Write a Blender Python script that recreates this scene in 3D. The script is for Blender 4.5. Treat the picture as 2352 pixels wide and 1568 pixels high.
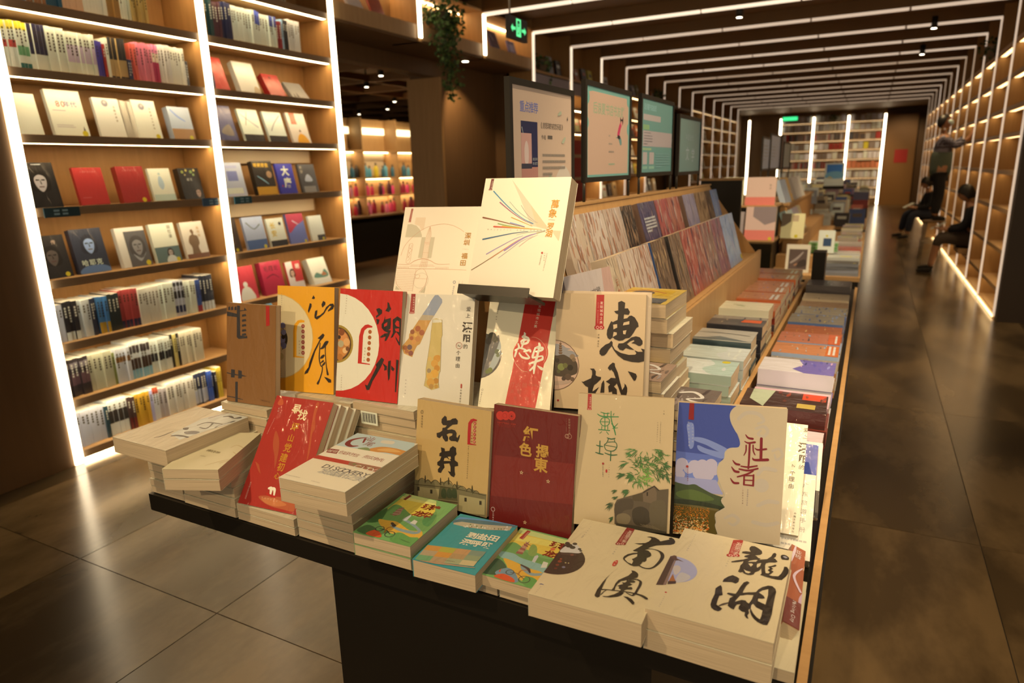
import bpy, math, random
from mathutils import Matrix, Vector
R_ = random.Random(7)
for o in list(bpy.data.objects): bpy.data.objects.remove(o)
SC = bpy.context.scene; COL = SC.collection

# ------------------------------------------------------------------ camera, world, lights, exposure
cam = bpy.data.cameras.new('camera'); co = bpy.data.objects.new('camera', cam); COL.objects.link(co)
cam.sensor_width = 36.0; cam.lens = 1545.0*36/2352; cam.clip_start = .05; cam.clip_end = 120
RM = Matrix(((0.887, -0.093, 0.452), (0.461, 0.231, -0.857), (-0.025, 0.969, 0.248)))
RM = Matrix(((0.887026, -0.092751, 0.452308), (0.461043, 0.230958, -0.856795), (-0.024995, 0.968533, 0.247628)))
co.matrix_world = Matrix.Translation((0, 0, 1.6)) @ RM.to_4x4()
cam.dof.use_dof = True; cam.dof.focus_distance = 1.62; cam.dof.aperture_fstop = 3.2
SC.camera = co
w = bpy.data.worlds.new('world'); SC.world = w; w.use_nodes = True
bg = w.node_tree.nodes['Background']; bg.inputs[0].default_value = (1.0, .74, .46, 1); bg.inputs[1].default_value = .36
SC.view_settings.view_transform = 'Standard'; SC.view_settings.look = 'None'; SC.view_settings.gamma = 1
SC.view_settings.use_curve_mapping = False; SC.view_settings.exposure = 0.45
WARM = (1.0, .67, .33)
def spot(name, loc, aim, power, size=60, blend=.6, rad=.04, col=WARM):
    l = bpy.data.lights.new(name, 'SPOT'); l.energy = power; l.spot_size = math.radians(size); l.spot_blend = blend
    l.shadow_soft_size = rad; l.color = col
    o = bpy.data.objects.new(name, l); COL.objects.link(o); o.location = loc
    o.rotation_euler = (Vector(aim)-Vector(loc)).to_track_quat('-Z', 'Y').to_euler(); return o
SPOTS = [  # (lamp place, aim, power, cone)
 ((-1.75, -.35, 3.2), (-.9, 1.25, .9), 165, 46), ((.10, -.50, 3.2), (-.45, 1.2, .9), 80, 50), ((-.5, -2.6, 3.2), (-.85, 1.3, 1.0), 215, 34),  # last entry: frontal fill added behind the camera to light the stack fronts
 ((-.35, 1.2, 3.2), (-.25, 2.6, .8), 110, 60), ((.52, 2.7, 3.2), (-.65, 2.9, 1.3), 150, 66), ((1.1, 1.0, 3.2), (.9, 2.1, 0), 240, 66), ((.52, 5.4, 3.2), (.1, 6.0, .4), 150, 66),  # the entry aimed at the aisle floor is added, unseen, to brighten it
 ((-1.5, 5.3, 3.2), (-.75, 6.6, .9), 190, 60), ((-1.5, 8.55, 3.2), (-.7, 8.9, .8), 90, 60), ((.52, 8.0, 3.2), (.2, 8.4, .3), 110, 66),
 ((.52, 10.7, 3.2), (.2, 11.0, .4), 95, 66), ((.52, 13.17, 3.2), (.75, 13.5, 1.0), 130, 66), ((-1.5, 12.0, 3.2), (-.7, 12.3, .8), 70, 60), ((-1.5, 16.0, 3.2), (-.7, 16.3, .8), 70, 60), ((.52, 17.0, 3.2), (-.1, 17.2, .5), 55, 60), ((-1.0, 20.5, 3.2), (-.6, 20.8, .8), 70, 60), ((-.6, 25.4, 3.2), (-1.0, 28, 1.0), 150, 80), ((.9, 25.8, 3.2), (.85, 28.5, 1.3), 90, 70)]  # last entry has no body: added to brighten the amber end panel

# ------------------------------------------------------------------ colour and materials
def lin(hx):
    r = []
    for i in (0, 2, 4):
        c = int(hx[i:i+2], 16)/255; r.append(c/12.92 if c <= .04045 else ((c+.055)/1.055)**2.4)
    return r
def ob(hx):   # colour of a thing seen under the warm lamps -> its own colour
    a = lin(hx); k = (1.02, .76, .45); return tuple(min(.93, max(.003, a[i]/k[i])) for i in range(3))
MATS = {}
def mat(name, col=None, rough=.5, metal=0, coat=0, attr=False, emit=None, estr=0, grain=None, bump=0, bscale=40, var=.0, spec=.5, alpha=None):
    m = bpy.data.materials.new(name); m.use_nodes = True; nt = m.node_tree; N = nt.nodes; b = N['Principled BSDF']; Lk = nt.links
    b.inputs['Roughness'].default_value = rough; b.inputs['Metallic'].default_value = metal; b.inputs['Specular IOR Level'].default_value = spec
    if coat: b.inputs['Coat Weight'].default_value = coat; b.inputs['Coat Roughness'].default_value = .08
    if emit: b.inputs['Emission Color'].default_value = (*emit, 1); b.inputs['Emission Strength'].default_value = estr
    tc = N.new('ShaderNodeTexCoord'); src = None
    if attr:
        a = N.new('ShaderNodeAttribute'); a.attribute_name = 'Col'; src = a.outputs['Color']
    if grain:     # (scale vector, strength, second colour)
        sc, st, c2 = grain
        mp = N.new('ShaderNodeMapping'); mp.inputs['Scale'].default_value = sc; Lk.new(tc.outputs['Object'], mp.inputs[0])
        nz = N.new('ShaderNodeTexNoise'); nz.inputs['Scale'].default_value = 1; nz.inputs['Detail'].default_value = 6; nz.inputs['Roughness'].default_value = .6
        Lk.new(mp.outputs[0], nz.inputs['Vector'])
        rp = N.new('ShaderNodeMapRange'); rp.inputs[1].default_value = .5-st; rp.inputs[2].default_value = .5+st; Lk.new(nz.outputs['Fac'], rp.inputs[0])
        mx = N.new('ShaderNodeMix'); mx.data_type = 'RGBA'; Lk.new(rp.outputs[0], mx.inputs[0]); mx.inputs[6].default_value = (*col, 1); mx.inputs[7].default_value = (*c2, 1)
        src = mx.outputs[2]
    if src: Lk.new(src, b.inputs['Base Color'])
    elif col: b.inputs['Base Color'].default_value = (*col, 1)
    if bump:
        nb = N.new('ShaderNodeTexNoise'); nb.inputs['Scale'].default_value = bscale; nb.inputs['Detail'].default_value = 3; Lk.new(tc.outputs['Object'], nb.inputs['Vector'])
        bp = N.new('ShaderNodeBump'); bp.inputs['Strength'].default_value = bump; bp.inputs['Distance'].default_value = .004; Lk.new(nb.outputs['Fac'], bp.inputs['Height']); Lk.new(bp.outputs[0], b.inputs['Normal'])
        if coat:
            mp2 = N.new('ShaderNodeMapping'); mp2.inputs['Scale'].default_value = (1.6, .55, 1); mp2.inputs['Rotation'].default_value = (0, 0, .5); Lk.new(tc.outputs['Object'], mp2.inputs[0])
            n2 = N.new('ShaderNodeTexNoise'); n2.inputs['Scale'].default_value = 17; n2.inputs['Detail'].default_value = 4; n2.inputs['Distortion'].default_value = 1.2; Lk.new(mp2.outputs[0], n2.inputs['Vector'])
            b2 = N.new('ShaderNodeBump'); b2.inputs['Strength'].default_value = .9; b2.inputs['Distance'].default_value = .012; Lk.new(n2.outputs['Fac'], b2.inputs['Height']); Lk.new(b2.outputs[0], b.inputs['Coat Normal'])
    MATS[name] = m; return m
OAK = mat('oak', (.52, .35, .18), .5, grain=((3, 30, 3), .25, (.43, .28, .135)))
OAKV = mat('oak_vertical', (.48, .29, .125), .5, grain=((30, 30, 2), .25, (.39, .23, .092)))
EDGE = mat('shelf_edge', (.38, .27, .17), .55, grain=((40, 4, 40), .25, (.30, .21, .13)))
LATT = mat('lattice_wood', (.36, .20, .09), .6)
WALN = mat('brown_panel', (.17, .095, .042), .55, grain=((20, 20, 1.5), .25, (.14, .078, .034)))
CEIL = mat('ceiling_brown', (.20, .11, .043), .6, grain=((2, 20, 2), .25, (.16, .088, .034)))
FLOORM = mat('floor_tile', (.125, .089, .047), .22, grain=((1.7, .8, 1), .08, (.05, .035, .018)), bump=.03, bscale=6, spec=.4)
GROUT = mat('grout', (.035, .028, .02), .8)
BLACK = mat('black_lacquer', (.008, .007, .006), .45)
BLACKM = mat('black_metal', (.012, .012, .012), .35)
STEEL = mat('steel', (.35, .33, .3), .35, metal=1)
DARKP = mat('dark_end_panel', (.045, .03, .02), .6)
PRINT = mat('printed_cover', attr=True, rough=.42, coat=.55, bump=.16, bscale=26)
MATTE = mat('matte_print', attr=True, rough=.6)
UNC = mat('uncoated_cover', attr=True, rough=.45)
WOODF = mat('back_room_floor', (.16, .09, .045), .4, grain=((1, 12, 1), .3, (.12, .065, .03)))
GREEN = mat('leaf', attr=True, rough=.5)
CLOTH = mat('cloth', attr=True, rough=.9)
SKIN = mat('skin', (.42, .22, .13), .55)
HAIR = mat('hair', (.008, .007, .007), .45)
def led(name, s, col=(1, .90, .74)): return mat(name, (.8, .8, .8), .5, emit=col, estr=s)
LEDA = led('led_bright', 7, (1, .80, .52)); LEDB = led('led_mid', .85, (1, .80, .58)); LEDC = led('led_soft', .42, (1, .76, .56)); LEDD = led('led_dim', .24, (1, .70, .46))
SHL = led('shelf_led', 16, (1, .68, .33)); SHLD = led('shelf_led_soft', 8.0, (1, .64, .28)); SHLR = led('shelf_led_right', 2.8, (1, .64, .28)); SHLF = led('shelf_led_far', 1.6, (1, .66, .32)); SPOTG = led('lamp_glow', 10, (1, .85, .6)); GRN = led('exit_green', 1.1, (.02, .75, .24))
def pages_mat():
    m = bpy.data.materials.new('paper_pages'); m.use_nodes = True; nt = m.node_tree; N = nt.nodes; b = N['Principled BSDF']; b.inputs['Roughness'].default_value = .8
    tc = N.new('ShaderNodeTexCoord'); mp = N.new('ShaderNodeMapping'); mp.inputs['Scale'].default_value = (6, 6, 1400); nz = N.new('ShaderNodeTexNoise'); nz.inputs['Scale'].default_value = 1; nz.inputs['Detail'].default_value = 2
    rp = N.new('ShaderNodeMapRange'); rp.inputs[1].default_value = .3; rp.inputs[2].default_value = .7
    mx = N.new('ShaderNodeMix'); mx.data_type = 'RGBA'; mx.inputs[6].default_value = (.44, .38, .29, 1); mx.inputs[7].default_value = (.66, .59, .47, 1)
    L = nt.links; L.new(tc.outputs['Object'], mp.inputs[0]); L.new(mp.outputs[0], nz.inputs['Vector']); L.new(nz.outputs['Fac'], rp.inputs[0]); L.new(rp.outputs[0], mx.inputs[0]); L.new(mx.outputs[2], b.inputs['Base Color'])
    return m
PAGES = pages_mat()

# ------------------------------------------------------------------ mesh builder and tagging
class MB:
    def __init__(s): s.v = []; s.f = []; s.c = []; s.m = []; s.sm = []
    def face(s, pts, c=(.5, .5, .5), m=0, smooth=False):
        n = len(s.v); s.v += [tuple(p) for p in pts]; s.f.append(tuple(range(n, n+len(pts)))); s.c.append(c); s.m.append(m); s.sm.append(smooth)
    def box(s, x0, x1, y0, y1, z0, z1, c=(.5, .5, .5), m=0, skip='', M=None, cs=None):
        P = [(x0, y0, z0), (x1, y0, z0), (x1, y1, z0), (x0, y1, z0), (x0, y0, z1), (x1, y0, z1), (x1, y1, z1), (x0, y1, z1)]
        if M: P = [M @ Vector(p) for p in P]
        n = len(s.v); s.v += [tuple(p) for p in P]
        for k, q in (('b', (0, 3, 2, 1)), ('t', (4, 5, 6, 7)), ('s', (0, 1, 5, 4)), ('n', (2, 3, 7, 6)), ('w', (3, 0, 4, 7)), ('e', (1, 2, 6, 5))):
            if k in skip: continue
            s.f.append(tuple(n+i for i in q)); s.c.append(cs.get(k, c) if cs else c); s.m.append(m); s.sm.append(False)
        return s
    def tube(s, pts, r, n=8, c=(.5, .5, .5), m=0, caps=True):
        pts = [Vector(p) for p in pts]; rs = r if isinstance(r, (list, tuple)) else [r]*len(pts); rings = []
        for i, p in enumerate(pts):
            d = (pts[min(i+1, len(pts)-1)]-pts[max(i-1, 0)]).normalized(); a = d.orthogonal().normalized() if i == 0 else (rings[-1][1]-d*rings[-1][1].dot(d)).normalized(); b = d.cross(a)
            k = len(s.v); s.v += [tuple(p+(a*math.cos(2*math.pi*j/n)+b*math.sin(2*math.pi*j/n))*rs[i]) for j in range(n)]; rings.append((k, a))
        for i in range(len(pts)-1):
            for j in range(n):
                a, b = rings[i][0], rings[i+1][0]; s.f.append((a+j, a+(j+1) % n, b+(j+1) % n, b+j)); s.c.append(c); s.m.append(m); s.sm.append(True)
        if caps:
            for k, rv in ((rings[0][0], 1), (rings[-1][0], 0)):
                q = tuple(range(k, k+n)); s.f.append(q[::-1] if rv else q); s.c.append(c); s.m.append(m); s.sm.append(False)
        return s
    def lathe(s, prof, cx=0, cy=0, n=14, c=(.5, .5, .5), m=0, cols=None):
        k = len(s.v)
        for r, z in prof: s.v += [(cx+r*math.cos(2*math.pi*j/n), cy+r*math.sin(2*math.pi*j/n), z) for j in range(n)]
        for i in range(len(prof)-1):
            for j in range(n):
                s.f.append((k+i*n+j, k+i*n+(j+1) % n, k+(i+1)*n+(j+1) % n, k+(i+1)*n+j)); s.c.append(cols[i] if cols else c); s.m.append(m); s.sm.append(True)
        s.f.append(tuple(range(k, k+n))[::-1]); s.c.append(cols[0] if cols else c); s.m.append(m); s.sm.append(False)
        q = k+(len(prof)-1)*n; s.f.append(tuple(range(q, q+n))); s.c.append(cols[-1] if cols else c); s.m.append(m); s.sm.append(False)
        return s
    def mesh(s, name, mats):
        me = bpy.data.meshes.new(name); me.from_pydata(s.v, [], s.f)
        for m in (mats if isinstance(mats, (list, tuple)) else [mats]): me.materials.append(m)
        me.polygons.foreach_set('material_index', s.m); me.polygons.foreach_set('use_smooth', s.sm)
        at = me.color_attributes.new('Col', 'FLOAT_COLOR', 'CORNER'); buf = []
        for f, c in zip(s.f, s.c):
            buf += [c[0], c[1], c[2], 1.0]*len(f)
        at.data.foreach_set('color', buf); me.update(); return me
    def build(s, name, mats, parent=None, M=None): return link(name, s.mesh(name, mats), parent, M)
def link(name, me, parent=None, M=None):
    o = bpy.data.objects.new(name, me); COL.objects.link(o)
    if parent: o.parent = parent
    if M is not None: o.matrix_local = M
    return o
LABELS = {}
def tag(o, label, cat, group=None, kind=None):
    if label in LABELS and not (group and LABELS[label] == group): print('DUPLABEL', label)
    LABELS[label] = group
    o['label'] = label; o['category'] = cat
    if group: o['group'] = group
    if kind: o['kind'] = kind
    return o
def thing(name, label, cat, loc=(0, 0, 0), group=None, M=None):
    o = bpy.data.objects.new(name, None); COL.objects.link(o); o.empty_display_size = .05
    o.matrix_world = M if M is not None else Matrix.Translation(loc)
    return tag(o, label, cat, group)
def struct(o): o['kind'] = 'structure'; return o
def bx(name, m, b, parent=None, c=(.5, .5, .5)): return MB().box(*b, c=c).build(name, m, parent)
ORD = 'first second third fourth fifth sixth seventh eighth ninth tenth eleventh twelfth thirteenth fourteenth fifteenth sixteenth seventeenth eighteenth nineteenth twentieth'.split()
def ordn(i):
    if i < 20: return ORD[i]
    t = ['twenty', 'thirty', 'forty'][(i+1)//10-2]; u = (i+1) % 10
    return (t+'-'+ORD[u-1]) if u else {'twenty': 'twentieth', 'thirty': 'thirtieth', 'forty': 'fortieth'}[t]

# ------------------------------------------------------------------ printing on covers
GL = {}
def glyph(ch, bold=0):
    k = (ch, bold)
    if k not in GL:
        c = bpy.data.curves.new('g', 'FONT'); c.body = ch; c.resolution_u = 2; c.offset = bold
        o = bpy.data.objects.new('g', c); me = bpy.data.meshes.new_from_object(o)
        vs = [(v.co.x, v.co.y) for v in me.vertices]; fs = [tuple(p.vertices) for p in me.polygons]
        if vs:
            cx = (min(v[0] for v in vs)+max(v[0] for v in vs))/2; cy = .385 if ord(ch) > 255 else .34
            vs = [(x-cx, y-cy) for x, y in vs]
        GL[k] = (vs, fs); bpy.data.objects.remove(o); bpy.data.curves.remove(c); bpy.data.meshes.remove(me)
    return GL[k]
def crom(P, n, closed):
    out = []; N = len(P); rng = range(N) if closed else range(N-1)
    for i in rng:
        p = [P[(i+k) % N] if closed else P[min(max(i+k, 0), N-1)] for k in (-1, 0, 1, 2)]
        for j in range(n):
            t = j/n; out.append(tuple(.5*(2*b+(c-a)*t+(2*a-5*b+4*c-d)*t*t+(3*b-a-3*c+d)*t**3) for a, b, c, d in zip(*p)))
    if not closed: out.append(P[-1])
    return out
def clip(P, w, h):
    for ax, lim, sg in ((0, 0, 1), (0, w, -1), (1, 0, 1), (1, h, -1)):
        Q = []
        for i in range(len(P)):
            a, b = P[i-1], P[i]; da, db = (a[ax]-lim)*sg, (b[ax]-lim)*sg
            if (da >= 0) != (db >= 0):
                t = da/(da-db); Q.append((a[0]+(b[0]-a[0])*t, a[1]+(b[1]-a[1])*t))
            if db >= 0: Q.append(b)
        P = Q
        if len(P) < 3: return []
    return P
def draw(mb, prims, w, h, base, z=.00025, obs=True, m=0):   # w, h and prims in mm; writes metres into mb
    rr = random.Random(3); CC = ob if obs else (lambda x: tuple(lin(x)))
    st = .000016
    def poly(P, c):
        nonlocal z
        P = clip(P, w, h)
        if P:
            a = sum(P[i-1][0]*P[i][1]-P[i][0]*P[i-1][1] for i in range(len(P)))
            if a < 0: P = P[::-1]
            mb.face([(x/1000, y/1000, z) for x, y in P], c, m)
    for p in prims:
        k = p[0]; c = base if p[1] == 'BASE' else (CC(p[1]) if p[1] else base); z += st
        if k == 'p': poly(crom(p[2], 4, True) if p[3] else list(p[2]), c)
        elif k == 'r': x, y, x2, y2 = p[2]; poly([(x, y), (x2, y), (x2, y2), (x, y2)], c)
        elif k == 's':
            Q = crom(p[2], 6, False) if len(p[2]) > 2 else list(p[2]); A = []; B = []
            for i, q in enumerate(Q):
                a = Q[max(i-1, 0)]; b = Q[min(i+1, len(Q)-1)]; dx, dy = b[0]-a[0], b[1]-a[1]; l = math.hypot(dx, dy) or 1; r = max(.1, q[2]/2)
                A.append((q[0]-dy/l*r, q[1]+dx/l*r)); B.append((q[0]+dy/l*r, q[1]-dx/l*r))
            for i in range(len(Q)-1): poly([A[i], B[i], B[i+1], A[i+1]], c)
            for q in (Q[0], Q[-1]):
                if q[2] > 1.5: z += st*.2; poly([(q[0]+q[2]/2*math.cos(t*.7854), q[1]+q[2]/2*math.sin(t*.7854)) for t in range(8)], c)
        elif k == 'c': poly([(p[2][0]+p[3]*math.cos(t*math.pi/16), p[2][1]+p[3]*math.sin(t*math.pi/16)) for t in range(32)], c)
        elif k == 'o':
            n = 28; x, y = p[2]; r0, r1 = p[3]-p[4]/2, p[3]+p[4]/2
            for t in range(n):
                a, b = 2*math.pi*t/n, 2*math.pi*(t+1)/n
                poly([(x+r0*math.cos(a), y+r0*math.sin(a)), (x+r1*math.cos(a), y+r1*math.sin(a)), (x+r1*math.cos(b), y+r1*math.sin(b)), (x+r0*math.cos(b), y+r0*math.sin(b))], c)
        elif k == '*':
            x, y = p[2]; r = p[3]; S = [(x+(r if t % 2 == 0 else r*.42)*math.sin(t*math.pi/5), y+(r if t % 2 == 0 else r*.42)*math.cos(t*math.pi/5)) for t in range(10)]
            poly(S, c); z += st; poly([(x+(a-x)*.5, y+(b-y)*.5) for a, b in S], base)
        elif k == 't':
            _, _, txt, (x, y), (dx, dy), sz, bold, rot = p; ca, sa = math.cos(math.radians(rot)), math.sin(math.radians(rot))
            for i, ch in enumerate(txt):
                vs, fs = glyph(ch, bold); px, py = x+dx*i, y+dy*i
                if not vs or not (-sz < px < w+sz and -sz*.4 < py < h+sz*.4): continue
                n = len(mb.v); mb.v += [((min(max(px+(a*ca-b*sa)*sz, 0), w))/1000, (min(max(py+(a*sa+b*ca)*sz, 0), h))/1000, z) for a, b in vs]
                for f in fs: mb.f.append(tuple(n+j for j in f)); mb.c.append(c); mb.m.append(m); mb.sm.append(False)
        elif k == 'l':
            (x, y), n, l, d, sp = p[2:]
            for i in range(n):
                a = math.radians(d+rr.uniform(-sp/2, sp/2)); L = l*rr.uniform(.6, 1.1); q = .7 if sp > 130 else .15
                bx_, by_ = x+rr.gauss(0, l*q*.6), y+rr.gauss(0, l*q*.5); t = rr.uniform(.6, 1.25); cc = tuple(min(1, e*t) for e in c)
                ex, ey = bx_+L*math.cos(a), by_+L*math.sin(a)-L*.18; mx_, my_ = (bx_+ex)/2, (by_+ey)/2+L*.08; wd = 1.0
                nx, ny = -math.sin(a)*wd, math.cos(a)*wd; z += st*.1
                poly([(bx_, by_), (mx_+nx, my_+ny), (ex, ey), (mx_-nx, my_-ny)], cc)
        elif k == 'f':     # a field of lilies over the lower left of the cover
            x, y = p[2]
            for i in range(900):
                t = rr.random(); yy = y-3-t*(y-2); s = 1.0+3.4*t*t; xx = rr.uniform(-3, 76)
                cc = rr.choice([(.85, .22, .02), (.8, .3, .03), (.9, .4, .05)]) if t < .33 else rr.choice([(.75, .62, .35), (.8, .7, .45), (.8, .45, .12), (.75, .16, .02), (.05, .05, .01), (.12, .07, .01), (.8, .72, .5)])
                z += st*.02; ph = rr.random()*6
                poly([(xx+s*(1 if j % 2 else .4)*math.cos(ph+j*.785), yy+s*(.8 if j % 2 else .32)*math.sin(ph+j*.785)) for j in range(8)], cc)

# ------------------------------------------------------------------ books
def basis(o, u, v):
    u = Vector(u).normalized(); v = Vector(v).normalized(); n = u.cross(v)
    return Matrix(((u.x, v.x, n.x, o[0]), (u.y, v.y, n.y, o[1]), (u.z, v.z, n.z, o[2]), (0, 0, 0, 1)))
def place(x, y, z, yaw, lean):   # lower left corner of the front cover, turn and lean back (radians)
    u = Vector((math.cos(yaw), math.sin(yaw), 0)); nh = Vector((math.sin(yaw), -math.cos(yaw), 0)); v = Vector((0, 0, math.cos(lean)))-nh*math.sin(lean)
    return basis((x, y, z), u, v)
CM = {}
def covermesh(w, h, t, cf, cs, cb, hard, mm):
    k = ('c', round(w, 3), round(h, 3), round(t, 3), cf, cs, cb, hard, mm.name)
    if k not in CM:
        e = .0026 if hard else .0011; b = MB()
        b.box(0, w, 0, h, -e, 0, cf); b.box(0, w, 0 if hard else .0035, h, -t, -t+e, cb)  # paperback back board set in so a shaded seam shows under each book
        b.box(0, e, 0, h, -t+e, -e, cs, skip='tb'); CM[k] = b.mesh('cover', mm)
    return CM[k]
def pagemesh(w, h, t, hard):
    k = ('p', round(w, 3), round(h, 3), round(t, 3), hard)
    if k not in CM:
        e = .0026 if hard else .0011; i = .004 if hard else .0006; b = MB()
        # fore edge slightly hollow, the block a touch uneven like bound signatures
        b.box(e, w-i, i, h-i, -t+e, -e); CM[k] = b.mesh('page_block', PAGES)
    return CM[k]
def book(label, M, w, h, t, cover='e9d9b4', art=None, spine=None, back=None, hard=False, group=None, name='book', mat_=None):
    cf = ob(cover); cs = ob(spine) if spine else cf; cb = ob(back) if back else cf
    r = thing(name, label, 'book', group=group, M=M)
    link('cover', covermesh(w, h, t, cf, cs, cb, hard, mat_ or PRINT), r); link('page_block', pagemesh(w, h, t, hard), r)
    if art:
        b = MB(); draw(b, art, w*1000, h*1000, cf)
        if b.f: b.build('cover_print', mat_ or PRINT, r)
    return r
def stack(labelf, x, y, z, w, h, ts, covers, yaw=0, jit=.004, turned=False, group=None, top_art=None, hard=False, spines=None):
    # books lying flat, bottom to top; turned = spine towards the reader
    for i, t in enumerate(ts):
        z += t; a = yaw+R_.uniform(-.012, .012); jx, jy = R_.uniform(-jit, jit), R_.uniform(-jit, jit)
        if turned: M = basis((x+h+jx, y+jy, z), (math.sin(-a), math.cos(a), 0), (-math.cos(a), math.sin(-a), 0))
        else: M = basis((x+jx, y+jy, z), (math.cos(a), math.sin(a), 0), (-math.sin(a), math.cos(a), 0))
        c = covers[i % len(covers)]
        book(labelf(i, len(ts)), M, w, h, t-.0009, c, art=(top_art if i == len(ts)-1 else None), spine=(spines[i % len(spines)] if spines else None), hard=hard, group=group)
    return z
# ================================================================== THE SETTING
XL, XR = -3.94, 1.237
YK = lambda k: 2.03+1.24*k
grout = struct(bx('floor', GROUT, (-4.7, 2.4, -2.2, 29.4, -.06, -.004)))
tb = MB(); tb.box(-.432, .432, -.868, .868, -.02, 0); TM = tb.mesh('tile', FLOORM); TILE_T = [TM]
for i in range(8):
    for j in range(18):
        o = link('tile', TM, grout); o.location = (.555-.868*5.5+.868*i, 1.43+1.74*(j-1.5), 0)
        o.rotation_euler = (0, 0, math.pi if (i*7+j*3) % 2 else 0)
struct(bx('floor_back_room', WOODF, (-13.5, -4.7, 2.0, 19, -.06, 0)))
struct(bx('ceiling', CEIL, (-4.9, 2.6, -3, 29.4, 3.40, 3.5)))
struct(bx('wall_left', WALN, (-4.4, XL, -3, 2.0, 0, 3.4)))
er = struct(bx('wall_right', DARKP, (XR, 2.3, 8.06, 8.2, 0, 3.4)))
struct(bx('wall_end', WALN, (-6.5, 2.6, 28.95, 29.2, 0, 3.4)))
struct(bx('wall_far_right', WALN, (1.75, 1.9, 8.2, 29.2, 0, 3.4)))
struct(bx('wall_far_left', WALN, (-4.9, -4.75, 18.2, 29.2, 0, 3.4)))
struct(bx('wall_behind_shelves', WALN, (-4.5, -4.32, 2.0, 4.5, 0, 3.4)))
# recessed opening, its header and column
struct(bx('trim_soffit', WALN, (-4.72, XL-.02, 4.53, 8.19, 2.80, 2.86)))
hd = struct(bx('trim_header', WALN, (-4.66, -4.50, 4.53, 6.9, 2.64, 2.80)))
cw = struct(bx('wall_column', WALN, (-4.9, -4.50, 6.90, 8.2, 0, 2.80))); bx('door_edge', OAKV, (-4.92, -4.47, 6.86, 6.90, 0, 2.64), cw)
struct(bx('wall_back_of_bays', WALN, (-4.5, -4.34, 8.2, 14.4, 0, 3.4)))
struct(bx('trim_soffit_far', WALN, (-4.72, XL-.02, 14.45, 16.88, 2.80, 2.86)))
struct(bx('wall_recess_far', WALN, (-4.75, -4.55, 14.4, 16.9, 0, 2.80)))
struct(bx('wall_back_of_far_bays', WALN, (-4.5, -4.34, 16.9, 23.2, 0, 3.4)))
dl = thing('downlight', 'small recessed downlight in the brown soffit above the column', 'light', (-4.2, 7.0, 2.80))
MB().lathe([(.05, -.006), (.055, 0)], n=16).build('ring', STEEL, dl); MB().lathe([(.036, -.008), (.036, -.004)], n=14).build('lens', SPOTG, dl)
spot('column_wash', (-4.2, 7.0, 2.78), (-4.5, 7.5, 1.7), 45, 75)
spot('recess_wash', (-4.2, 15.6, 2.78), (-4.5, 15.6, 1.2), 14, 80)
# portal frames with their light strips
for k in range(0, 18):
    y = YK(k); E = bpy.data.objects.new('trim_%d' % (k+1), None); COL.objects.link(E); E.location = (0, y, 0); struct(E)
    lg = LEDA if k <= 2 else (LEDB if k <= 6 else LEDC)
    full = k in (0, 1, 2) or k >= 12; zlo = 0 if full else (2.83 if k in (3, 4, 10, 11) else 1.08)
    if k not in (3, 4, 10, 11):
        bx('upright', OAKV, (XL-.33, XL, -.028, .028, 0, 3.4), E)
    else: bx('upright', OAKV, (XL-.33, XL, -.028, .028, 2.80, 3.4), E)
    g = LEDA if k in (0, 1, 2, 3, 4) else (LEDB if k in (5, 6, 7) else LEDC)
    MB().box(XL, XL+.014, -.024, .024, zlo+.005, 3.25).build('led_tube', g, E)
    if k >= 2:
        bx('beam', CEIL, (XL, XR, -.03, .03, 3.262, 3.42), E)
        n = 5; L = (XR-XL)/n
        for i in range(n): MB().box(XL+.014+L*i+.004, XL+L*(i+1)-.004, -.026, .022, 3.234, 3.262).build('led_tube', LEDB if k < 6 else (LEDC if k < 10 else LEDD), E)
    if k >= 5:
        bx('upright', OAKV, (XR, XR+.30, -.028, .028, 0, 3.4), E)
        g = LEDC if k in (5, 6, 7, 8, 11, 14) else LEDD
        MB().box(XR-.014, XR, -.024, .024, .03, 3.25).build('led_tube', g, E)

# ------------------------------------------------------------------ bookcases
def bay(label, k, zs, side=-1, lights=True, back=OAKV, depth=.31, shm=None, x=None, board=.042, edge=True, zt=3.4, zb=0):
    y0, y1 = YK(k)+.03, YK(k+1)-.03
    xf = (XL if side < 0 else XR); xb = xf+side*depth
    t = thing('bookcase', label, 'bookcase', (0, y0, 0)); D = y1-y0
    if k == 7 and side > 0: zs = [z for z in zs if not .5 < z < 1.4]
    a, b = sorted((xb, xb+side*.02)); bx('back_panel', back, (a, b, 0, D, zb, zt), t)
    a, b = sorted((xf, xb))
    for z in zs:
        s = bx('shelf_board', OAK, (a+.02 if side < 0 else a, b-.012 if side < 0 else b, 0, D, z-board, z), t)
        e = (b-.012, b) if side < 0 else (a-.001, a+.012)
        bx('shelf_edge', EDGE if edge else OAK, (e[0], e[1], -.01, D+.01, z-board-.001, z+.002), s)
        if lights:
            q = (b-.05, b-.014) if side < 0 else (a+.03, a+.085)
            MB().box(q[0], q[1], .01, D-.01, z-board-.0015, z-board-.0003).build('shelf_light', shm or SHL, s)
    return t
ZL = [2.83, 2.50, 2.17, 1.84, 1.46, 1.07, .71, .38, .07]
bay('tall lit oak bookcase beside the plain brown wall, spines and face-out books', 0, ZL)
bay('tall lit oak bookcase beside the open doorway, mostly face-out books', 1, ZL)
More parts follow.
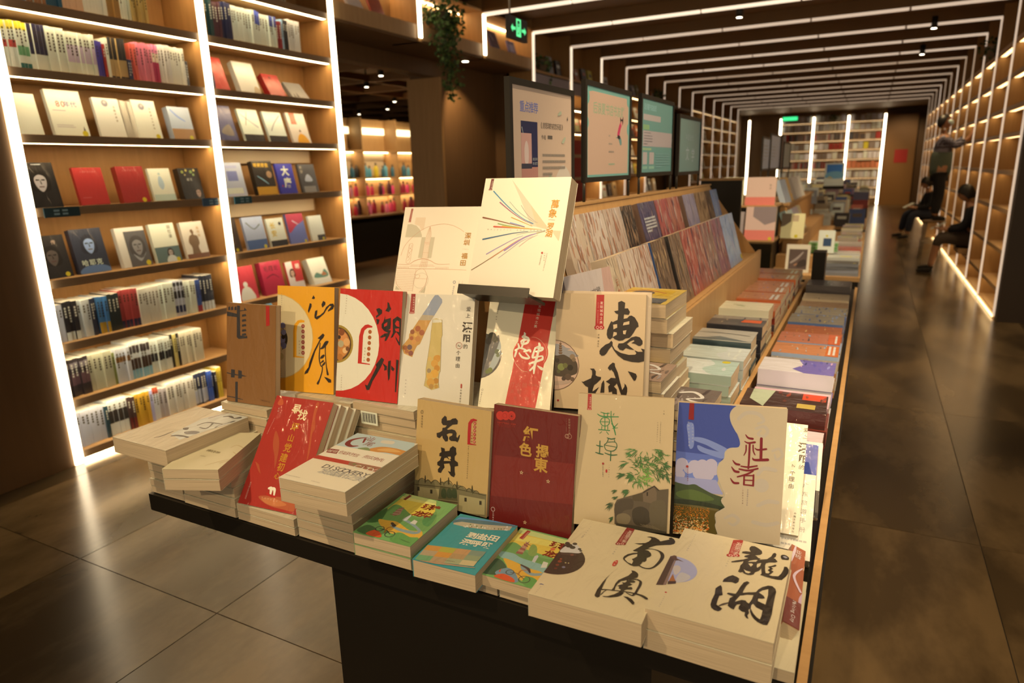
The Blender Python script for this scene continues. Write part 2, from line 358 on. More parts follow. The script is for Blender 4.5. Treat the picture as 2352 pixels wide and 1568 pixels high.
# upper boxes over the opening
for k, nm in ((2, 'box shelf above the opening next to the tall lit bookcases'), (3, 'box shelf above the opening holding the hanging plant'), (4, 'box shelf above the opening behind the green exit sign')):
    y0, y1 = YK(k)+.03, YK(k+1)-.03; t = thing('wall_shelf', 'pale oak '+nm, 'shelf', (0, y0, 0)); D = y1-y0
    bx('back_panel', OAK, (XL-.33, XL-.31, 0, D, 2.86, 3.4), t); bx('fascia', OAK, (XL-.03, XL-.012, .0, D, 2.82, 2.95), t); bx('shelf_board', OAK, (XL-.31, XL-.03, 0, D, 2.925, 2.945), t)
    tp = bx('top_board', OAK, (XL-.31, XL-.01, 0, D, 3.28, 3.30), t); MB().box(XL-.3, XL-.28, .02, D-.02, 3.268, 3.279).build('shelf_light', SHL, tp)
ZM = [2.83, 2.45, 2.12, 1.79, 1.46, 1.10]
for k in range(5, 10):
    bay('lit oak shelf bay behind the posters, %s past the brown column' % ordn(k-5), k, ZM, shm=SHL if k < 7 else SHLD, edge=False)
for k in range(12, 17):
    bay('far lit oak shelf bay on the left wall, %s beyond the far recess' % ordn(k-12), k, [2.9, 2.56, 2.22, 1.88, 1.54, 1.2, .86], shm=SHLF, edge=False)
ZR = [2.83, 2.47, 2.12, 1.84, 1.46, 1.08, .68, .30, .06]
for k in range(5, 17):
    bay('nearly empty lit oak shelf bay on the right wall, %s from the dark end panel' % ordn(k-5), k, ZR, side=1, shm=SHLR, edge=False, depth=.28)
plinth = thing('toe_kick_light', 'glowing strip of light along the foot of the right wall shelves', 'light', (XR-.02, 8.2, 0))
for k in range(5, 17): MB().box(0, .012, 1.24*(k-5)+.05, 1.24*(k-5)+1.2, .012, .03).build('led_tube', SHLR, plinth)
base = thing('toe_kick_light', 'glowing strip of light along the foot of the left bookcases', 'light', (XL-.05, 2.06, 0))
for k in range(2): MB().box(0, .012, 1.24*k, 1.24*k+1.16, .004, .02).build('led_tube', SHL, base)
# end wall: strips, shelf bays, brown door panel, red notice
EX = [-4.42, -3.27, -2.12, -.95, .23]
for i, x in enumerate(EX):
    E = bpy.data.objects.new('trim_%d' % (19+i), None); COL.objects.link(E); E.location = (x, 28.6, 0); struct(E)
    bx('upright', OAKV, (-.03, .03, .012, .35, 0, 3.4), E); MB().box(-.035, .035, 0, .012, .02, 3.2).build('led_tube', LEDA, E)
ZE = [3.02, 2.70, 2.36, 2.02, 1.68, 1.34, 1.0, .66, .32]
for i in range(1, 4):
    t = thing('bookcase', 'distant lit bookcase bay on the end wall, %s of three' % ('left one', 'middle one', 'right one')[i-1], 'bookcase', (EX[i]+.03, 28.62, 0)); D = EX[i+1]-EX[i]-.06
    bx('back_panel', OAK, (0, D, .30, .32, 0, 3.4), t)
    for z in ZE:
        s = bx('shelf_board', OAK, (0, D, 0, .30, z-.04, z), t); MB().box(.01, D-.01, .02, .05, z-.05, z-.041).build('shelf_light', SHLF, s)
    b = MB(); rr = random.Random(i)
    for j, z in enumerate(ZE):
        x = .02
        while x < D-.1:
            fo = j in (0, 3, 4) or (i == 3 and j < 6); wd = rr.uniform(.13, .17) if fo else rr.uniform(.02, .05); hh = rr.uniform(.19, .25)
            c = ob(rr.choice(['e8d8b8', 'd8c8a8', 'c8b090', 'f0e0c0', '8a7058', 'b8a890', 'e0c8b0'] if j not in (2, 5) else ['9a7a60', '5a4438', '7a6450', '3a3430', 'b02a20', 'c8b090', '8a7868']))
            if i == 3 and j == 3 and .45 < x < .7: c = ob('d8b820')
            if i == 3 and j == 5: c = ob('d07040')
            if i == 2 and j == 3 and x > .5: c = ob('a02018')
            b.box(x, x+wd, .04, .12 if fo else .2, z, z+hh, c, skip='nb'); x += wd+(.02 if fo else .001)
    o = b.build('shelved_books', MATTE); o.location = (EX[i]+.03, 28.62, 0); tag(o, 'blurred rows of books filling the %s distant bookcase on the end wall' % ('left', 'middle', 'right')[i-1], 'books', kind='stuff')
dp = struct(bx('door_1', mat('amber_panel', (.27, .14, .045), .5), (.30, 1.26, 28.55, 28.9, 0, 3.15)))
tag(bx('notice', MATTE, (.63, 1.04, 28.535, 28.55, 1.49, 1.95), c=ob('b02018')), 'plain red notice stuck on the amber panel at the far end', 'notice')

# ------------------------------------------------------------------ back room seen through the opening
struct(bx('ceiling_back_room', CEIL, (-13.5, -4.7, 2.0, 19, 3.3, 3.4))); struct(bx('wall_back_room', WALN, (-13.6, -13.4, 2, 19, 0, 3.4))); struct(bx('wall_back_room_end', WALN, (-13.5, -4.7, 18.9, 19.1, 0, 3.4)))
gr = struct(MB().box(-13.4, -4.75, 2.0, 2.06, 3.02, 3.1).build('trim_lattice', LATT))
for i in range(13): bx('lattice_slat', LATT, (-13.4, -4.75, 3.2+i*1.2, 3.26+i*1.2, 3.02, 3.14), gr)
for i in range(8): bx('lattice_slat', LATT, (-12.9+i*1.1, -12.84+i*1.1, 2.1, 18.8, 3.03, 3.13), gr)
SPT = MB().tube([(0, 0, 0), (0, 0, .14)], .04, 12).mesh('body', BLACKM); LNS = MB().lathe([(.03, -.003), (.03, 0)], n=12).mesh('lens', SPOTG)
def spotlamp(x, y, z, label, group=None, lit=True, top=.2):
    t = thing('spot_lamp', label, 'spotlight', (x, y, z), group); link('lamp_body', SPT, t); MB().tube([(0, 0, .14), (0, 0, top)], .012, 8).build('stem', BLACKM, t)
    if lit: link('lens', LNS, t)
for x, y in ((-8.5, 11.4), (-7.4, 9.2), (-9.6, 12.6), (-6.4, 8.3), (-10.9, 13.2), (-8.9, 9.9), (-7.2, 10.9), (-6.0, 7.2), (-11.8, 15.6)):
    spotlamp(x, y, 2.95, 'small black ceiling spotlight in the dark back room lattice', 'spotlights in the back room', top=.352)
spot('back_room_glow', (-6.9, 10.6, 3.0), (-8.5, 11.2, 1.0), 130, 100); spot('back_room_floor', (-5.6, 7.6, 2.9), (-6.6, 8.2, 0), 18, 70)
for i, (x, y) in enumerate(((-1.5, 8.55), (.52, 10.7), (.52, 13.17))): spotlamp(x, y, 3.2, 'black cylinder spotlight under the dark ceiling, %s from the entrance' % ORD[i])
for i, (x, y) in enumerate(((-.5, -2.6), (-1.75, -.35), (.10, -.50), (1.1, 1.0), (-.35, 1.2), (.52, 2.7), (.52, 5.4), (-1.5, 5.3))): spotlamp(x, y, 3.21, 'black cylinder spotlight above the near book table, %s along the ceiling' % ORD[i])  # bodies out of view; the frontal fill and aisle ones are made up
for i, (p, a, e, c) in enumerate(SPOTS): spot('ceiling_and_fill_spot', p, a, e, c)  # hall spots together with the added fill lamps
ds = thing('display_shelf', 'lit display shelf of bottles in the back room beyond the opening', 'shelf', (-8.75, 9.2, 0))
bx('back_panel', OAK, (-.04, 0, 0, 4.2, .7, 2.6), ds); bx('counter', BLACK, (0, .5, -.4, 4.2, 0, .80), ds); bx('counter_top', WALN, (0, .55, -.4, 4.2, .80, .83), ds)
for z in (1.18, 1.52, 2.02):
    s = bx('shelf_board', OAK, (0, .3, 0, 4.2, z-.03, z), ds); MB().box(.05, .08, .05, 4.1, z-.04, z-.031).build('shelf_light', SHL, s)
for y in (.0, 1.05, 2.1, 3.15, 4.18): bx('upright', OAK, (0, .3, y, y+.03, .83, 2.6), ds)
for i, y in enumerate((.1, 1.15, 2.2)): MB().box(.03, .05, y+.1, y+.9, 2.32, 2.44).build('light_panel', led('panel_glow%d' % i, 2.2, (1, .8, .45)), ds)
bx('white_panel', mat('milk_panel', (.55, .48, .38), .6), (.02, .03, .05, 2.0, 1.55, 2.0), ds)
BT = {}
def bottle(c, s):
    k = (c, s)
    if k not in BT:
        cc = ob(c); BT[k] = MB().lathe([(.04*s, 0), (.042*s, .01), (.042*s, .15*s), (.018*s, .19*s), (.018*s, .24*s)], n=10, cols=[cc, cc, cc, ob('302018'), ob('302018')]).mesh('bottle', PRINT)
    return BT[k]
rr = random.Random(11)
for z, cols, n, nm in ((.83, ['a02030', 'c02838', 'd8405a', '7a1820', 'e07080', '401820'], 26, 'on the counter row'), (1.18, ['e0406a', 'c8304a', 'a02838', 'd89090', '502028'], 24, 'on the second shelf'), (1.52, ['e0a020', '60a0a0', '3a6a70', 'f0d0a0', '202020', 'e8c030', '88b0b0'], 22, 'on the third shelf')):
    nmz = {'a02030': 'crimson', 'c02838': 'red', 'd8405a': 'pink', '7a1820': 'maroon', 'e07080': 'rose', '401820': 'dark', 'e0406a': 'hot pink', 'c8304a': 'cherry', 'a02838': 'wine red', 'd89090': 'pale pink', '502028': 'dark plum', 'e0a020': 'amber', '60a0a0': 'aqua', '3a6a70': 'teal', 'f0d0a0': 'cream', '202020': 'black', 'e8c030': 'yellow', '88b0b0': 'pale blue'}
    for i in range(n):
        c = rr.choice(cols); o = link('bottle', bottle(c, rr.choice((.9, 1.0, 1.15)))); o.location = (-8.75+rr.uniform(.12, .22), 9.3+i*4.0/n, z)
        tag(o, 'blurred %s bottle %s of the back room display' % (nmz[c], nm), 'bottle', '%s bottles %s of the back room display' % (nmz[c], nm))
bb = MB(); rr = random.Random(5)
t = thing('display_stand', 'glittering stand of small colourful goods beside the bottle display', 'display stand', (-8.2, 12.2, 0)); bx('frame', OAK, (0, .3, 0, 1.3, 0, 2.4), t)
for i in range(160): x, y, z = .3, rr.uniform(.02, 1.2), rr.uniform(.5, 2.2); s = rr.uniform(.03, .08); bb.box(x, x+s, y, y+s, z, z+s*1.3, ob(rr.choice(['c8a040', '406050', 'e0c890', '803030', '3060a0', 'd0d0b0', '907040'])))
o = bb.build('goods', MATTE, t); o['kind'] = 'stuff'
# ================================================================== PLANTS, SIGN, POSTERS
def plant(label, x, y, z, r, drops, seed, pot=True):
    rr = random.Random(seed); t = thing('hanging_plant', label, 'plant', (x, y, z))
    if pot: MB().lathe([(.09, 0), (.12, .16), (.125, .17), (.10, .17)], n=14).build('pot', mat('clay_pot', (.20, .15, .11), .8) if 'clay_pot' not in MATS else MATS['clay_pot'], t)
    b = MB(); v = MB(); leafc = [ob(h) for h in ('4a5a24', '3a4a1c', '5a6c2c', '2c3a16', '6a7834')]
    def leaf(p, s):
        a = Vector((rr.gauss(0, 1), rr.gauss(0, 1), rr.gauss(-.3, .6))).normalized(); u = a.orthogonal().normalized(); q = Vector(p); c = rr.choice(leafc)
        b.face([q, q+a*s*.5+u*s*.42, q+a*s*1.1+Vector((0, 0, -s*.2)), q+a*s*.5-u*s*.42], c)
    for i in range(int(260*r/.25)): d = Vector((rr.gauss(0, 1)*.55+.35, rr.gauss(0, 1), rr.gauss(0, .6))).normalized()*r*rr.uniform(.3, 1); leaf((d.x, d.y, .14+d.z*.7), rr.uniform(.035, .06))
    for dy, L in drops:
        pts = [(.10+.02*math.sin(i), dy+.03*math.sin(i*1.3+L), .1-L*i/8) for i in range(9)]; v.tube(pts, .004, 5, c=leafc[1])
        for i in range(int(L*150)):
            f = rr.random()*8; k = int(f); p = Vector(pts[k]).lerp(Vector(pts[min(k+1, 8)]), f-k); leaf(p+Vector((rr.gauss(0, .03), rr.gauss(0, .035), 0)), rr.uniform(.03, .05))
    o = b.build('foliage', GREEN, t); o['kind'] = 'stuff'
    if drops: v.build('vine', GREEN, t)
plant('trailing green ivy hanging from the box shelf above the opening', -3.97, 6.13, 2.95, .30, [(-.16, .45), (.0, .75), (.12, .62), (.03, .5), (-.05, .68)], 1)
plant('small bushy green plant on the upper shelf behind the first posters', -4.08, 8.75, 2.83, .17, [(0, .2)], 2)
plant('leafy plant on the far upper left shelf past the posters', -4.05, 14.1, 2.83, .2, [(.1, .3)], 3)
plant('dark trailing plant high on the right wall shelves', 1.27, 11.3, 2.83, .24, [(.0, .35), (.15, .3)], 4)
plant('small plant on top of the distant end wall bookcase', -1.5, 28.65, 3.02, .2, [], 5)
ex = thing('exit_sign', 'hanging black exit sign with glowing green figure and arrows', 'sign', (-3.0, 5.75, 2.74))
bx('case', BLACKM, (-.02, .02, 0, .36, 0, .19), ex); MB().tube([(0, .05, .19), (0, .04, .5)], .009, 8).build('hanger', STEEL, ex)
g = MB()
def gp(P): g.face([(.0212, y, z) for y, z in P])
gp([(.135, .03), (.225, .03), (.225, .165), (.205, .165), (.205, .05), (.155, .05), (.155, .165), (.135, .165)]); gp([(.135, .165), (.225, .165), (.225, .178), (.135, .178)])
gp([(.17, .13), (.182, .142), (.194, .13), (.182, .118)]); gp([(.165, .115), (.198, .112), (.19, .08), (.205, .055), (.19, .05), (.178, .078), (.165, .055), (.155, .058), (.168, .09)])
gp([(.03, .09), (.065, .125), (.065, .102), (.115, .102), (.115, .078), (.065, .078), (.065, .055)]); gp([(.33, .09), (.295, .055), (.295, .078), (.245, .078), (.245, .102), (.295, .102), (.295, .125)])
g.build('lit_symbol', GRN, ex)
e2 = thing('exit_sign', 'tiny green lit exit sign far down the hall', 'sign', (-2.75, 24.2, 2.86)); bx('case', BLACKM, (0, .5, -.02, .02, 0, .17), e2); MB().tube([(.25, 0, .17), (.25, 0, .541)], .01, 8).build('hanger', STEEL, e2); bx('lit_face', GRN, (.03, .47, -.025, -.02, .03, .14), e2)

def poster(label, x, y0, y1, z0, z1, zr, base, art, name='poster_stand', fr=.017):
    t = thing(name, label, 'poster', (x, y0, zr)); D = y1-y0; a, b = z0-zr, z1-zr
    f = MB(); f.box(-.008, .008, 0, fr, a, b); f.box(-.008, .008, D-fr, D, a, b); f.box(-.008, .008, fr, D-fr, a, a+fr); f.box(-.008, .008, fr, D-fr, b-fr, b); f.build('frame', BLACK, t)
    for y in (.006, D-.006): MB().tube([(0, y, 0.0), (0, y, a+.01)], .0055, 8).build('pole', BLACKM, t)
    p = MB(); W, H = (D-2*fr), (b-a-2*fr); p.box(0, W, 0, H, -.004, 0, ob(base)); draw(p, art, W*1000, H*1000, ob(base))
    o = p.build('poster_sheet', mat('poster_gloss', attr=True, rough=.3) if 'poster_gloss' not in MATS else MATS['poster_gloss'], t); o.matrix_local = basis((.004, fr, a+fr), (0, 1, 0), (0, 0, 1))
def lines(c, x, y, w, n, dy, h=5, seed=1):
    r = random.Random(seed); out = []
    for i in range(n):
        q = x
        while q < x+w*(1 if i < n-1 else .4): k = r.uniform(5, 9); out.append(('r', c, (q, y-i*dy, q+k*.8, y-i*dy+h))); q += k
    return out
A1 = [('p', 'dcc6a4', [(250, 0), (330, 90), (400, 60), (400, 0)], 1), ('p', 'b7b48c', [(170, 0), (215, 45), (250, 70), (290, 0)], 0), ('p', 'a9b08a', [(235, 0), (262, 62), (300, 0)], 0), ('t', '7a7ea8', '重点推荐', (62, 250), (29, 0), 31, .01, 0),
 ('r', '1c2248', (52, 88, 158, 212)), ('r', 'd8a088', (52, 88, 118, 180)), ('r', 'c88870', (52, 25, 158, 88)), ('p', 'e8c8b0', [(75, 100), (72, 140), (85, 160), (98, 140), (95, 100)], 1), ('r', '3a3844', (52, 84, 118, 98)), ('t', 'c8c8c8', '房思琪', (128, 110), (11, 0), 9, 0, 0), ('t', 'c8c8c8', '的初恋', (128, 98), (11, 0), 9, 0, 0), ('s', 'c8c8d8', [(58, 195, 3), (66, 178, 2)]),
 ('t', '6a5c4c', '《房思琪的初恋乐园》', (185, 205), (17, 0), 19, 0, 0), ('t', '6a5c4c', '作者', (192, 172), (16, 0), 15, 0, 0), ('r', '6a5c4c', (228, 168, 262, 178))]+lines('9a8870', 190, 118, 165, 4, 18, 7)+[('p', 'b8b890', [(300, 240), (322, 252), (330, 244), (310, 238)], 1), ('p', 'b8b890', [(330, 160), (352, 176), (360, 172), (345, 158)], 1), ('r', '8aa0a0', (362, 22, 378, 46)), ('p', '5a5048', [(372, 228), (378, 240), (380, 226)], 0)]
A2 = [('r', '78a890', (0, 0, 460, 300)), ('p', 'cba482', [(12, 8), (12, 278), (60, 284), (420, 284), (446, 270), (446, 8)], 0), ('c', '78a890', (2, 180), 20), ('c', '78a890', (8, 262), 22), ('c', '78a890', (452, 172), 22), ('c', '78a890', (445, 275), 20), ('t', '9aa87c', '后浪夏书店书友群', (82, 232), (42, 0), 42, .012, 0),
 ('s', 'c83a58', [(330, 150, 26), (345, 175, 22), (362, 192, 20)]), ('p', '2a2024', [(352, 196), (348, 214), (358, 208), (372, 206), (384, 218), (384, 196), (370, 184)], 1), ('c', 'd8907a', (366, 192), 9), ('p', '6a9080', [(300, 138), (330, 134), (352, 112), (370, 118), (360, 138), (330, 142)], 1), ('s', '2a2428', [(325, 142, 12), (345, 140, 14)])]+lines('a08c74', 222, 140, 40, 1, 20, 6, 2)+lines('a08c74', 222, 112, 90, 1, 20, 6, 3)+lines('a08c74', 222, 84, 150, 1, 20, 6, 4)+lines('a8b088', 222, 40, 160, 1, 20, 6, 5)
A3 = [('t', '9ac0ae', '后浪夏书店会员', (45, 268), (26, 0), 27, .01, 0), ('r', 'b8a898', (22, 214, 285, 238)), ('r', '88aa70', (22, 176, 112, 196)), ('r', 'b4a294', (20, 108, 486, 172)), ('r', '9ab080', (20, 92, 150, 102)), ('r', 'b8a898', (24, 34, 86, 84)), ('r', 'b8a898', (120, 34, 190, 84)), ('r', '8ab090', (24, 14, 92, 26)), ('r', '8ab090', (116, 14, 196, 26))]+lines('7a7470', 36, 162, 240, 1, 12, 3, 6)+lines('7a7470', 36, 150, 120, 4, 11, 3, 7)+lines('86a898', 215, 76, 220, 6, 11, 3, 8)
A4 = [('t', '9aa698', '中国当代', (150, 172), (46, 0), 34, 0, 0), ('t', 'b4b8a8', '文', (180, 90), (0, 0), 74, 0, 0), ('t', 'b4b8a8', '学', (305, 84), (0, 0), 74, 0, 0)]
poster('framed cream poster headed in lilac beside a navy and pink book cover', -.87, 1.655, 2.100, 1.50, 1.836, 1.478, 'd8b48e', A1)
poster('framed poster with green border and pink seated girl illustration', -.87, 2.197, 2.692, 1.550, 1.882, 1.478, 'cba482', A2)
poster('framed teal poster with a wide white text block', -.87, 2.822, 3.345, 1.556, 1.888, 1.478, '6a9684', A3)
poster('framed plain teal poster with two large faint characters', -.87, 3.455, 3.950, 1.550, 1.844, 1.478, '74907f', A4)
for i, (y0, y1, z1) in enumerate(((6.62, 7.10, 1.83), (7.15, 7.92, 1.875), (8.02, 8.18, 1.88), (8.25, 8.95, 1.82))):
    poster('framed pale poster above the second table, %s from the near end' % ORD[i], -.90, y0, y1, 1.53, z1, 1.2412, ['b8b8b0', 'b4b4ac', '8a6a50', '6a7a68'][i], lines('8a8880', 60, 200, 300, 5, 30, 8, i))

# ================================================================== BOOKS IN THE LEFT BOOKCASES
CN = {}
def face_out(label, k, yc, z, wd, h, cover, art=(), lean=.2, t=.022, group=None, xo=0.0, spine=None, side=-1, yaw=0):
    # one face-out book leaning back on a shelf of the left wall (faces +x)
    l = lean; u = Vector((math.sin(yaw), math.cos(yaw), 0)); hn = Vector((math.cos(yaw), -math.sin(yaw), 0)); v = Vector((0, 0, math.cos(l)))-hn*math.sin(l)
    xb = XL-.075-xo
    M = basis((xb, yc-wd/2, z+.002), u, v); b = MB(); c = ob(cover)
    b.box(0, wd, 0, h, -t, 0, c, cs={'t': c, 'e': ob('d8c8a8'), 'n': ob('d8c8a8'), 'w': ob(spine) if spine else tuple(x*.85 for x in c)})
    draw(b, [tuple(([q[0], q[1]]+list(q[2:]))) for q in art], wd*1000, h*1000, c)
    o = b.build('book', PRINT); o.matrix_world = M; tag(o, label, 'book', group); return o
ROWN = ['top visible shelf', 'second shelf down', 'third shelf down', 'fourth shelf down', 'fifth shelf down', 'sixth shelf down', 'seventh shelf down', 'bottom shelf']
def spines(k, z, where, spec, y0, seed, depth=.17, group=None):
    rr = random.Random(seed); y = y0; i = 0; cnt = {}
    for ent in spec:
        cname, col, n, wd, h, bands = ent
        for q in range(n):
            w_ = wd*rr.uniform(.92, 1.06); hh = h*rr.uniform(.985, 1.01); key = (col, round(w_, 3), round(hh, 2), tuple(bands)); b = MB(); c = ob(col); tilt = 0
            b.box(-depth, 0, 0, w_-.0012, 0, hh, c, cs={'t': ob('d8c8a4')}, skip='b')
            for (a, e, bc) in bands:
                f = (b.v, ); b.face([(.0004, .0008, hh*a), (.0004, w_-.002, hh*a), (.0004, w_-.002, hh*e), (.0004, .0008, hh*e)], ob(bc))
            # title marks down the spine
            tcol = ob('3a2c20') if sum(c) > .5 else ob('d8c8a0'); zz = hh*.86
            if w_ > .012:
                for s_ in range(rr.randint(3, 6)):
                    b.face([(.0006, w_*.33, zz-.011), (.0006, w_*.66, zz-.011), (.0006, w_*.66, zz), (.0006, w_*.33, zz)], tcol); zz -= .016
            o = b.build('paperback', PRINT); o.location = (XL-.055+rr.uniform(-.012, .004), y, z+.001); y += w_
            j = cnt.get(cname, 0); cnt[cname] = j+1; lab = '%s paperback spine, %s of its kind, %s' % (cname, ordn(j), where); tag(o, lab, 'paperback', group); i += 1
        y += .0
W, Y, Bk = 'e8dcc4', 'c8a038', '2a2624'
g0 = 'spine-out books in the left lit bookcase'; g1 = 'spine-out books in the lit bookcase by the doorway'
LB = 'of left lit bookcase'
spines(0, 2.50, 'top shelf '+LB, [('tan', 'a88058', 4, .02, .21, []), ('grey blue', '6a7a88', 4, .022, .22, []), ('cream', 'd8c8a4', 5, .02, .21, [(0, .3, '8a5a30')]), ('teal', '1c4a58', 4, .022, .24, []), ('peach', 'd8a878', 6, .02, .23, []), ('cream', 'e0d0a8', 7, .02, .23, []), ('ochre', 'a87838', 4, .02, .23, []), ('white', W, 4, .018, .22, [(.75, 1, 'a02828')]), ('golden', 'c8a050', 6, .018, .21, [])], 2.08, 1, group=g0)
spines(0, 2.17, 'second shelf '+LB, [('white and yellow', W, 4, .021, .235, [(.82, 1, 'e0c030'), (.45, .6, 'c04030')]), ('white and green', W, 3, .021, .235, [(.84, 1, 'e8c828'), (.3, .5, '70a060'), (.02, .14, '206050')]), ('purple topped white', W, 4, .024, .235, [(.36, 1, '2a2438')]), ('white', W, 4, .024, .235, []), ('white pink-lettered', W, 7, .024, .225, [(.3, .7, 'd8b8b0')]), ('purple', '4a3a80', 3, .016, .20, []), ('red', 'b03020', 1, .016, .19, []), ('white', W, 1, .02, .22, []), ('black and tan', 'c09858', 4, .027, .23, [(.48, 1, '2a2622'), (0, .08, '2a2622')]), ('navy', '28304a', 2, .015, .12, []), ('coral', 'd86048', 2, .018, .215, []), ('pink', 'e07878', 5, .022, .225, []), ('pink banded', 'b03048', 2, .022, .23, [(.78, 1, 'e07888'), (.55, .78, 'e8c898')]), ('cream', 'e0cca8', 4, .02, .235, []), ('pale cream', 'e8d4a8', 5, .02, .23, []), ('black', Bk, 2, .015, .16, [])], 2.075, 2, group=g0)
LR = 'of the lit bookcase left of the opening'
def fo(k, z, lst, where, g):
    for it in lst: face_out(it[0]+', '+where, k, it[1], z, it[2], it[3], it[4], it[5] if len(it) > 5 else (), lean=it[6] if len(it) > 6 else .2, t=it[7] if len(it) > 7 else .022, xo=it[8] if len(it) > 8 else 0)
T = lambda c, s, x, y, dx, dy, z, b=.01: ('t', c, s, (x, y), (dx, dy), z, b, 0)
Rr = lambda c, x0, y0, x1, y1: ('r', c, (x0, y0, x1, y1))
C_ = lambda c, x, y, r: ('c', c, (x, y), r)
head = lambda x, y, s, sk='8a7a6a', hr='2a2624': [('p', hr, [(x-s*.9, y-s), (x-s*1.0, y+s*.4), (x-s*.4, y+s*1.25), (x+s*.5, y+s*1.2), (x+s, y+s*.3), (x+s*.85, y-s)], 1), ('p', sk, [(x-s*.6, y+s*.4), (x-s*.55, y-s*.5), (x, y-s*1.15), (x+s*.55, y-s*.5), (x+s*.62, y+s*.45), (x, y+s*.8)], 1), ('s', hr, [(x-s*.4, y+s*.2, s*.18), (x-s*.1, y+s*.2, s*.12)]), ('s', hr, [(x+s*.15, y+s*.2, s*.12), (x+s*.45, y+s*.2, s*.18)]), ('s', hr, [(x, y+s*.1, s*.08), (x+s*.05, y-s*.25, s*.12)]), ('s', '5a3a30', [(x-s*.22, y-s*.58, s*.12), (x+s*.25, y-s*.58, s*.12)])]
ye = 'c8b020'
W1 = 'third shelf, left lit bookcase'
fo(0, 1.84, [('plain white face-out book half hidden by the light strip', 2.15, .15, .22, 'e4d8c4'),
 ('white face-out book with red number title', 2.38, .19, .255, 'e6d8c0', [T('9a90b0', '我们的', 45, 222, 22, 0, 20), T('b86a58', '80', 55, 178, 28, 0, 46), T('6a6880', '年代', 105, 180, 36, 0, 34), Rr('b0a090', 20, 140, 90, 144), Rr('b0a090', 20, 60, 110, 63), Rr('b0a090', 20, 50, 120, 53), ('p', '3a3438', [(160, 30), (166, 60), (172, 30)], 0), C_(ye, 165, 18, 16)], .2, .03),
 ('cream face-out book with small round picture', 2.62, .155, .23, 'e2d2b0', [C_('8a8078', 70, 200, 20), C_('b8a890', 70, 205, 8), T('6a6050', '法国大革命', 120, 180, 0, -20, 14)]),
 ('cream face-out book with round picture topmost of its pile', 2.86, .155, .235, 'e4d6b4', [C_('8a8078', 60, 195, 20), C_('b8a890', 62, 200, 8), T('6a6050', '旧制度与大革命', 112, 185, 0, -20, 13), C_(ye, 125, 15, 15)], .2, .06),
 ('pale grey face-out book with tan lower band', 3.10, .16, .21, 'b8b8ba', [Rr('a87a48', 0, 0, 160, 70), ('s', '8a98b0', [(20, 190, 10), (60, 150, 14), (110, 120, 8)]), C_(ye, 130, 14, 14)], .2, .05)], W1, g0)
for i in range(4): face_out('cream copy behind the round-picture book, %s in its pile, third shelf' % ORD[i], 0, 2.70+.022*i, 1.842, .04, .225-.002*i, 'd8c29a', xo=.012, lean=.2)
W1 = 'fourth shelf, left lit bookcase'
fo(0, 1.46, [('black face-out book with a pale portrait', 2.17, .17, .245, '1a1816', head(85, 140, 48, 'b8a894', '0c0a0a')+[Rr('d0c8c0', 60, 232, 110, 236)]),
 ('red face-out book with shiny cover', 2.44, .17, .215, 'b02a24', [T('c86a58', '人类群星闪耀时', 45, 190, 14, 0, 11), Rr('c05a48', 20, 40, 70, 44)]),
 ('dark red face-out book topmost of a pair', 2.70, .175, .22, '98241f', [T('b86050', '人类群星闪耀', 45, 195, 16, 0, 11), C_(ye, 135, 14, 14)], .2, .045),
 ('white face-out book with pale blue vase print', 2.895, .15, .205, 'e2d6bc', [('p', 'b0bcc0', [(50, 100), (60, 150), (80, 150), (90, 100), (70, 70)], 1), Rr('b8c0a0', 0, 0, 150, 40), C_('a8b8a0', 70, 170, 8)]),
 ('black flowered face-out book with small face', 3.11, .155, .205, '24221c', [C_('8a8a3a', 30, 180, 10), C_('b8a040', 60, 190, 8), C_('7a8a40', 95, 180, 11), C_('c8b060', 120, 190, 8), C_('a89050', 45, 160, 6), C_('8a9a50', 110, 160, 8), T('c8b890', '追忆', 60, 130, 24, 0, 18)]+head(115, 40, 26, 'b08a68', '2a2018'), .2, .05)], W1, g0)
W1 = 'fifth shelf, left lit bookcase'
fo(0, 1.07, [('dark grey face-out book with shadowed portrait', 2.15, .18, .24, '24211e', head(95, 120, 46, '5a4c3e', '161412')+[T('b09070', '传', 120, 200, 0, 0, 26), C_(ye, 150, 15, 13)]),
 ('blue black face-out book with capped head', 2.37, .185, .26, '2c3038', head(95, 165, 46, '8a98a8', '20242c')+[T('d8d8e0', '哈耶克', 45, 62, 42, 0, 38), ('p', '5a708a', [(10, 0), (40, 40), (150, 40), (185, 0)], 1)], .2, .04),
 ('cream face-out book wrapped in a grey bearded portrait', 2.64, .19, .245, 'd8c8a8', [Rr('5a544c', 50, 0, 190, 220)]+head(120, 125, 50, '8a8072', '4a443c')+[('p', '9a9488', [(80, 80), (120, 30), (165, 85), (150, 60), (120, 50)], 1), C_(ye, 165, 16, 16)], .2, .035),
 ('white face-out book with a green lower half', 2.86, .175, .25, 'e0d6c4', [Rr('5c6c60', 0, 0, 175, 100), T('3a3430', '回忆录', 135, 225, 0, -30, 26)]+head(105, 60, 22, 'b8a088', '3a3028')+[('p', 'c8c4b8', [(70, 0), (85, 38), (125, 38), (145, 0)], 1), C_(ye, 150, 12, 14)], .2, .03),
 ('cream face-out book with a bronze statue', 3.08, .17, .245, 'e0ccA6'.lower(), [('p', '7a5c3c', [(45, 0), (50, 70), (35, 110), (50, 150), (70, 160), (62, 185), (78, 195), (88, 175), (84, 158), (110, 145), (115, 100), (100, 70), (110, 0)], 1), T('b8905a', '维特根', 125, 200, 0, -26, 22), Rr('7a4c30', 0, 0, 170, 30)], .2, .03)], W1, g0)
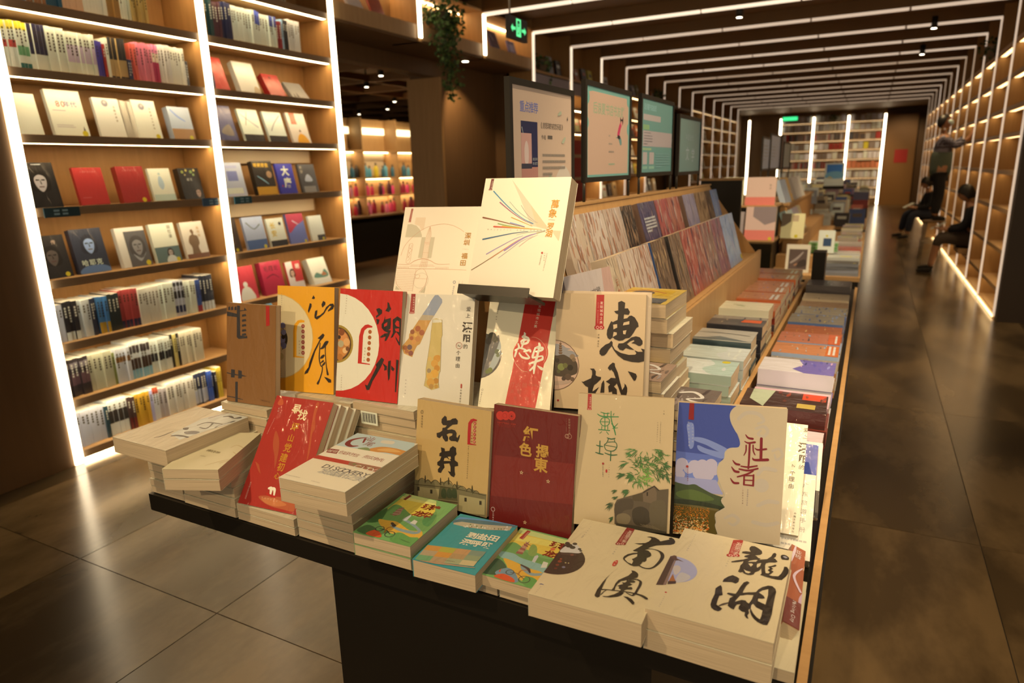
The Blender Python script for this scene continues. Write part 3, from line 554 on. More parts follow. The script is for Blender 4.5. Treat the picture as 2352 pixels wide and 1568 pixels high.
spines(0, .71, 'sixth shelf '+LB, [('grey', 'b8b0a0', 2, .024, .215, []), ('black white-footed', Bk, 3, .028, .225, [(0, .22, 'd8d0c0')]), ('grey white', 'd0c8bc', 3, .024, .22, []), ('dark slate', '30343c', 2, .02, .22, []), ('sky blue', '4a7a9a', 3, .022, .22, [(0, .3, 'c0962c')]), ('dark green', '28302c', 3, .024, .225, []), ('red navy-footed', 'a84038', 5, .024, .235, [(0, .2, '242840')]), ('cream', 'd8c8a4', 6, .024, .225, []), ('white', 'dcd4c4', 4, .026, .23, []), ('ink patterned', 'c0b8a8', 3, .024, .24, [(.1, .3, '28304a'), (.5, .7, '2a2826'), (.85, .95, '2a2826')]), ('white', 'e0d6c4', 4, .024, .22, []), ('blue', '3a5080', 2, .02, .22, [(0, .2, 'a03030')]), ('black', '20242c', 4, .026, .24, [(0, .25, 'd0c8c0')])], 2.08, 3, group=g0)
spines(0, .38, 'seventh shelf '+LB, [('dark patterned', '3a302c', 5, .028, .225, [(.3, .6, '6a4a44'), (.75, .9, '8a7a70')]), ('olive cream', 'c0b488', 5, .03, .22, []), ('olive', '8a8a40', 1, .02, .2, []), ('grey white', 'c8c0b4', 4, .024, .215, [(.6, .75, '90602c')]), ('white teal-footed', 'd0c8bc', 6, .024, .235, [(0, .25, '88b0b0'), (.25, .55, '4a3628'), (.7, .9, '4a4038')]), ('white black-lettered', 'd8d0c4', 6, .024, .215, [(.35, .6, '2c2a28')]), ('black', '24221e', 1, .024, .225, []), ('yellow', 'c8b060', 1, .022, .22, []), ('black', '24221e', 1, .024, .225, []), ('cream', 'd8c498', 7, .026, .22, [])], 2.08, 4, group=g0)
spines(0, .07, 'bottom shelf '+LB, [('silver grey', 'b8b0a4', 6, .03, .215, []), ('dark teal', '203c40', 1, .024, .2, []), ('white half black', 'd0c8bc', 4, .03, .225, [(.35, .7, '2c2824')]), ('dark brown', '4a342c', 2, .024, .21, [(0, .35, '6a2020')]), ('yellow', 'c8962c', 4, .026, .215, []), ('lilac', 'a8a0b8', 1, .022, .21, []), ('red topped', 'c8c0b4', 2, .022, .22, [(.8, 1, 'b04828')]), ('taupe', 'a89888', 2, .026, .2, []), ('cream', 'd0c0a0', 7, .03, .22, []), ('navy white-centred', '2a2e3c', 4, .026, .225, [(.05, .5, 'b8b4c0')]), ('blue', '3a5898', 2, .02, .22, []), ('black', '2a2a2e', 2, .02, .2, []), ('yellow', 'c8a430', 2, .02, .22, [])], 2.08, 5, group=g0)
LC = 'of doorway bookcase'
spines(1, 2.83, 'top shelf '+LC, [('white', W, 12, .024, .2, []), ('cream', 'd8c8a8', 10, .022, .2, []), ('tan', 'b89868', 14, .022, .2, [])], 3.3, 9, group=g1)
spines(1, 2.50, 'second shelf '+LC, [('amber', 'c8862c', 2, .03, .24, []), ('dark green', '1c3c34', 2, .028, .24, []), ('dark brown red', '4a2428', 3, .026, .235, []), ('navy', '20243c', 3, .028, .245, []), ('white', 'dcd4c8', 8, .026, .235, []), ('white blue-topped', 'dcd4c8', 2, .026, .235, [(.62, 1, '4a58a0')]), ('white', 'e0d6c6', 3, .026, .225, []), ('white blue-headed', 'dcd4c8', 3, .024, .225, [(.68, 1, '4a5490')]), ('dark red', '8a2424', 2, .024, .2, []), ('pale blue', '9ab0b8', 1, .02, .22, []), ('black', Bk, 2, .022, .22, []), ('cream', 'd8c8a8', 5, .026, .23, [])], 3.30, 6, group=g1)
W2 = 'third shelf, doorway bookcase'
fo(1, 2.17, [('red and navy face-out book', 3.43, .17, .24, 'c03428', [('p', '28304a', [(0, 0), (0, 240), (50, 240), (70, 120), (40, 0)], 1)], .35, .035), ('cream face-out book', 3.70, .18, .235, 'dccCA8'.lower(), [('p', 'c0a070', [(120, 0), (140, 60), (180, 40), (180, 0)], 1)], .35, .045), ('small bright red face-out book', 3.96, .16, .19, 'b02420', [C_('6a1818', 70, 160, 12)], .5, .05), ('low grey face-out book', 4.20, .18, .17, '9a8c74', [('p', '2c2824', [(20, 20), (30, 60), (40, 20)], 0), ('p', '2c2824', [(50, 20), (65, 70), (80, 20)], 0)], .7, .03)], W2, g1)
W2 = 'fourth shelf, doorway bookcase'
fo(1, 1.84, [('purple grey face-out book', 3.44, .19, .25, '585468', [('p', '8a7860', [(60, 60), (140, 120), (160, 40)], 1)], .28, .03), ('white ink-painted face-out book with black band', 3.69, .18, .24, 'd8d4cc', [Rr('22201e', 0, 0, 180, 55), ('s', '9a9690', [(20, 200, 12), (90, 150, 8), (150, 110, 10)]), ('s', '6a6660', [(40, 120, 4), (60, 170, 6), (80, 220, 3)])], .3), ('second white ink-painted face-out book with black band', 3.92, .18, .235, 'd4d0ca', [Rr('22201e', 0, 0, 180, 52), ('s', '8a8680', [(160, 210, 10), (90, 150, 8), (40, 90, 10)])], .3), ('cream face-out book with orange robed figure', 4.16, .19, .24, 'dcc4a0', [('p', 'e09a20', [(50, 0), (70, 60), (110, 75), (150, 50), (165, 0)], 1), C_('e0b48a', 100, 88, 12), ('p', '2a2018', [(88, 92), (100, 112), (112, 92)], 0), Rr('c05a3a', 30, 150, 90, 240)], .3)], W2, g1)
W2 = 'fifth shelf, doorway bookcase'
fo(1, 1.46, [('lilac face-out book with castle print', 3.46, .19, .24, 'b8b4c4', [Rr('7a7a98', 50, 110, 140, 180), Rr('d8d0c8', 20, 20, 160, 60), Rr('a8a4b8', 40, 200, 150, 220)], .2, .03), ('black face-out book with yellow title and sword', 3.75, .19, .25, '2a241c', [T('d8a020', '明朝那些', 30, 220, 36, 0, 32, .02), ('s', '8ab0d8', [(30, 140, 5), (80, 110, 9), (120, 80, 4)]), C_('a07850', 145, 150, 26), Rr('c08a28', 0, 0, 190, 60)], .2, .04), ('blue face-out book with two white characters', 3.965, .17, .23, '38388a', [T('e4e0e4', '大', 85, 175, 0, 0, 78, .03), T('e4e0e4', '唐', 88, 85, 0, 0, 78, .03), C_('b03030', 30, 60, 8)]), ('dark grey face-out book with pale dome', 4.20, .18, .225, '4a4640', [('p', 'a8a49c', [(50, 90), (65, 130), (90, 145), (115, 130), (130, 90)], 1), T('b8a078', '长安', 30, 200, 0, -34, 28), Rr('8a8070', 20, 0, 150, 50)])], W2, g1)
W2 = 'sixth shelf, doorway bookcase'
fo(1, 1.07, [('dark brown face-out book with faint figure', 3.37, .15, .245, '3c2e24', [C_('6a5240', 75, 170, 18), ('p', '5a4636', [(45, 60), (55, 140), (95, 140), (105, 60)], 1), C_(ye, 110, 14, 12)]), ('grey blue face-out book with arch print', 3.60, .19, .24, 'a8aab0', [Rr('4a6080', 0, 0, 190, 70), ('s', '5a5a5c', [(30, 200, 8), (90, 150, 6), (150, 180, 8)]), C_(ye, 160, 14, 14)]), ('cream face-out book with yellow brush title', 3.81, .165, .215, 'd8d0bc', [T('c8a020', '长安', 50, 160, 0, -60, 52, .02), Rr('2c2c2c', 0, 0, 165, 45), C_('3a3a3a', 125, 170, 14)]), ('red and blue face-out book', 4.02, .18, .235, '6a709a', [('p', 'b03a48', [(0, 235), (180, 235), (180, 180), (90, 140), (0, 90)], 1), ('s', 'c8b0b0', [(60, 180, 10), (110, 150, 6)]), C_(ye, 155, 12, 13)]), ('small white face-out book with dark foot', 4.24, .15, .205, 'd4ccc0', [Rr('3a3836', 60, 0, 150, 45), C_(ye, 125, 12, 12)])], W2, g1)
W2 = 'seventh shelf, doorway bookcase'
fo(1, .71, [('red face-out book with white robed figure', 3.45, .20, .25, 'b83038', [('p', 'd8ccb8', [(40, 0), (55, 70), (85, 95), (120, 95), (150, 65), (165, 0)], 1), C_('d8ccb8', 100, 115, 20), T('7a1a1c', '朱', 60, 200, 70, 0, 34)]), ('crimson face-out book with dark brush strokes', 3.72, .20, .255, 'a82038', [T('58101c', '毛概论', 50, 200, 50, 0, 46, .02), ('s', '601020', [(40, 130, 8), (110, 150, 10), (160, 120, 6)])], .2, .05), ('red and white face-out book with a bearded face', 3.95, .16, .225, 'b83432', [Rr('d4c0a8', 0, 0, 70, 225), Rr('d4c0a8', 0, 0, 160, 60)]+head(55, 130, 28, 'c8a080', '3a2018')+[T('e0d0c0', '明', 120, 180, 0, 0, 44, .02)]), ('cream face-out book with green mountain landscape', 4.24, .20, .225, 'dcd0b4', [('p', '5a8068', [(20, 60), (60, 100), (110, 80), (160, 120), (190, 70), (150, 50)], 1), ('p', 'a8683a', [(110, 70), (140, 100), (170, 70)], 1), Rr('d8ccb4', 0, 0, 200, 35)], .35, .06)], W2, g1)
face_out('small teal book low in the bookcase by the doorway', 1, 3.62, .385, .16, .26, '2a7a90')
# shelf edge labels
for (lab, y, z, wd, col) in (('dark teal shelf label with pale lettering at the left end', 2.10, 1.435, .19, '2a4440'), ('blue grey shelf label at the right end of the fourth shelf', 3.10, 1.438, .12, '4a6470'), ('teal shelf label on the shelf edge by the doorway', 3.36, 1.438, .15, '34605c')):
    t = MB(); t.box(XL, XL+.006, y, y+wd, z-.026, z+.026, ob(col))
    for q in range(2):
        for j in range(2): t.face([(XL+.0065, y+.05+q*.045, z-.014+j*.018), (XL+.0065, y+.08+q*.045, z-.014+j*.018), (XL+.0065, y+.08+q*.045, z-.004+j*.018), (XL+.0065, y+.05+q*.045, z-.004+j*.018)], ob('9ab0a0'))
    tag(t.build('shelf_label', MATTE), lab, 'label')
for z, nm in ((1.46, 'fifth'), (1.07, 'sixth')):
    o = bx('header_card', mat('card_white%s' % nm, (.72, .66, .55), .6), (XL-.28, XL-.275, 3.30, 4.42, z+.235, z+.33)); tag(o, 'white header card behind the books on the %s shelf beside the doorway' % nm, 'card')
# upper boxes and the bays behind the posters
face_out('white book lying in the box shelf next to the tall bookcases', 2, 4.95, 2.945, .2, .16, 'd8c8b8', lean=.5); face_out('red and white book in the box shelf next to the tall bookcases', 2, 5.25, 2.945, .18, .17, 'b0503c', lean=.4)
face_out('pale book left of the exit sign on the box shelf', 4, 7.10, 2.945, .17, .2, 'b8a890', lean=.45); face_out('dark lilac book behind the exit sign on the box shelf', 4, 7.42, 2.945, .2, .23, '544a58', [('s', 'c8c0d0', [(50, 180, 12), (90, 120, 10)])], lean=.35); face_out('blue purple book below the exit sign on the box shelf', 4, 7.85, 2.945, .18, .17, '5a5278', [Rr('8a84a0', 30, 40, 150, 130)], lean=.3)
o = MB().box(XL-.02, XL, YK(5)+.05, YK(6)-.05, 2.62, 2.80, ob('a89484')).build('sign_board', MATTE); tag(o, 'pale grey category board on the upper shelf past the column', 'sign')
o = MB().box(XL-.02, XL, YK(6)+.05, YK(7)-.05, 2.62, 2.80, ob('a08c78')).build('sign_board', MATTE); tag(o, 'pale grey category board on the upper shelf behind the second poster', 'sign')
o = MB().box(XL-.03, XL-.01, YK(6)+.04, YK(6)+.62, 0.9, 2.0, ob('b02414')).build('banner', MATTE); tag(o, 'tall red banner on the shelves between the first and second posters', 'banner')
rr = random.Random(21)
pal = [('cream', 'd8c4a0'), ('white', 'dcd0bc'), ('tan', 'b8925c'), ('grey', '8a8478'), ('yellow', 'c8b040'), ('rust', 'a8542c'), ('black', '2a2420'), ('orange', 'c87838'), ('olive', '8a7c44')]
def bay_books(k, zs, per, label, seed, skip=.2):
    r = random.Random(seed); b = MB()
    for z in zs:
        for q in range(per):
            if r.random() < skip or (k == 6 and z < 2.1): continue
            c = ob(r.choice(pal)[1]); w_, h = r.uniform(.14, .18), r.uniform(.19, .25); l = r.uniform(.15, .35); M = basis((XL-.08, YK(k)+.12+1.1*q/per, z+.002), (0, 1, 0), (-math.sin(l), 0, math.cos(l)))
            b.box(0, w_, 0, h, -.03, 0, c, M=M); b.face([M @ Vector(p) for p in ((w_*.2, h*.55, .001), (w_*.8, h*.55, .001), (w_*.8, h*.75, .001), (w_*.2, h*.75, .001))], ob(r.choice(['e0d0b0', '5a4a3c', 'a84030'])))
    o = b.build('shelved_books', PRINT); tag(o, label, 'books', kind='stuff')
for k in range(5, 10): bay_books(k, ZM, 4, 'half hidden face-out books in shelf bay %s behind the posters' % ORD[k-5], k)
for k in range(12, 17): bay_books(k, [2.56, 2.22, 1.88, 1.54, 1.2], 2, 'few far face-out books in far left shelf bay %s' % ORD[k-12], k, .35)
def right_book(lab, y, z, wd, h, c, lean=.25):
    b = MB(); cc = ob(c); b.box(0, wd, 0, h, -.025, 0, cc, cs={'n': ob('d8c8a8'), 'e': ob('d8c8a8')}); b.face([(wd*.2, h*.6, .0004), (wd*.8, h*.6, .0004), (wd*.8, h*.75, .0004), (wd*.2, h*.75, .0004)], ob('c8b890'))
    o = b.build('book', PRINT); l = lean; o.matrix_world = basis((XR+.07, y+wd/2, z+.002), (0, -1, 0), (math.sin(l), 0, math.cos(l))); tag(o, lab, 'book')
for i, (y, z, c, nm) in enumerate(((8.35, .06, '5a4a3a', 'brown'), (8.62, .06, '4a5a50', 'green grey'), (8.5, 2.47, '6a5a48', 'taupe'), (9.8, 1.46, '3a2e24', 'dark'), (10.1, 2.12, '6a4a30', 'tan'), (11.2, 2.83, '4a3c30', 'dark brown'), (12.6, 1.46, '8a6a44', 'ochre'), (13.9, 1.84, '5a4634', 'umber'))): right_book('%s book on the right wall shelves, %s from the dark end panel' % (nm, ORD[i]), y, z, .17, .24, c)
# ================================================================== THE NEAR TABLE
t = thing('display_table', 'long black book table with light wood edge, nearest the camera', 'table', (-.87, 3.0, 0))
def P0(name, m, b, par=None): o = MB().box(b[0]+.87, b[1]+.87, b[2]-3, b[3]-3, b[4], b[5]).build(name, m, par or t); return o
P0('table_top', BLACK, (-1.71, -.034, 1.043, 5.10, .700, .7495)); P0('pedestal', BLACK, (-1.06, -.28, 1.055, 4.95, 0, .70))
P0('edge_rail', OAK, (-.034, -.018, 1.043, 5.10, .700, .762)); P0('edge_strip', BLACKM, (-.018, -.0125, 1.043, 5.10, .695, .758))
P0('step_platform', OAK, (-1.42, -.322, 1.70, 4.80, .7495, .83)); P0('step_board', OAK, (-.322, -.306, 1.70, 4.80, .7495, .862))
rk = thing('sloping_book_rack', 'pale wood double sided sloping rack in the middle of the near table', 'rack', (-.875, 1.66, .8305))
def P1(name, m, f): b = MB(); f(b); return b.build(name, m, rk)
PR = [(.33, 0), (.33, .272), (.316, .272), (.316, .252), (.17, .252), (.135, .372), (.085, .372), (.014, .647)]
PR = PR+[(-x, z) for x, z in PR[::-1]]; LY = 2.58
def prof(b, P, y0, y1):
    for i in range(len(P)):
        (x0, z0), (x1, z1) = P[i], P[(i+1) % len(P)]; b.face([(x0, y0, z0), (x0, y1, z0), (x1, y1, z1), (x1, y0, z1)][::-1])
    b.face([(x, y0, z) for x, z in P]); b.face([(x, y1, z) for x, z in P][::-1])
P1('stepped_body', OAK, lambda b: prof(b, PR, .012, LY-.012))
for sg in (1, -1): P1('lip_board', OAK, lambda b: b.box(min(.3305*sg, .342*sg), max(.3305*sg, .342*sg), 0, LY-.1, .10, .268))
for y in (0, LY-.011): P1('end_panel', OAKV, lambda b: prof(b, [(.30, 0), (.30, .25), (0, .655), (-.30, .25), (-.30, 0)], y, y+.011))
P1('ridge_cap', OAK, lambda b: b.box(-.02, .02, 0, LY, .6475, .655))
D_ = Vector((-.276, 0, .961)); N_ = Vector((.961, 0, .276))
bx_ = lambda name, lab, cat, m, b: tag(bx(name, m, b), lab, cat)
bx_('display_board', 'black display board with cream top edge at the far end of the near table', 'board', BLACK, (-1.0, -.74, 4.62, 4.66, .8305, 1.495))
tag(bx('board_cap', OAK, (-1.005, -.735, 4.61, 4.67, 1.4955, 1.51)), 'cream wooden cap strip on the black display board', 'strip')
bx_('bookend', 'black upright block at the far right of the near table', 'block', BLACK, (-.300, -.222, 4.86, 5.02, .75, 1.02))
# risers and stands
bx_('display_riser', 'low black riser under the row of standing books by the red cover', 'riser', BLACK, (-.96, -.33, 1.262, 1.335, .75, .792))
bx_('display_riser', 'low black riser under the blue sky lily field book', 'riser', BLACK, (-.325, -.06, 1.335, 1.40, .75, .80))
bx_('display_riser', 'tall black riser under the large brush title book', 'riser', BLACK, (-.80, -.40, 1.42, 1.655, .75, .996))
def stand(label, M, w, drop, t=.04, lip=.035, sx=.5):
    # ledge + lip + back plate + post, in the frame of the book it carries
    s = thing('book_stand', label, 'stand', M=M)
    b = MB(); b.box(-.004, w, -.008, -.001, -t-.02, lip); b.build('ledge', BLACKM, s); b = MB(); b.box(-.004, w, -.012, .012, lip, lip+.004); b.build('lip', BLACKM, s)
    b = MB(); b.box(.01, w-.01, 0, .16, -t-.012, -t-.005); b.build('back_plate', BLACKM, s)
    return s
# ---- the traced covers of the front display
PLAC = {'b9': (-0.9465, 1.2432, 0.8038, -0.0241, 0.1609, 0.2120, 0.2563), 'b10': (-0.7318, 1.2444, 0.7952, 0.0243, 0.1708, 0.2082, 0.2797), 'b11': (-0.5198, 1.2574, 0.8303, 0.2286, 0.2588, 0.2083, 0.2915), 'b12': (-0.3210, 1.3527, 0.8053, 0.2171, 0.1309, 0.2231, 0.2978), 'b3': (-1.5920, 1.2444, 0.9749, 0.0740, 0.1645, 0.1785, 0.2832), 'b4': (-1.4878, 1.3390, 0.9925, 0.1669, 0.1774, 0.1889, 0.3041), 'b5': (-1.2576, 1.3312, 1.0060, 0.0963, 0.2218, 0.1966, 0.2977), 'b6': (-1.0589, 1.3483, 1.0033, 0.2122, 0.3082, 0.1979, 0.2969), 'b7': (-0.8503, 1.4114, 1.0064, 0.2390, 0.5346, 0.1891, 0.2970), 'b8': (-0.6757, 1.5034, 1.0004, 0.2204, 0.1704, 0.2249, 0.2959), 'b1': (-1.2016, 1.5280, 1.2181, 0.1958, 0.4704, 0.2543, 0.3147), 'b2': (-0.8879, 1.4423, 1.3007, 0.0051, 0.4040, 0.2397, 0.3026), 'f7': (-1.3489, 1.0454, 0.8003, 0.0815, 0.6640, 0.1850, 0.2899), 'f1': (-0.4867, 0.9591, 0.8503, 0.0294, 1.5708, 0.2112, 0.2950), 'f2': (-0.2810, 0.9977, 0.8594, 0.0025, 1.5708, 0.2112, 0.2941), 'f3': (-0.6406, 1.0375, 0.8028, 0.0006, 1.5708, 0.1242, 0.1982), 'f4': (-0.7766, 1.0008, 0.8189, 0.0456, 1.5708, 0.1481, 0.2063), 'f5': (-0.9438, 1.0127, 0.8346, 0.0321, 1.5708, 0.1508, 0.1982), 'f6': (-1.0981, 0.9634, 0.9567, 0.0359, 1.5708, 0.1829, 0.2754), 'f8': (-1.4607, 0.9338, 0.9190, 0.3950, 1.5708, 0.1418, 0.2326), 'f9': (-1.6914, 0.9630, 0.9522, -0.0066, 1.5708, 0.2133, 0.2535)}
ART = {'b8':[('c','c9a07c',[-28,1109],652),
 ('p','8f8578',[-50,1635,176,1635,271,1574,403,1542,311,1505,442,1488,556,1410,561,1346,-42,1299],1),
 ('p','4a3a28',[-42,1308,70,1360,220,1386,372,1318,523,1251,586,1124,578,938,458,866,216,816,-31,878],1),
 ('c','7b7a3c',[162,1066],94),
 ('c','66602e',[265,1108],65),
 ('c','8d6f4c',[446,1340],70),
 ('c','7a5f40',[485,1268],52),
 ('c','2e2418',[54,1229],57),
 ('c','2c2216',[397,1059],75),
 ('c','5b4430',[347,814],85),
 ('c','6b5138',[461,764],56),
 ('c','4a382a',[236,767],56),
 ('c','55502a',[99,950],47),
 ('p','6d4a28',[94,1678,162,1677,149,1632,109,1630],0),
 ('p','6d4a28',[84,1622,174,1622,158,1576,104,1574],0),
 ('p','6d4a28',[82,1566,180,1566,161,1521,103,1518],0),
 ('p','6d4a28',[80,1506,185,1507,165,1461,102,1459],0),
 ('p','6d4a28',[77,1444,190,1446,169,1400,101,1397],0),
 ('s','6d4a28',[127,1726,8,128,1670,15]),
 ('p','b59474',[-27,681,406,724,333,645,-24,587],1),
 ('o','6a4c34',[-28,1109],648,15),
 ('p','a81c1c',[1018,2937,1212,2937,1212,2107,1011,2127],0),
 ('t','e8c9a0','发现城市之美',[1153,2732],[0,-97],82,0,0),
 ('t','d89a7a','CITY DISCOVERY',[1067,2726],[0,-38],43,0,-90),
 ('c','a81c1c',[1037,2114],51),
 ('c','a81c1c',[1111,2117],51),
 ('c','a81c1c',[1185,2119],51),
 ('o','e8b090',[1065,2115],31,11),
 ('o','e8b090',[1158,2118],31,12),
 ('t','2a2018','主编',[1102,1929],[-3,-69],48,0,0),
 ('t','2a2018','周志江',[1098,1765],[-2,-59],44,0,0),
 ('p','2a2018',[1647,2798,1738,2752,1730,2611,1810,2617,1863,2525,1833,2456,1717,2464,1712,2350,1800,2371,1848,2426,1905,2440,1986,2394,2070,2262,2087,2173,2030,2135,1972,2025,1921,1942,1867,1880,1772,1864,1711,1816,1613,1798,1504,1835,1458,1879,1387,1822,1332,1856,1302,1946,1311,2056,1366,2203,1409,2286,1446,2260,1516,2298,1561,2318,1574,2463,1520,2479,1469,2536,1571,2557,1564,2760],0),
 ('p','BASE',[1457,2197,1555,2215,1561,2128,1469,2079],0),
 ('p','BASE',[1718,2260,1856,2300,1855,2219,1699,2187],0),
 ('p','BASE',[1475,2016,1553,2006,1555,1946,1457,1888],0),
 ('p','BASE',[1704,2052,1792,2073,1769,1964,1715,1971],0),
 ('p','2a2018',[1424,1796,1458,1752,1455,1679,1376,1584,1308,1462,1254,1414,1191,1402,1140,1446,1133,1519,1167,1584,1282,1690,1372,1730],0),
 ('p','2a2018',[1445,1697,1521,1572,1668,1497,1866,1456,2026,1467,2057,1505,2005,1579,2095,1543,2210,1548,2163,1627,2257,1608,2258,1319,2122,1276,1944,1282,1745,1327,1598,1430,1495,1553,1424,1677],0),
 ('p','2a2018',[1582,1648,1606,1730,1723,1744,1810,1802,1923,1897,2028,1928,2127,1905,2195,1818,2199,1746,2143,1689,2090,1696,2017,1738,1919,1752,1997,1801,1978,1836,1891,1796,1813,1730,1895,1661,2005,1584,1880,1597,1789,1624,1720,1559,1638,1574],0),
 ('p','2a2018',[902,1062,1009,1068,1057,1000,1054,898,1106,873,1195,860,1185,804,1093,706,1021,647,991,533,989,478,1079,548,1151,608,1072,464,1048,370,878,359,872,582,800,615,695,725,742,714,942,818,967,921,959,1013],0),
 ('p','2a2018',[1264,790,1286,680,1287,468,1183,461,1212,694],0),
 ('p','2a2018',[1478,1245,1529,1226,1535,1153,1612,992,1664,793,1734,559,1786,644,1793,700,1765,735,1820,701,1858,621,1861,530,1838,418,1721,411,1652,591,1594,725,1524,638,1599,569,1608,441,1484,452,1486,507,1401,484,1379,630,1431,688,1315,755,1383,796,1444,855,1562,852,1513,987,1447,1066,1412,1037,1355,1098,1398,1173],0),
 ('p','2a2018',[1859,1045,1970,1020,2061,988,2089,926,2057,824,2013,812,1956,901],0),
 ('c','a02020',[103,195],27)],
'f1':[('c','3a2a20',[66,1263],547),
 ('p','cdbfa8',[19,1506,52,1744,195,1903,365,1785,424,1693,382,1605,224,1560],1),
 ('c','3d3528',[109,1793],72),
 ('c','3d3528',[198,1760],60),
 ('c','3d3528',[195,1903],48),
 ('c','3d3528',[44,1862],54),
 ('c','3d3528',[351,1755],36),
 ('c','3d3528',[395,1704],30),
 ('c','8d4326',[147,1187],41),
 ('c','7a3a22',[150,1056],35),
 ('c','6a3020',[164,933],31),
 ('c','8a4a30',[286,1495],35),
 ('c','d9c07a',[270,1185],17),
 ('c','d9c07a',[326,1199],14),
 ('c','7a7078',[289,1030],34),
 ('c','a05028',[138,1272],23),
 ('s','6a5040',[63,1490,10,88,1420,8]),
 ('s','6a5040',[85,1495,10,110,1425,8]),
 ('s','6a5040',[107,1500,9,132,1430,8]),
 ('s','6a5040',[129,1505,9,154,1435,8]),
 ('s','6a5040',[151,1510,9,176,1440,8]),
 ('s','6a5040',[173,1515,9,197,1445,8]),
 ('s','6a5040',[195,1520,9,219,1450,8]),
 ('s','6a5040',[217,1524,9,241,1455,8]),
 ('s','6a5040',[238,1529,10,263,1460,8]),
 ('s','6a5040',[260,1534,10,284,1465,8]),
 ('s','6a5040',[282,1539,10,306,1469,8]),
 ('s','6a5040',[304,1544,9,328,1474,8]),
 ('s','6a5040',[326,1549,9,350,1479,8]),
 ('s','6a5040',[348,1554,9,371,1484,8]),
 ('t','8a8074','中共南澳县委',[268,2669],[-4,-87],31,0,0),
 ('t','8a8074','主编',[240,2269],[-2,-72],30,0,0),
 ('s','3a4a7a',[82,330,11,113,354,20,164,346,11]),
 ('t','8a8074','海天出版社',[134,264],[-3,-52],25,0,0),
 ('p','8a1a1a',[989,2980,1160,2996,1146,2278,961,2259],0),
 ('t','e8c9a0','发现城市之美',[1104,2805],[-2,-84],100,0,0),
 ('t','d89a7a','CITY DISCOVERY',[1027,2791],[-1,-33],52,0,-90),
 ('c','8a1a1a',[996,2244],43),
 ('c','8a1a1a',[1054,2269],43),
 ('c','8a1a1a',[1111,2293],44),
 ('o','e8b090',[1017,2253],27,14),
 ('o','e8b090',[1090,2284],26,13),
 ('t','8a8074','人文南澳',[1032,2110],[-3,-85],35,0,0),
 ('s','c0392b',[1170,1643,45,1162,1574,83,1158,1474,67]),
 ('t','f2dcc0','精品',[1163,1607],[-2,-99],39,0,0),
 ('p','2a2018',[1473,2738,1540,2785,1633,2783,1724,2735,1775,2679,1853,2754,1927,2823,1901,2886,1949,2912,2012,2872,2054,2792,2055,2708,1988,2636,1871,2576,1735,2498,1644,2387,1593,2282,1551,2240,1634,2242,1703,2179,1732,2112,1722,2040,1672,1984,1693,1882,1674,1825,1637,1809,1626,1721,1588,1629,1523,1594,1444,1609,1359,1660,1281,1725,1251,1778,1253,1858,1296,1956,1379,2039,1457,2079,1453,2117,1383,2110,1351,2119,1415,2252,1475,2385,1488,2427,1412,2394,1301,2401,1401,2437,1507,2495,1558,2578,1582,2674,1573,2732,1526,2744],0),
 ('p','BASE',[1470,2032,1488,1949,1452,1866,1419,1818,1465,1760,1466,1652,1377,1678,1299,1751,1289,1784,1327,1890,1397,1978],0),
 ('s','2a2018',[1540,2236,32,1608,2296,22,1706,2331,19,1815,2320,34,1902,2254,68,1945,2148,71,1948,2015,61,1920,1849,51,1875,1711,39,1805,1632,35,1707,1616,32,1622,1654,32,1585,1682,34]),
 ('p','2a2018',[1282,1442,1243,1350,1197,1204,1160,1033,1136,862,1127,720,1115,607,1122,505,1128,423,1157,385,1196,384,1223,418,1213,479,1186,629,1174,799,1166,996,1188,1159,1231,1314],0),
 ('s','2a2018',[1221,473,11,1249,590,19,1285,682,11]),
 ('s','2a2018',[1188,639,30,1299,675,24,1401,700,27,1524,730,24,1669,755,30,1766,760,35,1863,756,46,1944,735,59,2007,698,60]),
 ('p','2a2018',[1517,1443,1583,1446,1651,1403,1681,1344,1685,1263,1647,1216,1586,1155,1505,1088,1435,1023,1405,920,1400,810,1412,700,1377,671,1361,706,1373,789,1365,903,1385,1041,1445,1138,1514,1250,1550,1379],0),
 ('s','2a2018',[1573,1123,26,1636,1177,31,1711,1190,34,1776,1152,48,1793,1031,47,1788,893,41,1782,777,41,1753,689,32,1698,693,25,1636,722,19]),
 ('p','2a2018',[1521,1111,1586,1119,1646,1141,1685,1122,1685,1082,1626,1057,1599,1035,1663,1004,1632,960,1600,937,1608,891,1664,926,1700,893,1686,848,1606,823,1575,780,1585,709,1569,617,1515,546,1406,476,1297,442,1260,449,1356,495,1446,591,1496,679,1521,738,1509,780,1459,797,1468,840,1419,857,1450,900,1501,952,1466,996,1518,1009,1537,1057],0),
 ('p','2a2018',[1607,600,1689,614,1774,578,1842,507,1849,447,1821,435,1769,484,1692,550],0)],
'f2':[('c','a79fb2',[156,1363],440),
 ('p','c2ad9a',[140,1425,217,1508,286,1424,278,1259,224,1189],1),
 ('p','bfb0a2',[285,1039,316,1300,490,1269,497,1138,352,961],1),
 ('p','4a3028',[-14,719,-4,1743,91,1813,102,1695,118,775],0),
 ('p','8a6a58',[118,775,105,1684,135,1638,169,805],0),
 ('p','5a3a2e',[-9,1741,63,1824,103,1818,136,1735,287,1672,174,1680,122,1643],0),
 ('p','a5622e',[182,935,192,1196,269,1031,298,990],0),
 ('p','4a342a',[186,829,171,930,303,992,317,912],0),
 ('t','8a8074','中共汕头市龙湖区委',[260,2749],[-1,-70],29,0,0),
 ('t','8a8074','主编',[238,2171],[5,-64],31,0,0),
 ('c','b02020',[222,581],20),
 ('t','8a8074','广东经济出版社',[231,503],[-1,-60],27,0,0),
 ('p','a81c1c',[997,2876,1182,2963,1182,2306,1003,2290],0),
 ('t','e8c9a0','发现城市之美',[1127,2773],[0,-75],118,0,0),
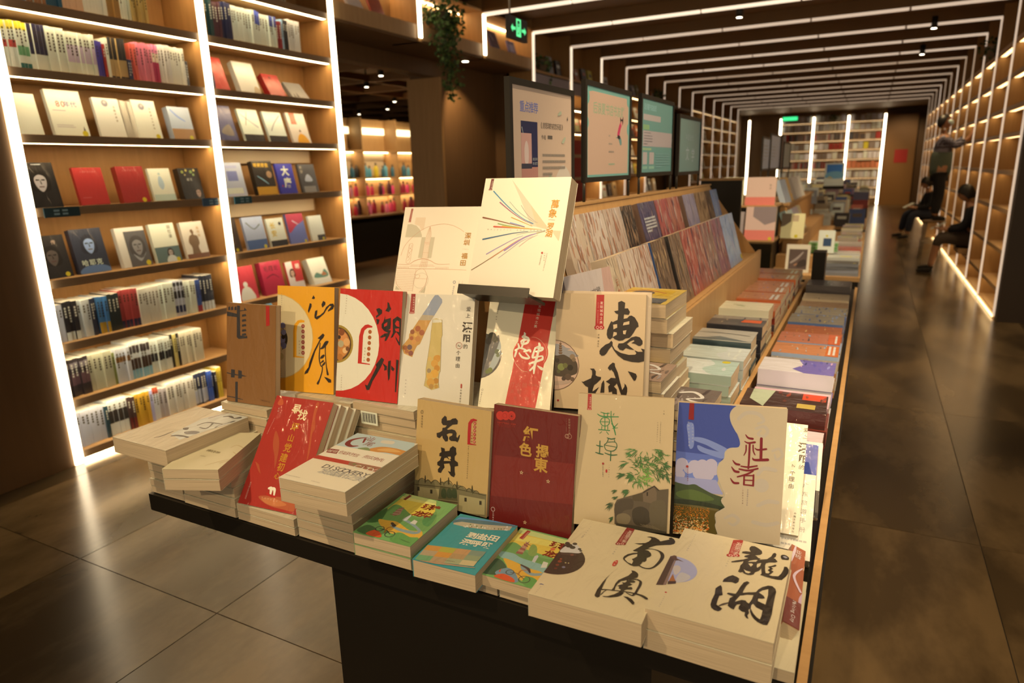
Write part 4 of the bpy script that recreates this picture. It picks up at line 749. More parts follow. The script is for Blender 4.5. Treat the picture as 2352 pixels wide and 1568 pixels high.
 ('t','d89a7a','CITY DISCOVERY',[1046,2737],[0,-28],62,0,-90),
 ('c','a81c1c',[1025,2267],51),
 ('c','a81c1c',[1093,2298],51),
 ('c','a81c1c',[1160,2330],51),
 ('o','e8b090',[1050,2278],31,16),
 ('o','e8b090',[1135,2318],32,16),
 ('t','8a8074','人文龙湖',[1048,2132],[-5,-85],33,0,0),
 ('p','2a2018',[1365,2795,1424,2810,1508,2756,1571,2693,1588,2609,1565,2541,1471,2475,1506,2457,1545,2409,1590,2396,1564,2351,1483,2313,1408,2245,1385,2180,1454,2223,1524,2255,1545,2331,1622,2389,1701,2437,1760,2565,1778,2686,1810,2731,1843,2694,1842,2592,1809,2510,1834,2522,1892,2428,1856,2378,1756,2342,1700,2283,1695,2195,1716,2035,1738,1942,1783,1953,1807,2005,1760,2056,1791,2134,1745,2176,1810,2238,1864,2307,1893,2288,1873,2236,1806,2183,1848,2139,1817,2093,1863,2052,1833,1966,1800,1899,1861,1897,1958,1933,1997,2043,2021,2199,2025,2307,2070,2318,2109,2241,2116,2119,2084,1982,2029,1836,1962,1814,1851,1812,1748,1824,1654,1841,1673,1891,1644,2065,1616,1968,1555,1887,1545,1810,1501,1759,1441,1741,1376,1762,1349,1801,1313,1763,1269,1774,1281,1895,1275,1998,1302,2097,1306,2175,1216,2100,1107,2039,1097,2067,1185,2152,1301,2239,1374,2329,1291,2335,1300,2384,1394,2484,1311,2457,1234,2455,1236,2513,1296,2553,1381,2570,1341,2655,1340,2736],0),
 ('p','BASE',[1398,2131,1463,2162,1488,2130,1459,2042],0),
 ('p','BASE',[1555,2108,1553,2193,1619,2256,1614,2136,1573,2053],0),
 ('p','BASE',[1354,1897,1401,1867,1464,1865,1491,1857,1453,1798,1400,1804],0),
 ('p','2a2018',[1925,2653,1955,2723,2019,2720,2073,2655,2065,2574,2004,2557,1952,2554],1),
 ('p','9a8f88',[1962,2659,2001,2689,2048,2644,2009,2614],1),
 ('p','2a2018',[1071,1325,1078,1428,1132,1534,1201,1618,1278,1593,1328,1556,1333,1448,1294,1371,1230,1390,1152,1359],0),
 ('p','2a2018',[1062,1207,1091,1158,1119,1037,1147,928,1098,877,1095,765,1101,605,1167,566,1212,534,1194,473,1163,433,1095,435,1035,486,1008,561,1002,703,1015,894,995,1074,1027,1147],0),
 ('s','4a3a2c',[1152,594,26,1215,677,44,1282,745,26]),
 ('p','2a2018',[1473,1534,1518,1506,1476,1378,1458,1235,1453,1138,1543,1200,1608,1230,1663,1265,1689,1363,1744,1466,1832,1556,1900,1569,1957,1509,1981,1425,1980,1220,1983,952,1991,731,1977,540,1957,407,1895,394,1809,418,1746,471,1688,553,1649,654,1642,738,1620,692,1643,600,1626,524,1657,445,1618,452,1582,503,1576,602,1519,601,1464,645,1457,720,1479,793,1417,755,1401,676,1395,595,1335,610,1283,656,1276,778,1276,887,1323,965,1240,981,1206,993,1220,1038,1279,1046,1346,1060,1368,1174,1391,1338,1421,1470],0),
 ('p','BASE',[1426,1032,1537,1112,1635,1149,1629,1018,1601,878,1566,888,1534,936,1468,923,1376,825,1392,906],0),
 ('p','BASE',[1711,1270,1759,1358,1847,1438,1865,1258,1859,964,1789,985,1728,1010,1723,1080,1792,1104,1831,1140,1798,1208],0),
 ('p','BASE',[1645,845,1667,891,1726,813,1836,769,1839,608,1829,511,1773,543,1705,629,1650,742],0)],
'b9':[('p','7a6a44',[-43,516,106,515,227,580,327,539,411,586,498,553,615,627,738,581,832,610,994,684,1139,602,1231,631,1369,640,1511,579,1646,617,1760,601,1897,561,2096,574,2117,-180,-39,-690],0),
 ('p','a08c5a',[139,355,746,419,748,134,127,62],0),
 ('p','a8945f',[1336,402,2060,438,2070,66,1347,-38],0),
 ('p','59502f',[777,508,1259,546,1298,233,734,172],0),
 ('p','3b4226',[819,394,886,469,960,414,964,242,831,234],1),
 ('p','3b4226',[983,428,1050,503,1124,448,1128,277,996,269],1),
 ('p','3b4226',[1123,458,1189,532,1262,477,1266,307,1136,299],1),
 ('p','3d3422',[485,353,553,363,558,265,490,255],0),
 ('p','3d3422',[1490,363,1554,373,1559,278,1495,268],0),
 ('p','3d3422',[1909,374,1971,384,1977,290,1915,280],0),
 ('p','3d3422',[92,344,161,354,166,255,96,245],0),
 ('p','2f271a',[1363,-35,1446,-20,1451,-116,1368,-131],0),
 ('p','2f271a',[1628,-35,1710,-20,1715,-115,1633,-130],0),
 ('p','2f271a',[1865,-1,1945,14,1950,-81,1870,-95],0),
 ('p','2f271a',[790,102,875,117,880,20,795,5],0),
 ('p','2f271a',[1027,133,1111,148,1116,51,1031,37],0),
 ('s','463a22',[118,482,14,160,552,16,227,591,16,295,571,16,343,515,14]),
 ('s','463a22',[323,482,13,357,551,16,411,586,16,467,565,16,507,507,14]),
 ('s','463a22',[507,513,13,554,584,16,627,624,16,703,606,16,756,552,13]),
 ('s','463a22',[779,524,13,798,589,16,831,620,16,867,595,15,892,535,14]),
 ('s','463a22',[893,578,13,938,648,16,1010,687,16,1084,670,16,1136,616,13]),
 ('s','463a22',[1145,539,13,1164,603,15,1196,634,15,1231,609,15,1256,550,13]),
 ('s','463a22',[1276,516,13,1326,587,16,1405,627,15,1486,612,15,1541,559,13]),
 ('s','463a22',[1539,521,13,1567,587,15,1611,620,15,1659,598,15,1693,542,13]),
 ('s','463a22',[1711,498,13,1747,565,15,1805,601,15,1865,582,15,1908,528,13]),
 ('s','463a22',[321,677,18,324,620,35,328,518,45]),
 ('s','463a22',[779,707,18,782,651,35,787,550,44]),
 ('s','463a22',[1013,764,18,1016,708,35,1021,608,44]),
 ('s','463a22',[1261,714,18,1264,658,35,1270,559,43]),
 ('s','463a22',[1693,702,17,1696,647,34,1701,549,42]),
 ('s','4a3d22',[-12,387,14,766,485,16,1283,531,15,2076,540,13]),
 ('s','4a3d22',[736,131,31,1114,173,31,1300,193,26]),
 ('p','2a2018',[831,2271,879,2245,895,2158,988,2182,1055,2232,1146,2256,1206,2207,1200,2117,1063,2085,973,2011,906,1951,930,1935,1045,1967,1139,1959,1188,1898,1181,1808,1217,1784,1259,1860,1286,1875,1264,1763,1223,1676,1175,1698,1037,1680,977,1713,985,1775,1065,1818,1074,1869,981,1863,901,1820,951,1749,940,1657,875,1636,801,1703,774,1769,695,1689,622,1713,610,1802,699,1837,768,1888,776,1959,857,1983,901,2039,784,2031,739,2083,742,2173],0),
 ('p','2a2018',[753,1474,860,1463,875,1396,1003,1429,1023,1502,1101,1566,1189,1532,1193,1453,1215,1387,1160,1318,1165,1229,1260,1187,1271,1109,1173,1070,1179,952,1200,875,1164,804,1081,822,982,923,1064,919,1058,1038,1019,1121,856,1080,884,995,828,924,785,834,701,838,690,907,753,990,668,1014,665,1085,745,1150,776,1247,717,1246,720,1317,775,1358],0),
 ('p','BASE',[872,1224,942,1247,1015,1201,1059,1249,1045,1296,964,1275,1062,1189,852,1150],0),
 ('p','b02020',[1737,2309,1735,2280,1646,2260,1587,2189,1587,2033,1581,1719,1744,1712,1749,1697,1506,1678,1499,1979,1504,2195,1566,2292,1643,2324],0),
 ('c','b02020',[1687,2218],36),
 ('t','e8d0a0','发',[1687,2218],[0,0],42,0,0),
 ('c','b02020',[1688,2129],36),
 ('t','e8d0a0','现',[1688,2129],[0,0],42,0,0),
 ('c','b02020',[1689,2040],36),
 ('t','e8d0a0','城',[1689,2040],[0,0],42,0,0),
 ('c','b02020',[1691,1950],36),
 ('t','e8d0a0','市',[1691,1950],[0,0],41,0,0),
 ('c','b02020',[1692,1861],36),
 ('t','e8d0a0','之',[1692,1861],[0,0],42,0,0),
 ('c','b02020',[1693,1772],36),
 ('t','e8d0a0','美',[1693,1772],[0,0],42,0,0),
 ('t','8a1a1a','主编陈佳',[1617,1979],[1,-70],46,0,0),
 ('t','5a4a30','石井一座风云激荡的闽南滨海名镇',[1541,1633],[0,-55],34,0,0),
 ('t','4a3a28','海天出版社',[161,2154],[0,-65],53,0,0),
 ('s','4a3a28',[123,2290,8,171,2297,9,179,2238,8,126,2224,9,123,2288,8])],
'b3':[('p','3a342e',[388,2766,496,2760,496,2631,650,2651,665,2722,757,2646,496,2607,511,1924,712,1915,758,1942,773,1867,450,1820,381,1867,382,2435,13,2448,13,2579,382,2530],0),
 ('p','3a342e',[573,2518,711,2545,732,2485,573,2456],0),
 ('p','3a342e',[573,2376,711,2404,733,2344,573,2315],0),
 ('p','3a342e',[573,2235,711,2263,733,2203,573,2174],0),
 ('p','3a342e',[573,2094,711,2122,733,2062,573,2032],0),
 ('p','3a342e',[573,1975,712,2004,733,1944,573,1914],0),
 ('p','3a342e',[61,2700,130,2728,142,2629,61,2610],0),
 ('p','3a342e',[170,2706,239,2734,251,2635,170,2617],0),
 ('p','3a342e',[295,2713,363,2741,376,2642,295,2624],0),
 ('p','3a342e',[-17,831,167,808,167,928,309,929,308,809,434,797,434,929,567,917,567,810,759,776,574,762,558,701,433,689,434,773,308,773,293,699,160,694,161,783,-17,802],0),
 ('p','3a342e',[324,582,418,591,411,-1,323,2],0),
 ('s','3a342e',[-9,135,16,323,123,28,605,93,16]),
 ('p','b02a20',[1438,2812,1565,2807,1574,2278,1450,2247],0),
 ('t','4a3020','中国龙井茶文化',[1279,156],[51,-4],43,0,0)],
'b4':[('c','e6c98c',[-31,1567],1221),
 ('o','d9b060',[-31,1567],1226,22),
 ('c','3c3428',[-31,1506],381),
 ('c','c8b070',[69,1791],114),
 ('c','8a88a0',[183,1893],86),
 ('c','9a98ac',[212,1700],85),
 ('c','d4bf80',[41,1595],103),
 ('c','8e8ca6',[156,1479],114),
 ('c','7a7890',[213,1312],97),
 ('c','cdb878',[70,1207],98),
 ('c','cbb470',[99,989],115),
 ('c','1e1c1c',[41,1376],75),
 ('c','2a2620',[198,1554],57),
 ('p','f0a01c',[914,2070,915,2017,747,1995,678,1915,651,1722,653,1035,906,1018,906,994,541,987,538,1765,579,1947,691,2060,803,2089],0),
 ('c','9c2a1c',[868,1905],56),
 ('t','e8d0a0','发',[868,1905],[0,0],57,0,0),
 ('c','9c2a1c',[869,1752],55),
 ('t','e8d0a0','现',[869,1752],[0,0],57,0,0),
 ('c','9c2a1c',[870,1598],55),
 ('t','e8d0a0','城',[870,1598],[0,0],56,0,0),
 ('c','9c2a1c',[870,1445],56),
 ('t','e8d0a0','市',[870,1445],[0,0],57,0,0),
 ('c','9c2a1c',[871,1291],56),
 ('t','e8d0a0','之',[871,1291],[0,0],57,0,0),
 ('c','9c2a1c',[872,1137],56),
 ('t','e8d0a0','美',[872,1137],[0,0],57,0,0),
 ('t','8a7a5a','陈佳乐主编',[750,1462],[0,-87],46,0,0),
 ('t','8a7a5a','中国城市文化丛书',[147,2808],[0,-63],37,0,0),
 ('t','8a7a5a','江西美术出版社',[129,624],[0,-64],37,0,0),
 ('p','2a2018',[1214,2799,1264,2725,1229,2688,1154,2702],0),
 ('p','2a2018',[1092,2572,1147,2555,1148,2472,1052,2290,1029,2349],0),
 ('p','2a2018',[1530,2651,1603,2618,1598,2548,1504,2462,1476,2543],0),
 ('p','2a2018',[1272,2358,1341,2385,1328,2254,1301,2193,1437,2246,1546,2334,1626,2478,1761,2577,1855,2585,1891,2523,1843,2428,1682,2351,1695,2398,1802,2508,1734,2517,1640,2408,1560,2287,1438,2187,1329,2112,1251,2156,1245,2227],0),
 ('p','2a2018',[1529,1729,1584,1685,1538,1599,1443,1511,1362,1352,1280,1204,1212,1008,1117,738,1034,563,923,519,950,606,1061,734,1088,880,1184,1102,1252,1250,1361,1435,1429,1558,1354,1578],0),
 ('s','2a2018',[1438,1451,30,1423,1236,31,1414,996,36,1462,808,31,1517,764,31,1504,619,31,1437,423,36,1369,285,67]),
 ('s','2a2018',[1458,1286,31,1540,1338,77,1635,1462,101,1694,1501,51]),
 ('s','2a2018',[1621,1414,31,1609,1247,26,1625,1009,26,1654,773,31,1697,572,66]),
 ('s','2a2018',[1447,1010,20,1501,1049,76,1561,1101,61]),
 ('s','2a2018',[1461,880,20,1543,945,51]),
 ('s','2a2018',[1489,786,20,1571,863,56,1598,912,26]),
 ('p','2a2018',[1574,492,1670,475,1807,425,1813,342,1726,335],0)],
'b5':[('c','ecd9ae',[-17,1498],1339),
 ('c','a8842e',[-28,1452],525),
 ('c','5a3a1c',[-28,1452],463),
 ('c','c07a3c',[-28,1452],417),
 ('c','d98a46',[166,1649],123),
 ('c','e0a05a',[283,1520],108),
 ('c','cf8238',[162,1236],109),
 ('c','b4a070',[95,1461],95),
 ('c','e8b06a',[241,1288],81),
 ('c','b8702e',[88,1093],95),
 ('c','8a4a24',[104,1782],95),
 ('c','3a2a1a',[30,1639],55),
 ('c','7a4a24',[320,1340],59),
 ('p','c8281c',[1085,2003,1081,1969,929,1948,841,1875,803,1737,797,1002,1064,985,1065,960,673,969,677,1706,732,1913,846,2022,950,2044],0),
 ('c','b05a28',[1017,1848],55),
 ('c','b05a28',[1014,1697],55),
 ('c','b05a28',[1011,1546],55),
 ('c','b05a28',[1008,1395],55),
 ('c','b05a28',[1005,1244],55),
 ('c','b05a28',[1002,1093],55),
 ('t','8a7a5a','陈佳乐主编',[887,1393],[-4,-82],44,0,0),
 ('t','8a7a5a','中国城市文化丛书',[217,2780],[-2,-68],35,0,0),
 ('t','8a7a5a','江西美术出版社',[170,594],[1,-64],36,0,0),
 ('p','2a2018',[1515,2673,1567,2653,1604,2555,1640,2502,1581,2410,1464,2437,1523,2529],0),
 ('p','2a2018',[1176,2467,1265,2505,1359,2454,1364,2365,1290,2305,1189,2233,1174,2277,1249,2337],0),
 ('p','2a2018',[1191,2210,1296,2194,1264,2070,1226,2056],0),
 ('p','2a2018',[1471,2304,1464,2204,1642,2259,1651,2104,1645,1971,1583,1934,1661,1928,1617,1792,1536,1642,1484,1638,1516,1763,1363,1708,1323,1727,1460,1826,1588,1856,1456,1903,1374,1976,1368,2076,1417,2135],0),
 ('p','c8281c',[1446,2081,1545,2142,1538,2053,1450,2003],0),
 ('p','2a2018',[1708,2218,1843,2314,1961,2255,2001,1993,1989,1772,1989,1552,1938,1548,1827,1717,1810,1782,1933,1636,1937,1791,1842,1895,1792,1870,1735,1755,1667,1728,1729,1865],0),
 ('p','c8281c',[1778,2112,1837,2204,1901,2185,1923,2033,1833,2049],0),
 ('p','c8281c',[1786,1980,1912,1999,1918,1900,1815,1915],0),
 ('p','2a2018',[1419,1187,1500,1137,1431,975,1313,763,1169,526,1077,280,998,272,937,414,1018,398,1089,541,1207,777,1278,918,1248,982],0),
 ('p','2a2018',[1453,1044,1600,967,1593,866,1516,848,1525,927],0),
 ('p','2a2018',[1631,1103,1707,1132,1707,909,1697,641,1661,582,1620,857],0),
 ('p','2a2018',[1727,1000,1835,920,1800,851,1734,889],0),
 ('p','2a2018',[1871,1167,1948,1162,1944,1018,1926,662,1921,306,1883,303,1877,769],0)],
'b6':[('p','961c1c',[192,3010,311,3005,310,2453,172,2476],0),
 ('t','e8c9a0','发现城市之美',[274,2870],[-1,-65],48,0,0),
 ('t','d89a7a','CITY DISCOVERY',[219,2869],[-1,-25],26,0,-90),
 ('c','961c1c',[196,2463],31),
 ('c','961c1c',[241,2464],31),
 ('c','961c1c',[286,2466],30),
 ('o','e8b090',[212,2464],19,8),
 ('o','e8b090',[269,2465],19,7),
 ('p','8f9090',[862,2946,951,2954,1069,2842,1081,2759,926,2483,764,2226,639,1928,523,1641,447,1595,378,1456,328,1286,89,1369,1,1544,92,1654,197,1785,201,1890,355,2128,538,2418,671,2622,730,2749],0),
 ('p','c48a3e',[538,2418,865,2397,764,2226,639,1928,523,1641,447,1595,378,1456,328,1286,89,1369,1,1544,92,1654,197,1785,201,1890,355,2128],0),
 ('p','b39a72',[446,2274,538,2418,875,2408,805,2280],0),
 ('c','a85a2e',[439,2047],77),
 ('c','a0522a',[559,1946],76),
 ('c','94502c',[287,1957],63),
 ('c','d9a04a',[383,1876],54),
 ('c','a85a30',[276,1788],54),
 ('c','c07a3a',[458,1774],76),
 ('c','cf8a40',[351,1686],67),
 ('c','6e5048',[236,1544],72),
 ('c','9a5428',[112,1528],63),
 ('c','8a4a38',[280,1389],68),
 ('c','a86030',[164,1425],55),
 ('p','6b5438',[841,2312,942,2337,1033,2315,1111,2301,1143,1906,1120,1822,1134,1366,1148,953,1115,889,1112,703,1139,523,931,454,713,555,746,786,733,993,771,1349,812,1810,812,1977],0),
 ('p','c9a85a',[848,2313,936,2336,1026,2314,1104,2300,1137,1906,1114,1822,1128,1366,1142,952,1108,889,1105,702,1132,522,938,455,719,555,753,786,739,993,778,1349,819,1810,819,1977],0),
 ('p','cfc09a',[848,2308,1026,2310,1099,2290,1102,2238,843,2218],0),
 ('c','c98a2e',[1027,1278],97),
 ('c','d09236',[969,1151],97),
 ('c','d4a854',[828,1268],58),
 ('c','9a8058',[826,956],58),
 ('c','c07e26',[1044,1030],83),
 ('c','d99a34',[987,882],110),
 ('c','d9a040',[858,813],89),
 ('c','b87a26',[1043,699],75),
 ('c','cf9438',[891,649],111),
 ('c','b5843c',[920,547],67),
 ('c','c08a34',[1053,555],53),
 ('c','c8862c',[1069,1322],53),
 ('t','2a2018','爱',[1819,2609],[0,0],131,0,0),
 ('t','2a2018','上',[1813,2438],[0,0],127,0,0),
 ('t','2a2018','溧',[1816,2139],[0,0],274,0.035,0),
 ('t','2a2018','阳',[1812,1851],[0,0],211,0.03,0),
 ('t','2a2018','的',[1794,1634],[0,0],130,0,0),
 ('t','2a2018','N',[1619,1641],[0,0],98,0,0),
 ('o','a04030',[1619,1647],82,11),
 ('t','2a2018','个',[1613,1461],[0,0],123,0,0),
 ('t','2a2018','理',[1608,1306],[0,0],131,0,0),
 ('t','2a2018','由',[1612,1132],[0,0],131,0,0),
 ('s','b03020',[1747,647,38,1748,565,38]),
 ('t','2a2018','中国文史出版社',[1746,494],[-2,-70],51,0,0),
 ('t','8a8074','陈佳乐主编',[194,671],[-1,-88],34,0,0)],
'b7':[('p','c8281c',[986,2992,1798,2942,1693,1723,1514,63,716,133,894,1815],0),
 ('c','c8281c',[1256,1503],468),
 ('c','4a463c',[-144,1384],630),
 ('p','5a564e',[188,1914,358,1961,416,1715,300,1464,104,845,-93,775,-35,1163],0),
 ('p','a8a894',[396,1797,453,1593,431,1285,289,1005,162,959,254,1318,345,1609],1),
 ('c','2a2c20',[168,1913],123),
 ('c','2c3022',[279,1834],82),
 ('c','33302a',[99,1786],93),
 ('c','5a6040',[356,1507],69),
 ('c','6a7048',[388,1406],48),
 ('c','6a7030',[218,1002],69),
 ('c','5c642c',[152,958],61),
 ('t','e8cfa0','发现城市之美',[1387,2796],[-13,-111],91,0,0),
 ('t','c85038','打火醮',[852,642],[168,1],142,0,0),
 ('t','c04830','英歌贝雕',[870,465],[188,-1],118,0,0),
 ('t','c04830','客鸟尾石',[967,294],[157,-3],98,0,0),
 ('t','c04830','靖海资深',[1305,666],[89,-3],71,0,0),
 ('t','6a5a44','中国人民政治协商',[274,2929],[-4,-51],38,0,0),
 ('t','6a5a44','惠来',[234,2471],[2,-72],38,0,0),
 ('o','8a7a64',[72,466],24,6),
 ('t','6a5a44','中国人文出版社',[64,392],[-4,-48],37,0,0),
 ('s','ecd9ae',[1042,2051,33,1055,1985,61,1003,1932,57,1085,1929,81,1129,1885,69,1012,1840,70]),
 ('s','ecd9ae',[1084,1935,41,1158,1897,61,1149,1784,61,1022,1738,61]),
 ('s','ecd9ae',[1065,2027,41,1045,1821,49,1010,1656,49]),
 ('s','ecd9ae',[974,1818,37,1002,1737,41,1055,1821,41]),
 ('s','ecd9ae',[901,1743,36,932,1632,53,838,1567,40]),
 ('s','ecd9ae',[880,1549,49,852,1425,52,846,1384,32]),
 ('s','ecd9ae',[956,1491,37,1036,1392,52,1160,1357,60,1237,1381,44,1136,1498,36]),
 ('s','ecd9ae',[1107,1588,48,1082,1536,40,1218,1582,60,1252,1543,52]),
 ('s','ecd9ae',[932,1632,36,1034,1616,49,1128,1579,37]),
 ('s','ecd9ae',[1460,1775,48,1477,1694,72,1391,1650,48,1550,1656,68,1546,1596,60,1401,1549,48]),
 ('s','ecd9ae',[1372,1649,44,1323,1425,60,1356,1386,48,1570,1435,40,1587,1356,60]),
 ('s','ecd9ae',[1477,1694,44,1448,1470,60,1396,1167,68,1395,967,39]),
 ('s','ecd9ae',[1253,1220,47,1387,1267,60,1578,1345,60]),
 ('s','ecd9ae',[1396,1167,48,1289,1042,52]),
 ('s','ecd9ae',[1475,1170,24,1600,1096,79,1637,1118,20]),
 ('s','e0906a',[1245,1934,10,1366,1924,12,1514,1838,12,1637,1680,12,1680,1480,12,1625,1257,10]),
 ('s','e0906a',[834,1303,10,919,1165,12,1072,1032,12,1214,999,10])],
'b11':[('p','a81c1c',[206,2921,289,2921,292,2575,205,2578],0),
 ('t','e8c9a0','发现城市之美',[264,2835],[0,-41],35,0,0),
 ('t','d89a7a','CITY DISCOVERY',[228,2832],[0,-16],18,0,-90),
 ('c','a81c1c',[217,2575],21),
 ('c','a81c1c',[248,2577],21),
 ('c','a81c1c',[279,2579],22),
 ('o','e8b090',[228,2576],13,5),
 ('o','e8b090',[268,2578],13,5),
 ('s','2f7a3e',[436,2481,17,545,2434,26,897,2446,21]),
 ('s','2f7a3e',[733,2560,17,745,2372,22,824,2141,26,849,2047,22]),
 ('s','2f7a3e',[499,2528,12,607,2503,20,703,2515,13]),
 ('s','2f7a3e',[574,2522,15,588,2426,18]),
 ('s','2f7a3e',[660,2527,14,657,2431,18]),
 ('s','2f7a3e',[496,2312,17,547,2397,17,664,2405,17,710,2327,18,660,2237,17,553,2234,17,496,2312,17]),
 ('s','2f7a3e',[507,2313,15,700,2322,15]),
 ('s','2f7a3e',[600,2401,15,610,2148,17]),
 ('s','2f7a3e',[471,2138,19,600,2136,21,718,2134,19]),
 ('s','2f7a3e',[543,2218,15,539,2143,15]),
 ('s','2f7a3e',[671,2227,15,674,2148,15]),
 ('s','2f7a3e',[548,2100,12,496,2053,10]),
 ('s','2f7a3e',[644,2107,13,700,2042,15]),
 ('s','2f7a3e',[754,2287,17,832,2206,19]),
 ('s','2f7a3e',[892,2307,9,811,2205,17]),
 ('s','2f7a3e',[769,2180,10,896,2206,12]),
 ('s','2f7a3e',[799,2521,12,779,2471,13]),
 ('s','2a5a34',[513,1887,22,513,1602,22]),
 ('s','2a5a34',[437,1790,17,507,1774,26,582,1769,17]),
 ('s','2a5a34',[426,1628,17,513,1607,28,595,1598,22]),
 ('s','2a5a34',[671,1969,19,757,1948,24,841,1971,19]),
 ('s','2a5a34',[703,1961,15,664,1861,17,613,1804,17,660,1700,17,810,1690,19,887,1782,17,849,1886,15,685,1874,15]),
 ('s','2a5a34',[624,1805,14,881,1777,15]),
 ('s','2a5a34',[630,1633,17,760,1596,26,898,1611,19]),
 ('s','2a5a34',[763,1676,20,759,1471,21]),
 ('s','2a5a34',[821,1948,15,845,1886,15]),
 ('c','a03028',[601,1394],24),
 ('t','6a5a48','江西美术出版社',[598,1351],[2,-39],30,0,0),
 ('t','6a5a48','人文戴埠古韵',[737,1373],[0,-52],21,0,0),
 ('s','b02020',[681,1255,39,681,1218,39]),
 ('t','5a4a38','主编',[1868,2636],[0,-59],28,0,0),
 ('t','6a5a48','中国历史文化名镇人文读本',[1809,2390],[0,-40],23,0,0),
 ('t','6a5a48','行走在戴埠的山水间',[1748,2375],[0,-51],23,0,0),
 ('l','4f7a3a',[1335,1752],8,26,200,50),
 ('l','4a7636',[1709,1781],9,26,-20,70),
 ('l','3f6a30',[1137,1460],9,24,195,60),
 ('l','4d7a38',[1236,1617],8,20,170,60),
 ('l','3f6a2c',[1369,1415],26,16,90,180),
 ('l','5d8a34',[1500,1278],30,16,60,180),
 ('l','44702e',[1660,1439],26,18,40,180),
 ('l','3a6028',[1788,1323],30,16,0,180),
 ('l','3f6a30',[1252,1192],26,18,200,120),
 ('l','3a5f2e',[1083,1199],10,20,195,60),
 ('l','4f7c34',[1382,1076],26,16,230,180),
 ('l','3c6630',[1907,1460],20,16,0,120),
 ('l','35582a',[1956,1254],20,14,-40,150),
 ('l','3f6430',[1182,845],18,18,200,90),
 ('l','44602e',[929,822],8,14,190,60),
 ('l','3c5a2c',[934,683],8,12,200,60),
 ('l','2f4a26',[834,534],9,20,215,70),
 ('l','3c5a2c',[866,238],8,14,225,60),
 ('l','7aa03e',[1549,1091],26,16,100,180),
 ('l','4a7434',[1405,1567],16,18,60,150),
 ('l','48722f',[1736,1615],20,18,30,150),
 ('p','5a4a34',[887,518,936,630,1103,699,1269,758,1475,841,1576,924,1718,1005,1835,927,2028,966,2024,-1,904,92],0),
 ('p','4a3c2a',[889,476,1021,638,1272,673,1280,472,1114,412,930,244],1),
 ('p','7a6644',[949,289,1116,349,1246,277,1189,122,977,121],1),
 ('p','6d583e',[1487,810,1729,997,1786,859,1785,606,1504,642],0),
 ('p','3a2e20',[1485,848,1728,1014,1845,917,1821,900,1723,980,1501,822],0),
 ('p','2c2418',[1568,849,1599,863,1602,779,1571,771],0),
 ('p','4f4028',[1269,747,1486,831,1504,642,1274,641],0),
 ('p','3a3020',[1282,429,1445,530,1615,462,1666,214,1462,108,1313,177],1),
 ('p','5f5036',[1651,593,1936,705,1998,417,2002,39,1712,92],1),
 ('p','3a3222',[935,116,1420,103,2023,41,2015,-23,939,10],0),
 ('s','8a7650',[1460,150,5,1629,83,5]),
 ('s','8a7650',[1523,148,5,1692,79,5]),
 ('s','8a7650',[1585,146,5,1754,75,5]),
 ('s','8a7650',[1648,144,5,1816,71,5]),
 ('s','8a7650',[1710,142,5,1878,67,5])],
'b12':[('p','3c4a86',[23,3004,1211,2975,1136,2903,1086,2772,1120,2604,1239,2400,1324,2194,1317,2086,1058,2021,1012,1931,1008,1801,892,1683,872,1223,-30,1134],0),
 ('p','5a68a0',[-6,1888,996,1843,893,1661,878,1092,-30,1134],0),
 ('p','6f7cb0',[-14,1711,972,1711,893,1225,1023,1019,-25,1001],0),
 ('p','7d87b6',[361,2224,545,2228,791,2150,1078,2012,1023,1911,860,1961,633,2072,385,2150],1),
 ('p','7d87b6',[450,2057,656,1988,1023,1911,988,1800,764,1845,496,1931],1),
 ('p','7d87b6',[207,2505,339,2525,372,2225,360,2006,279,1978,237,2257],1),
 ('c','b9a9ae',[139,1615],128),
 ('c','b9a9ae',[287,1518],116),
 ('c','b9a9ae',[409,1573],144),
 ('c','b9a9ae',[571,1610],135),
 ('c','b9a9ae',[517,1430],144),
 ('c','b9a9ae',[752,1648],126),
 ('c','b9a9ae',[819,1524],112),
 ('c','b9a9ae',[681,1423],142),
 ('c','b9a9ae',[60,1497],104),
 ('c','b9a9ae',[107,1369],103),
 ('p','9a95b0',[-16,1313,869,1310,1024,997,-25,1001],0),
 ('p','3e4a2a',[-41,1155,94,1168,261,1145,425,1172,551,1114,781,1005,986,950,1067,936,1068,695,915,722,-35,709],1),
 ('p','55642e',[40,952,327,1048,597,998,848,869,543,804,128,838],1),
 ('p','2a3220',[-38,798,336,815,791,775,1067,716,962,595,-34,687],0),
 ('p','6a5a30',[-35,698,548,694,959,661,941,592,-32,642],0),
 ('p','5a4a1c',[-45,686,940,614,887,431,953,106,583,-141,-47,-104],0),
 ('f','',[-76,682],0),
 ('p','BASE',[1230,2994,2247,2937,2228,-36,936,-198,953,106,894,277,908,434,873,530,921,601,1078,718,1002,819,998,907,1065,984,1031,1064,953,1231,882,1464,893,1661,1008,1801,1021,1954,1097,2035,1294,2080,1326,2151,1281,2340,1174,2502,1097,2666,1085,2793,1136,2903],0),
 ('s','b8a98c',[1230,2989,8,1136,2903,10,1088,2783,10,1113,2625,10,1196,2461,10,1299,2298,10,1323,2129,10,1274,2072,10,1116,2044,10,1025,1954,10,1008,1801,10,903,1673,10,882,1464,10,957,1231,10,1065,980,11,994,863,10,1078,718,10,901,577,10,886,453,11,911,368,11,894,277,10,953,106,10]),
 ('s','bda888',[1626,2515,61,1778,2568,69,1861,2469,68,1789,2358,61,1671,2391,52,1725,2480,40]),
 ('s','bda888',[1264,2700,73,1414,2837,81,1648,2833,81,1772,2694,61,1659,2623,49]),
 ('s','bda888',[1979,2057,53,2112,2110,60,2177,1968,60,2067,1873,52,2022,1976,41]),
 ('s','bda888',[1089,476,55,1246,560,71,1371,464,71,1277,343,63,1174,376,47]),
 ('s','bda888',[1751,834,83,1941,941,91,2136,940,82]),
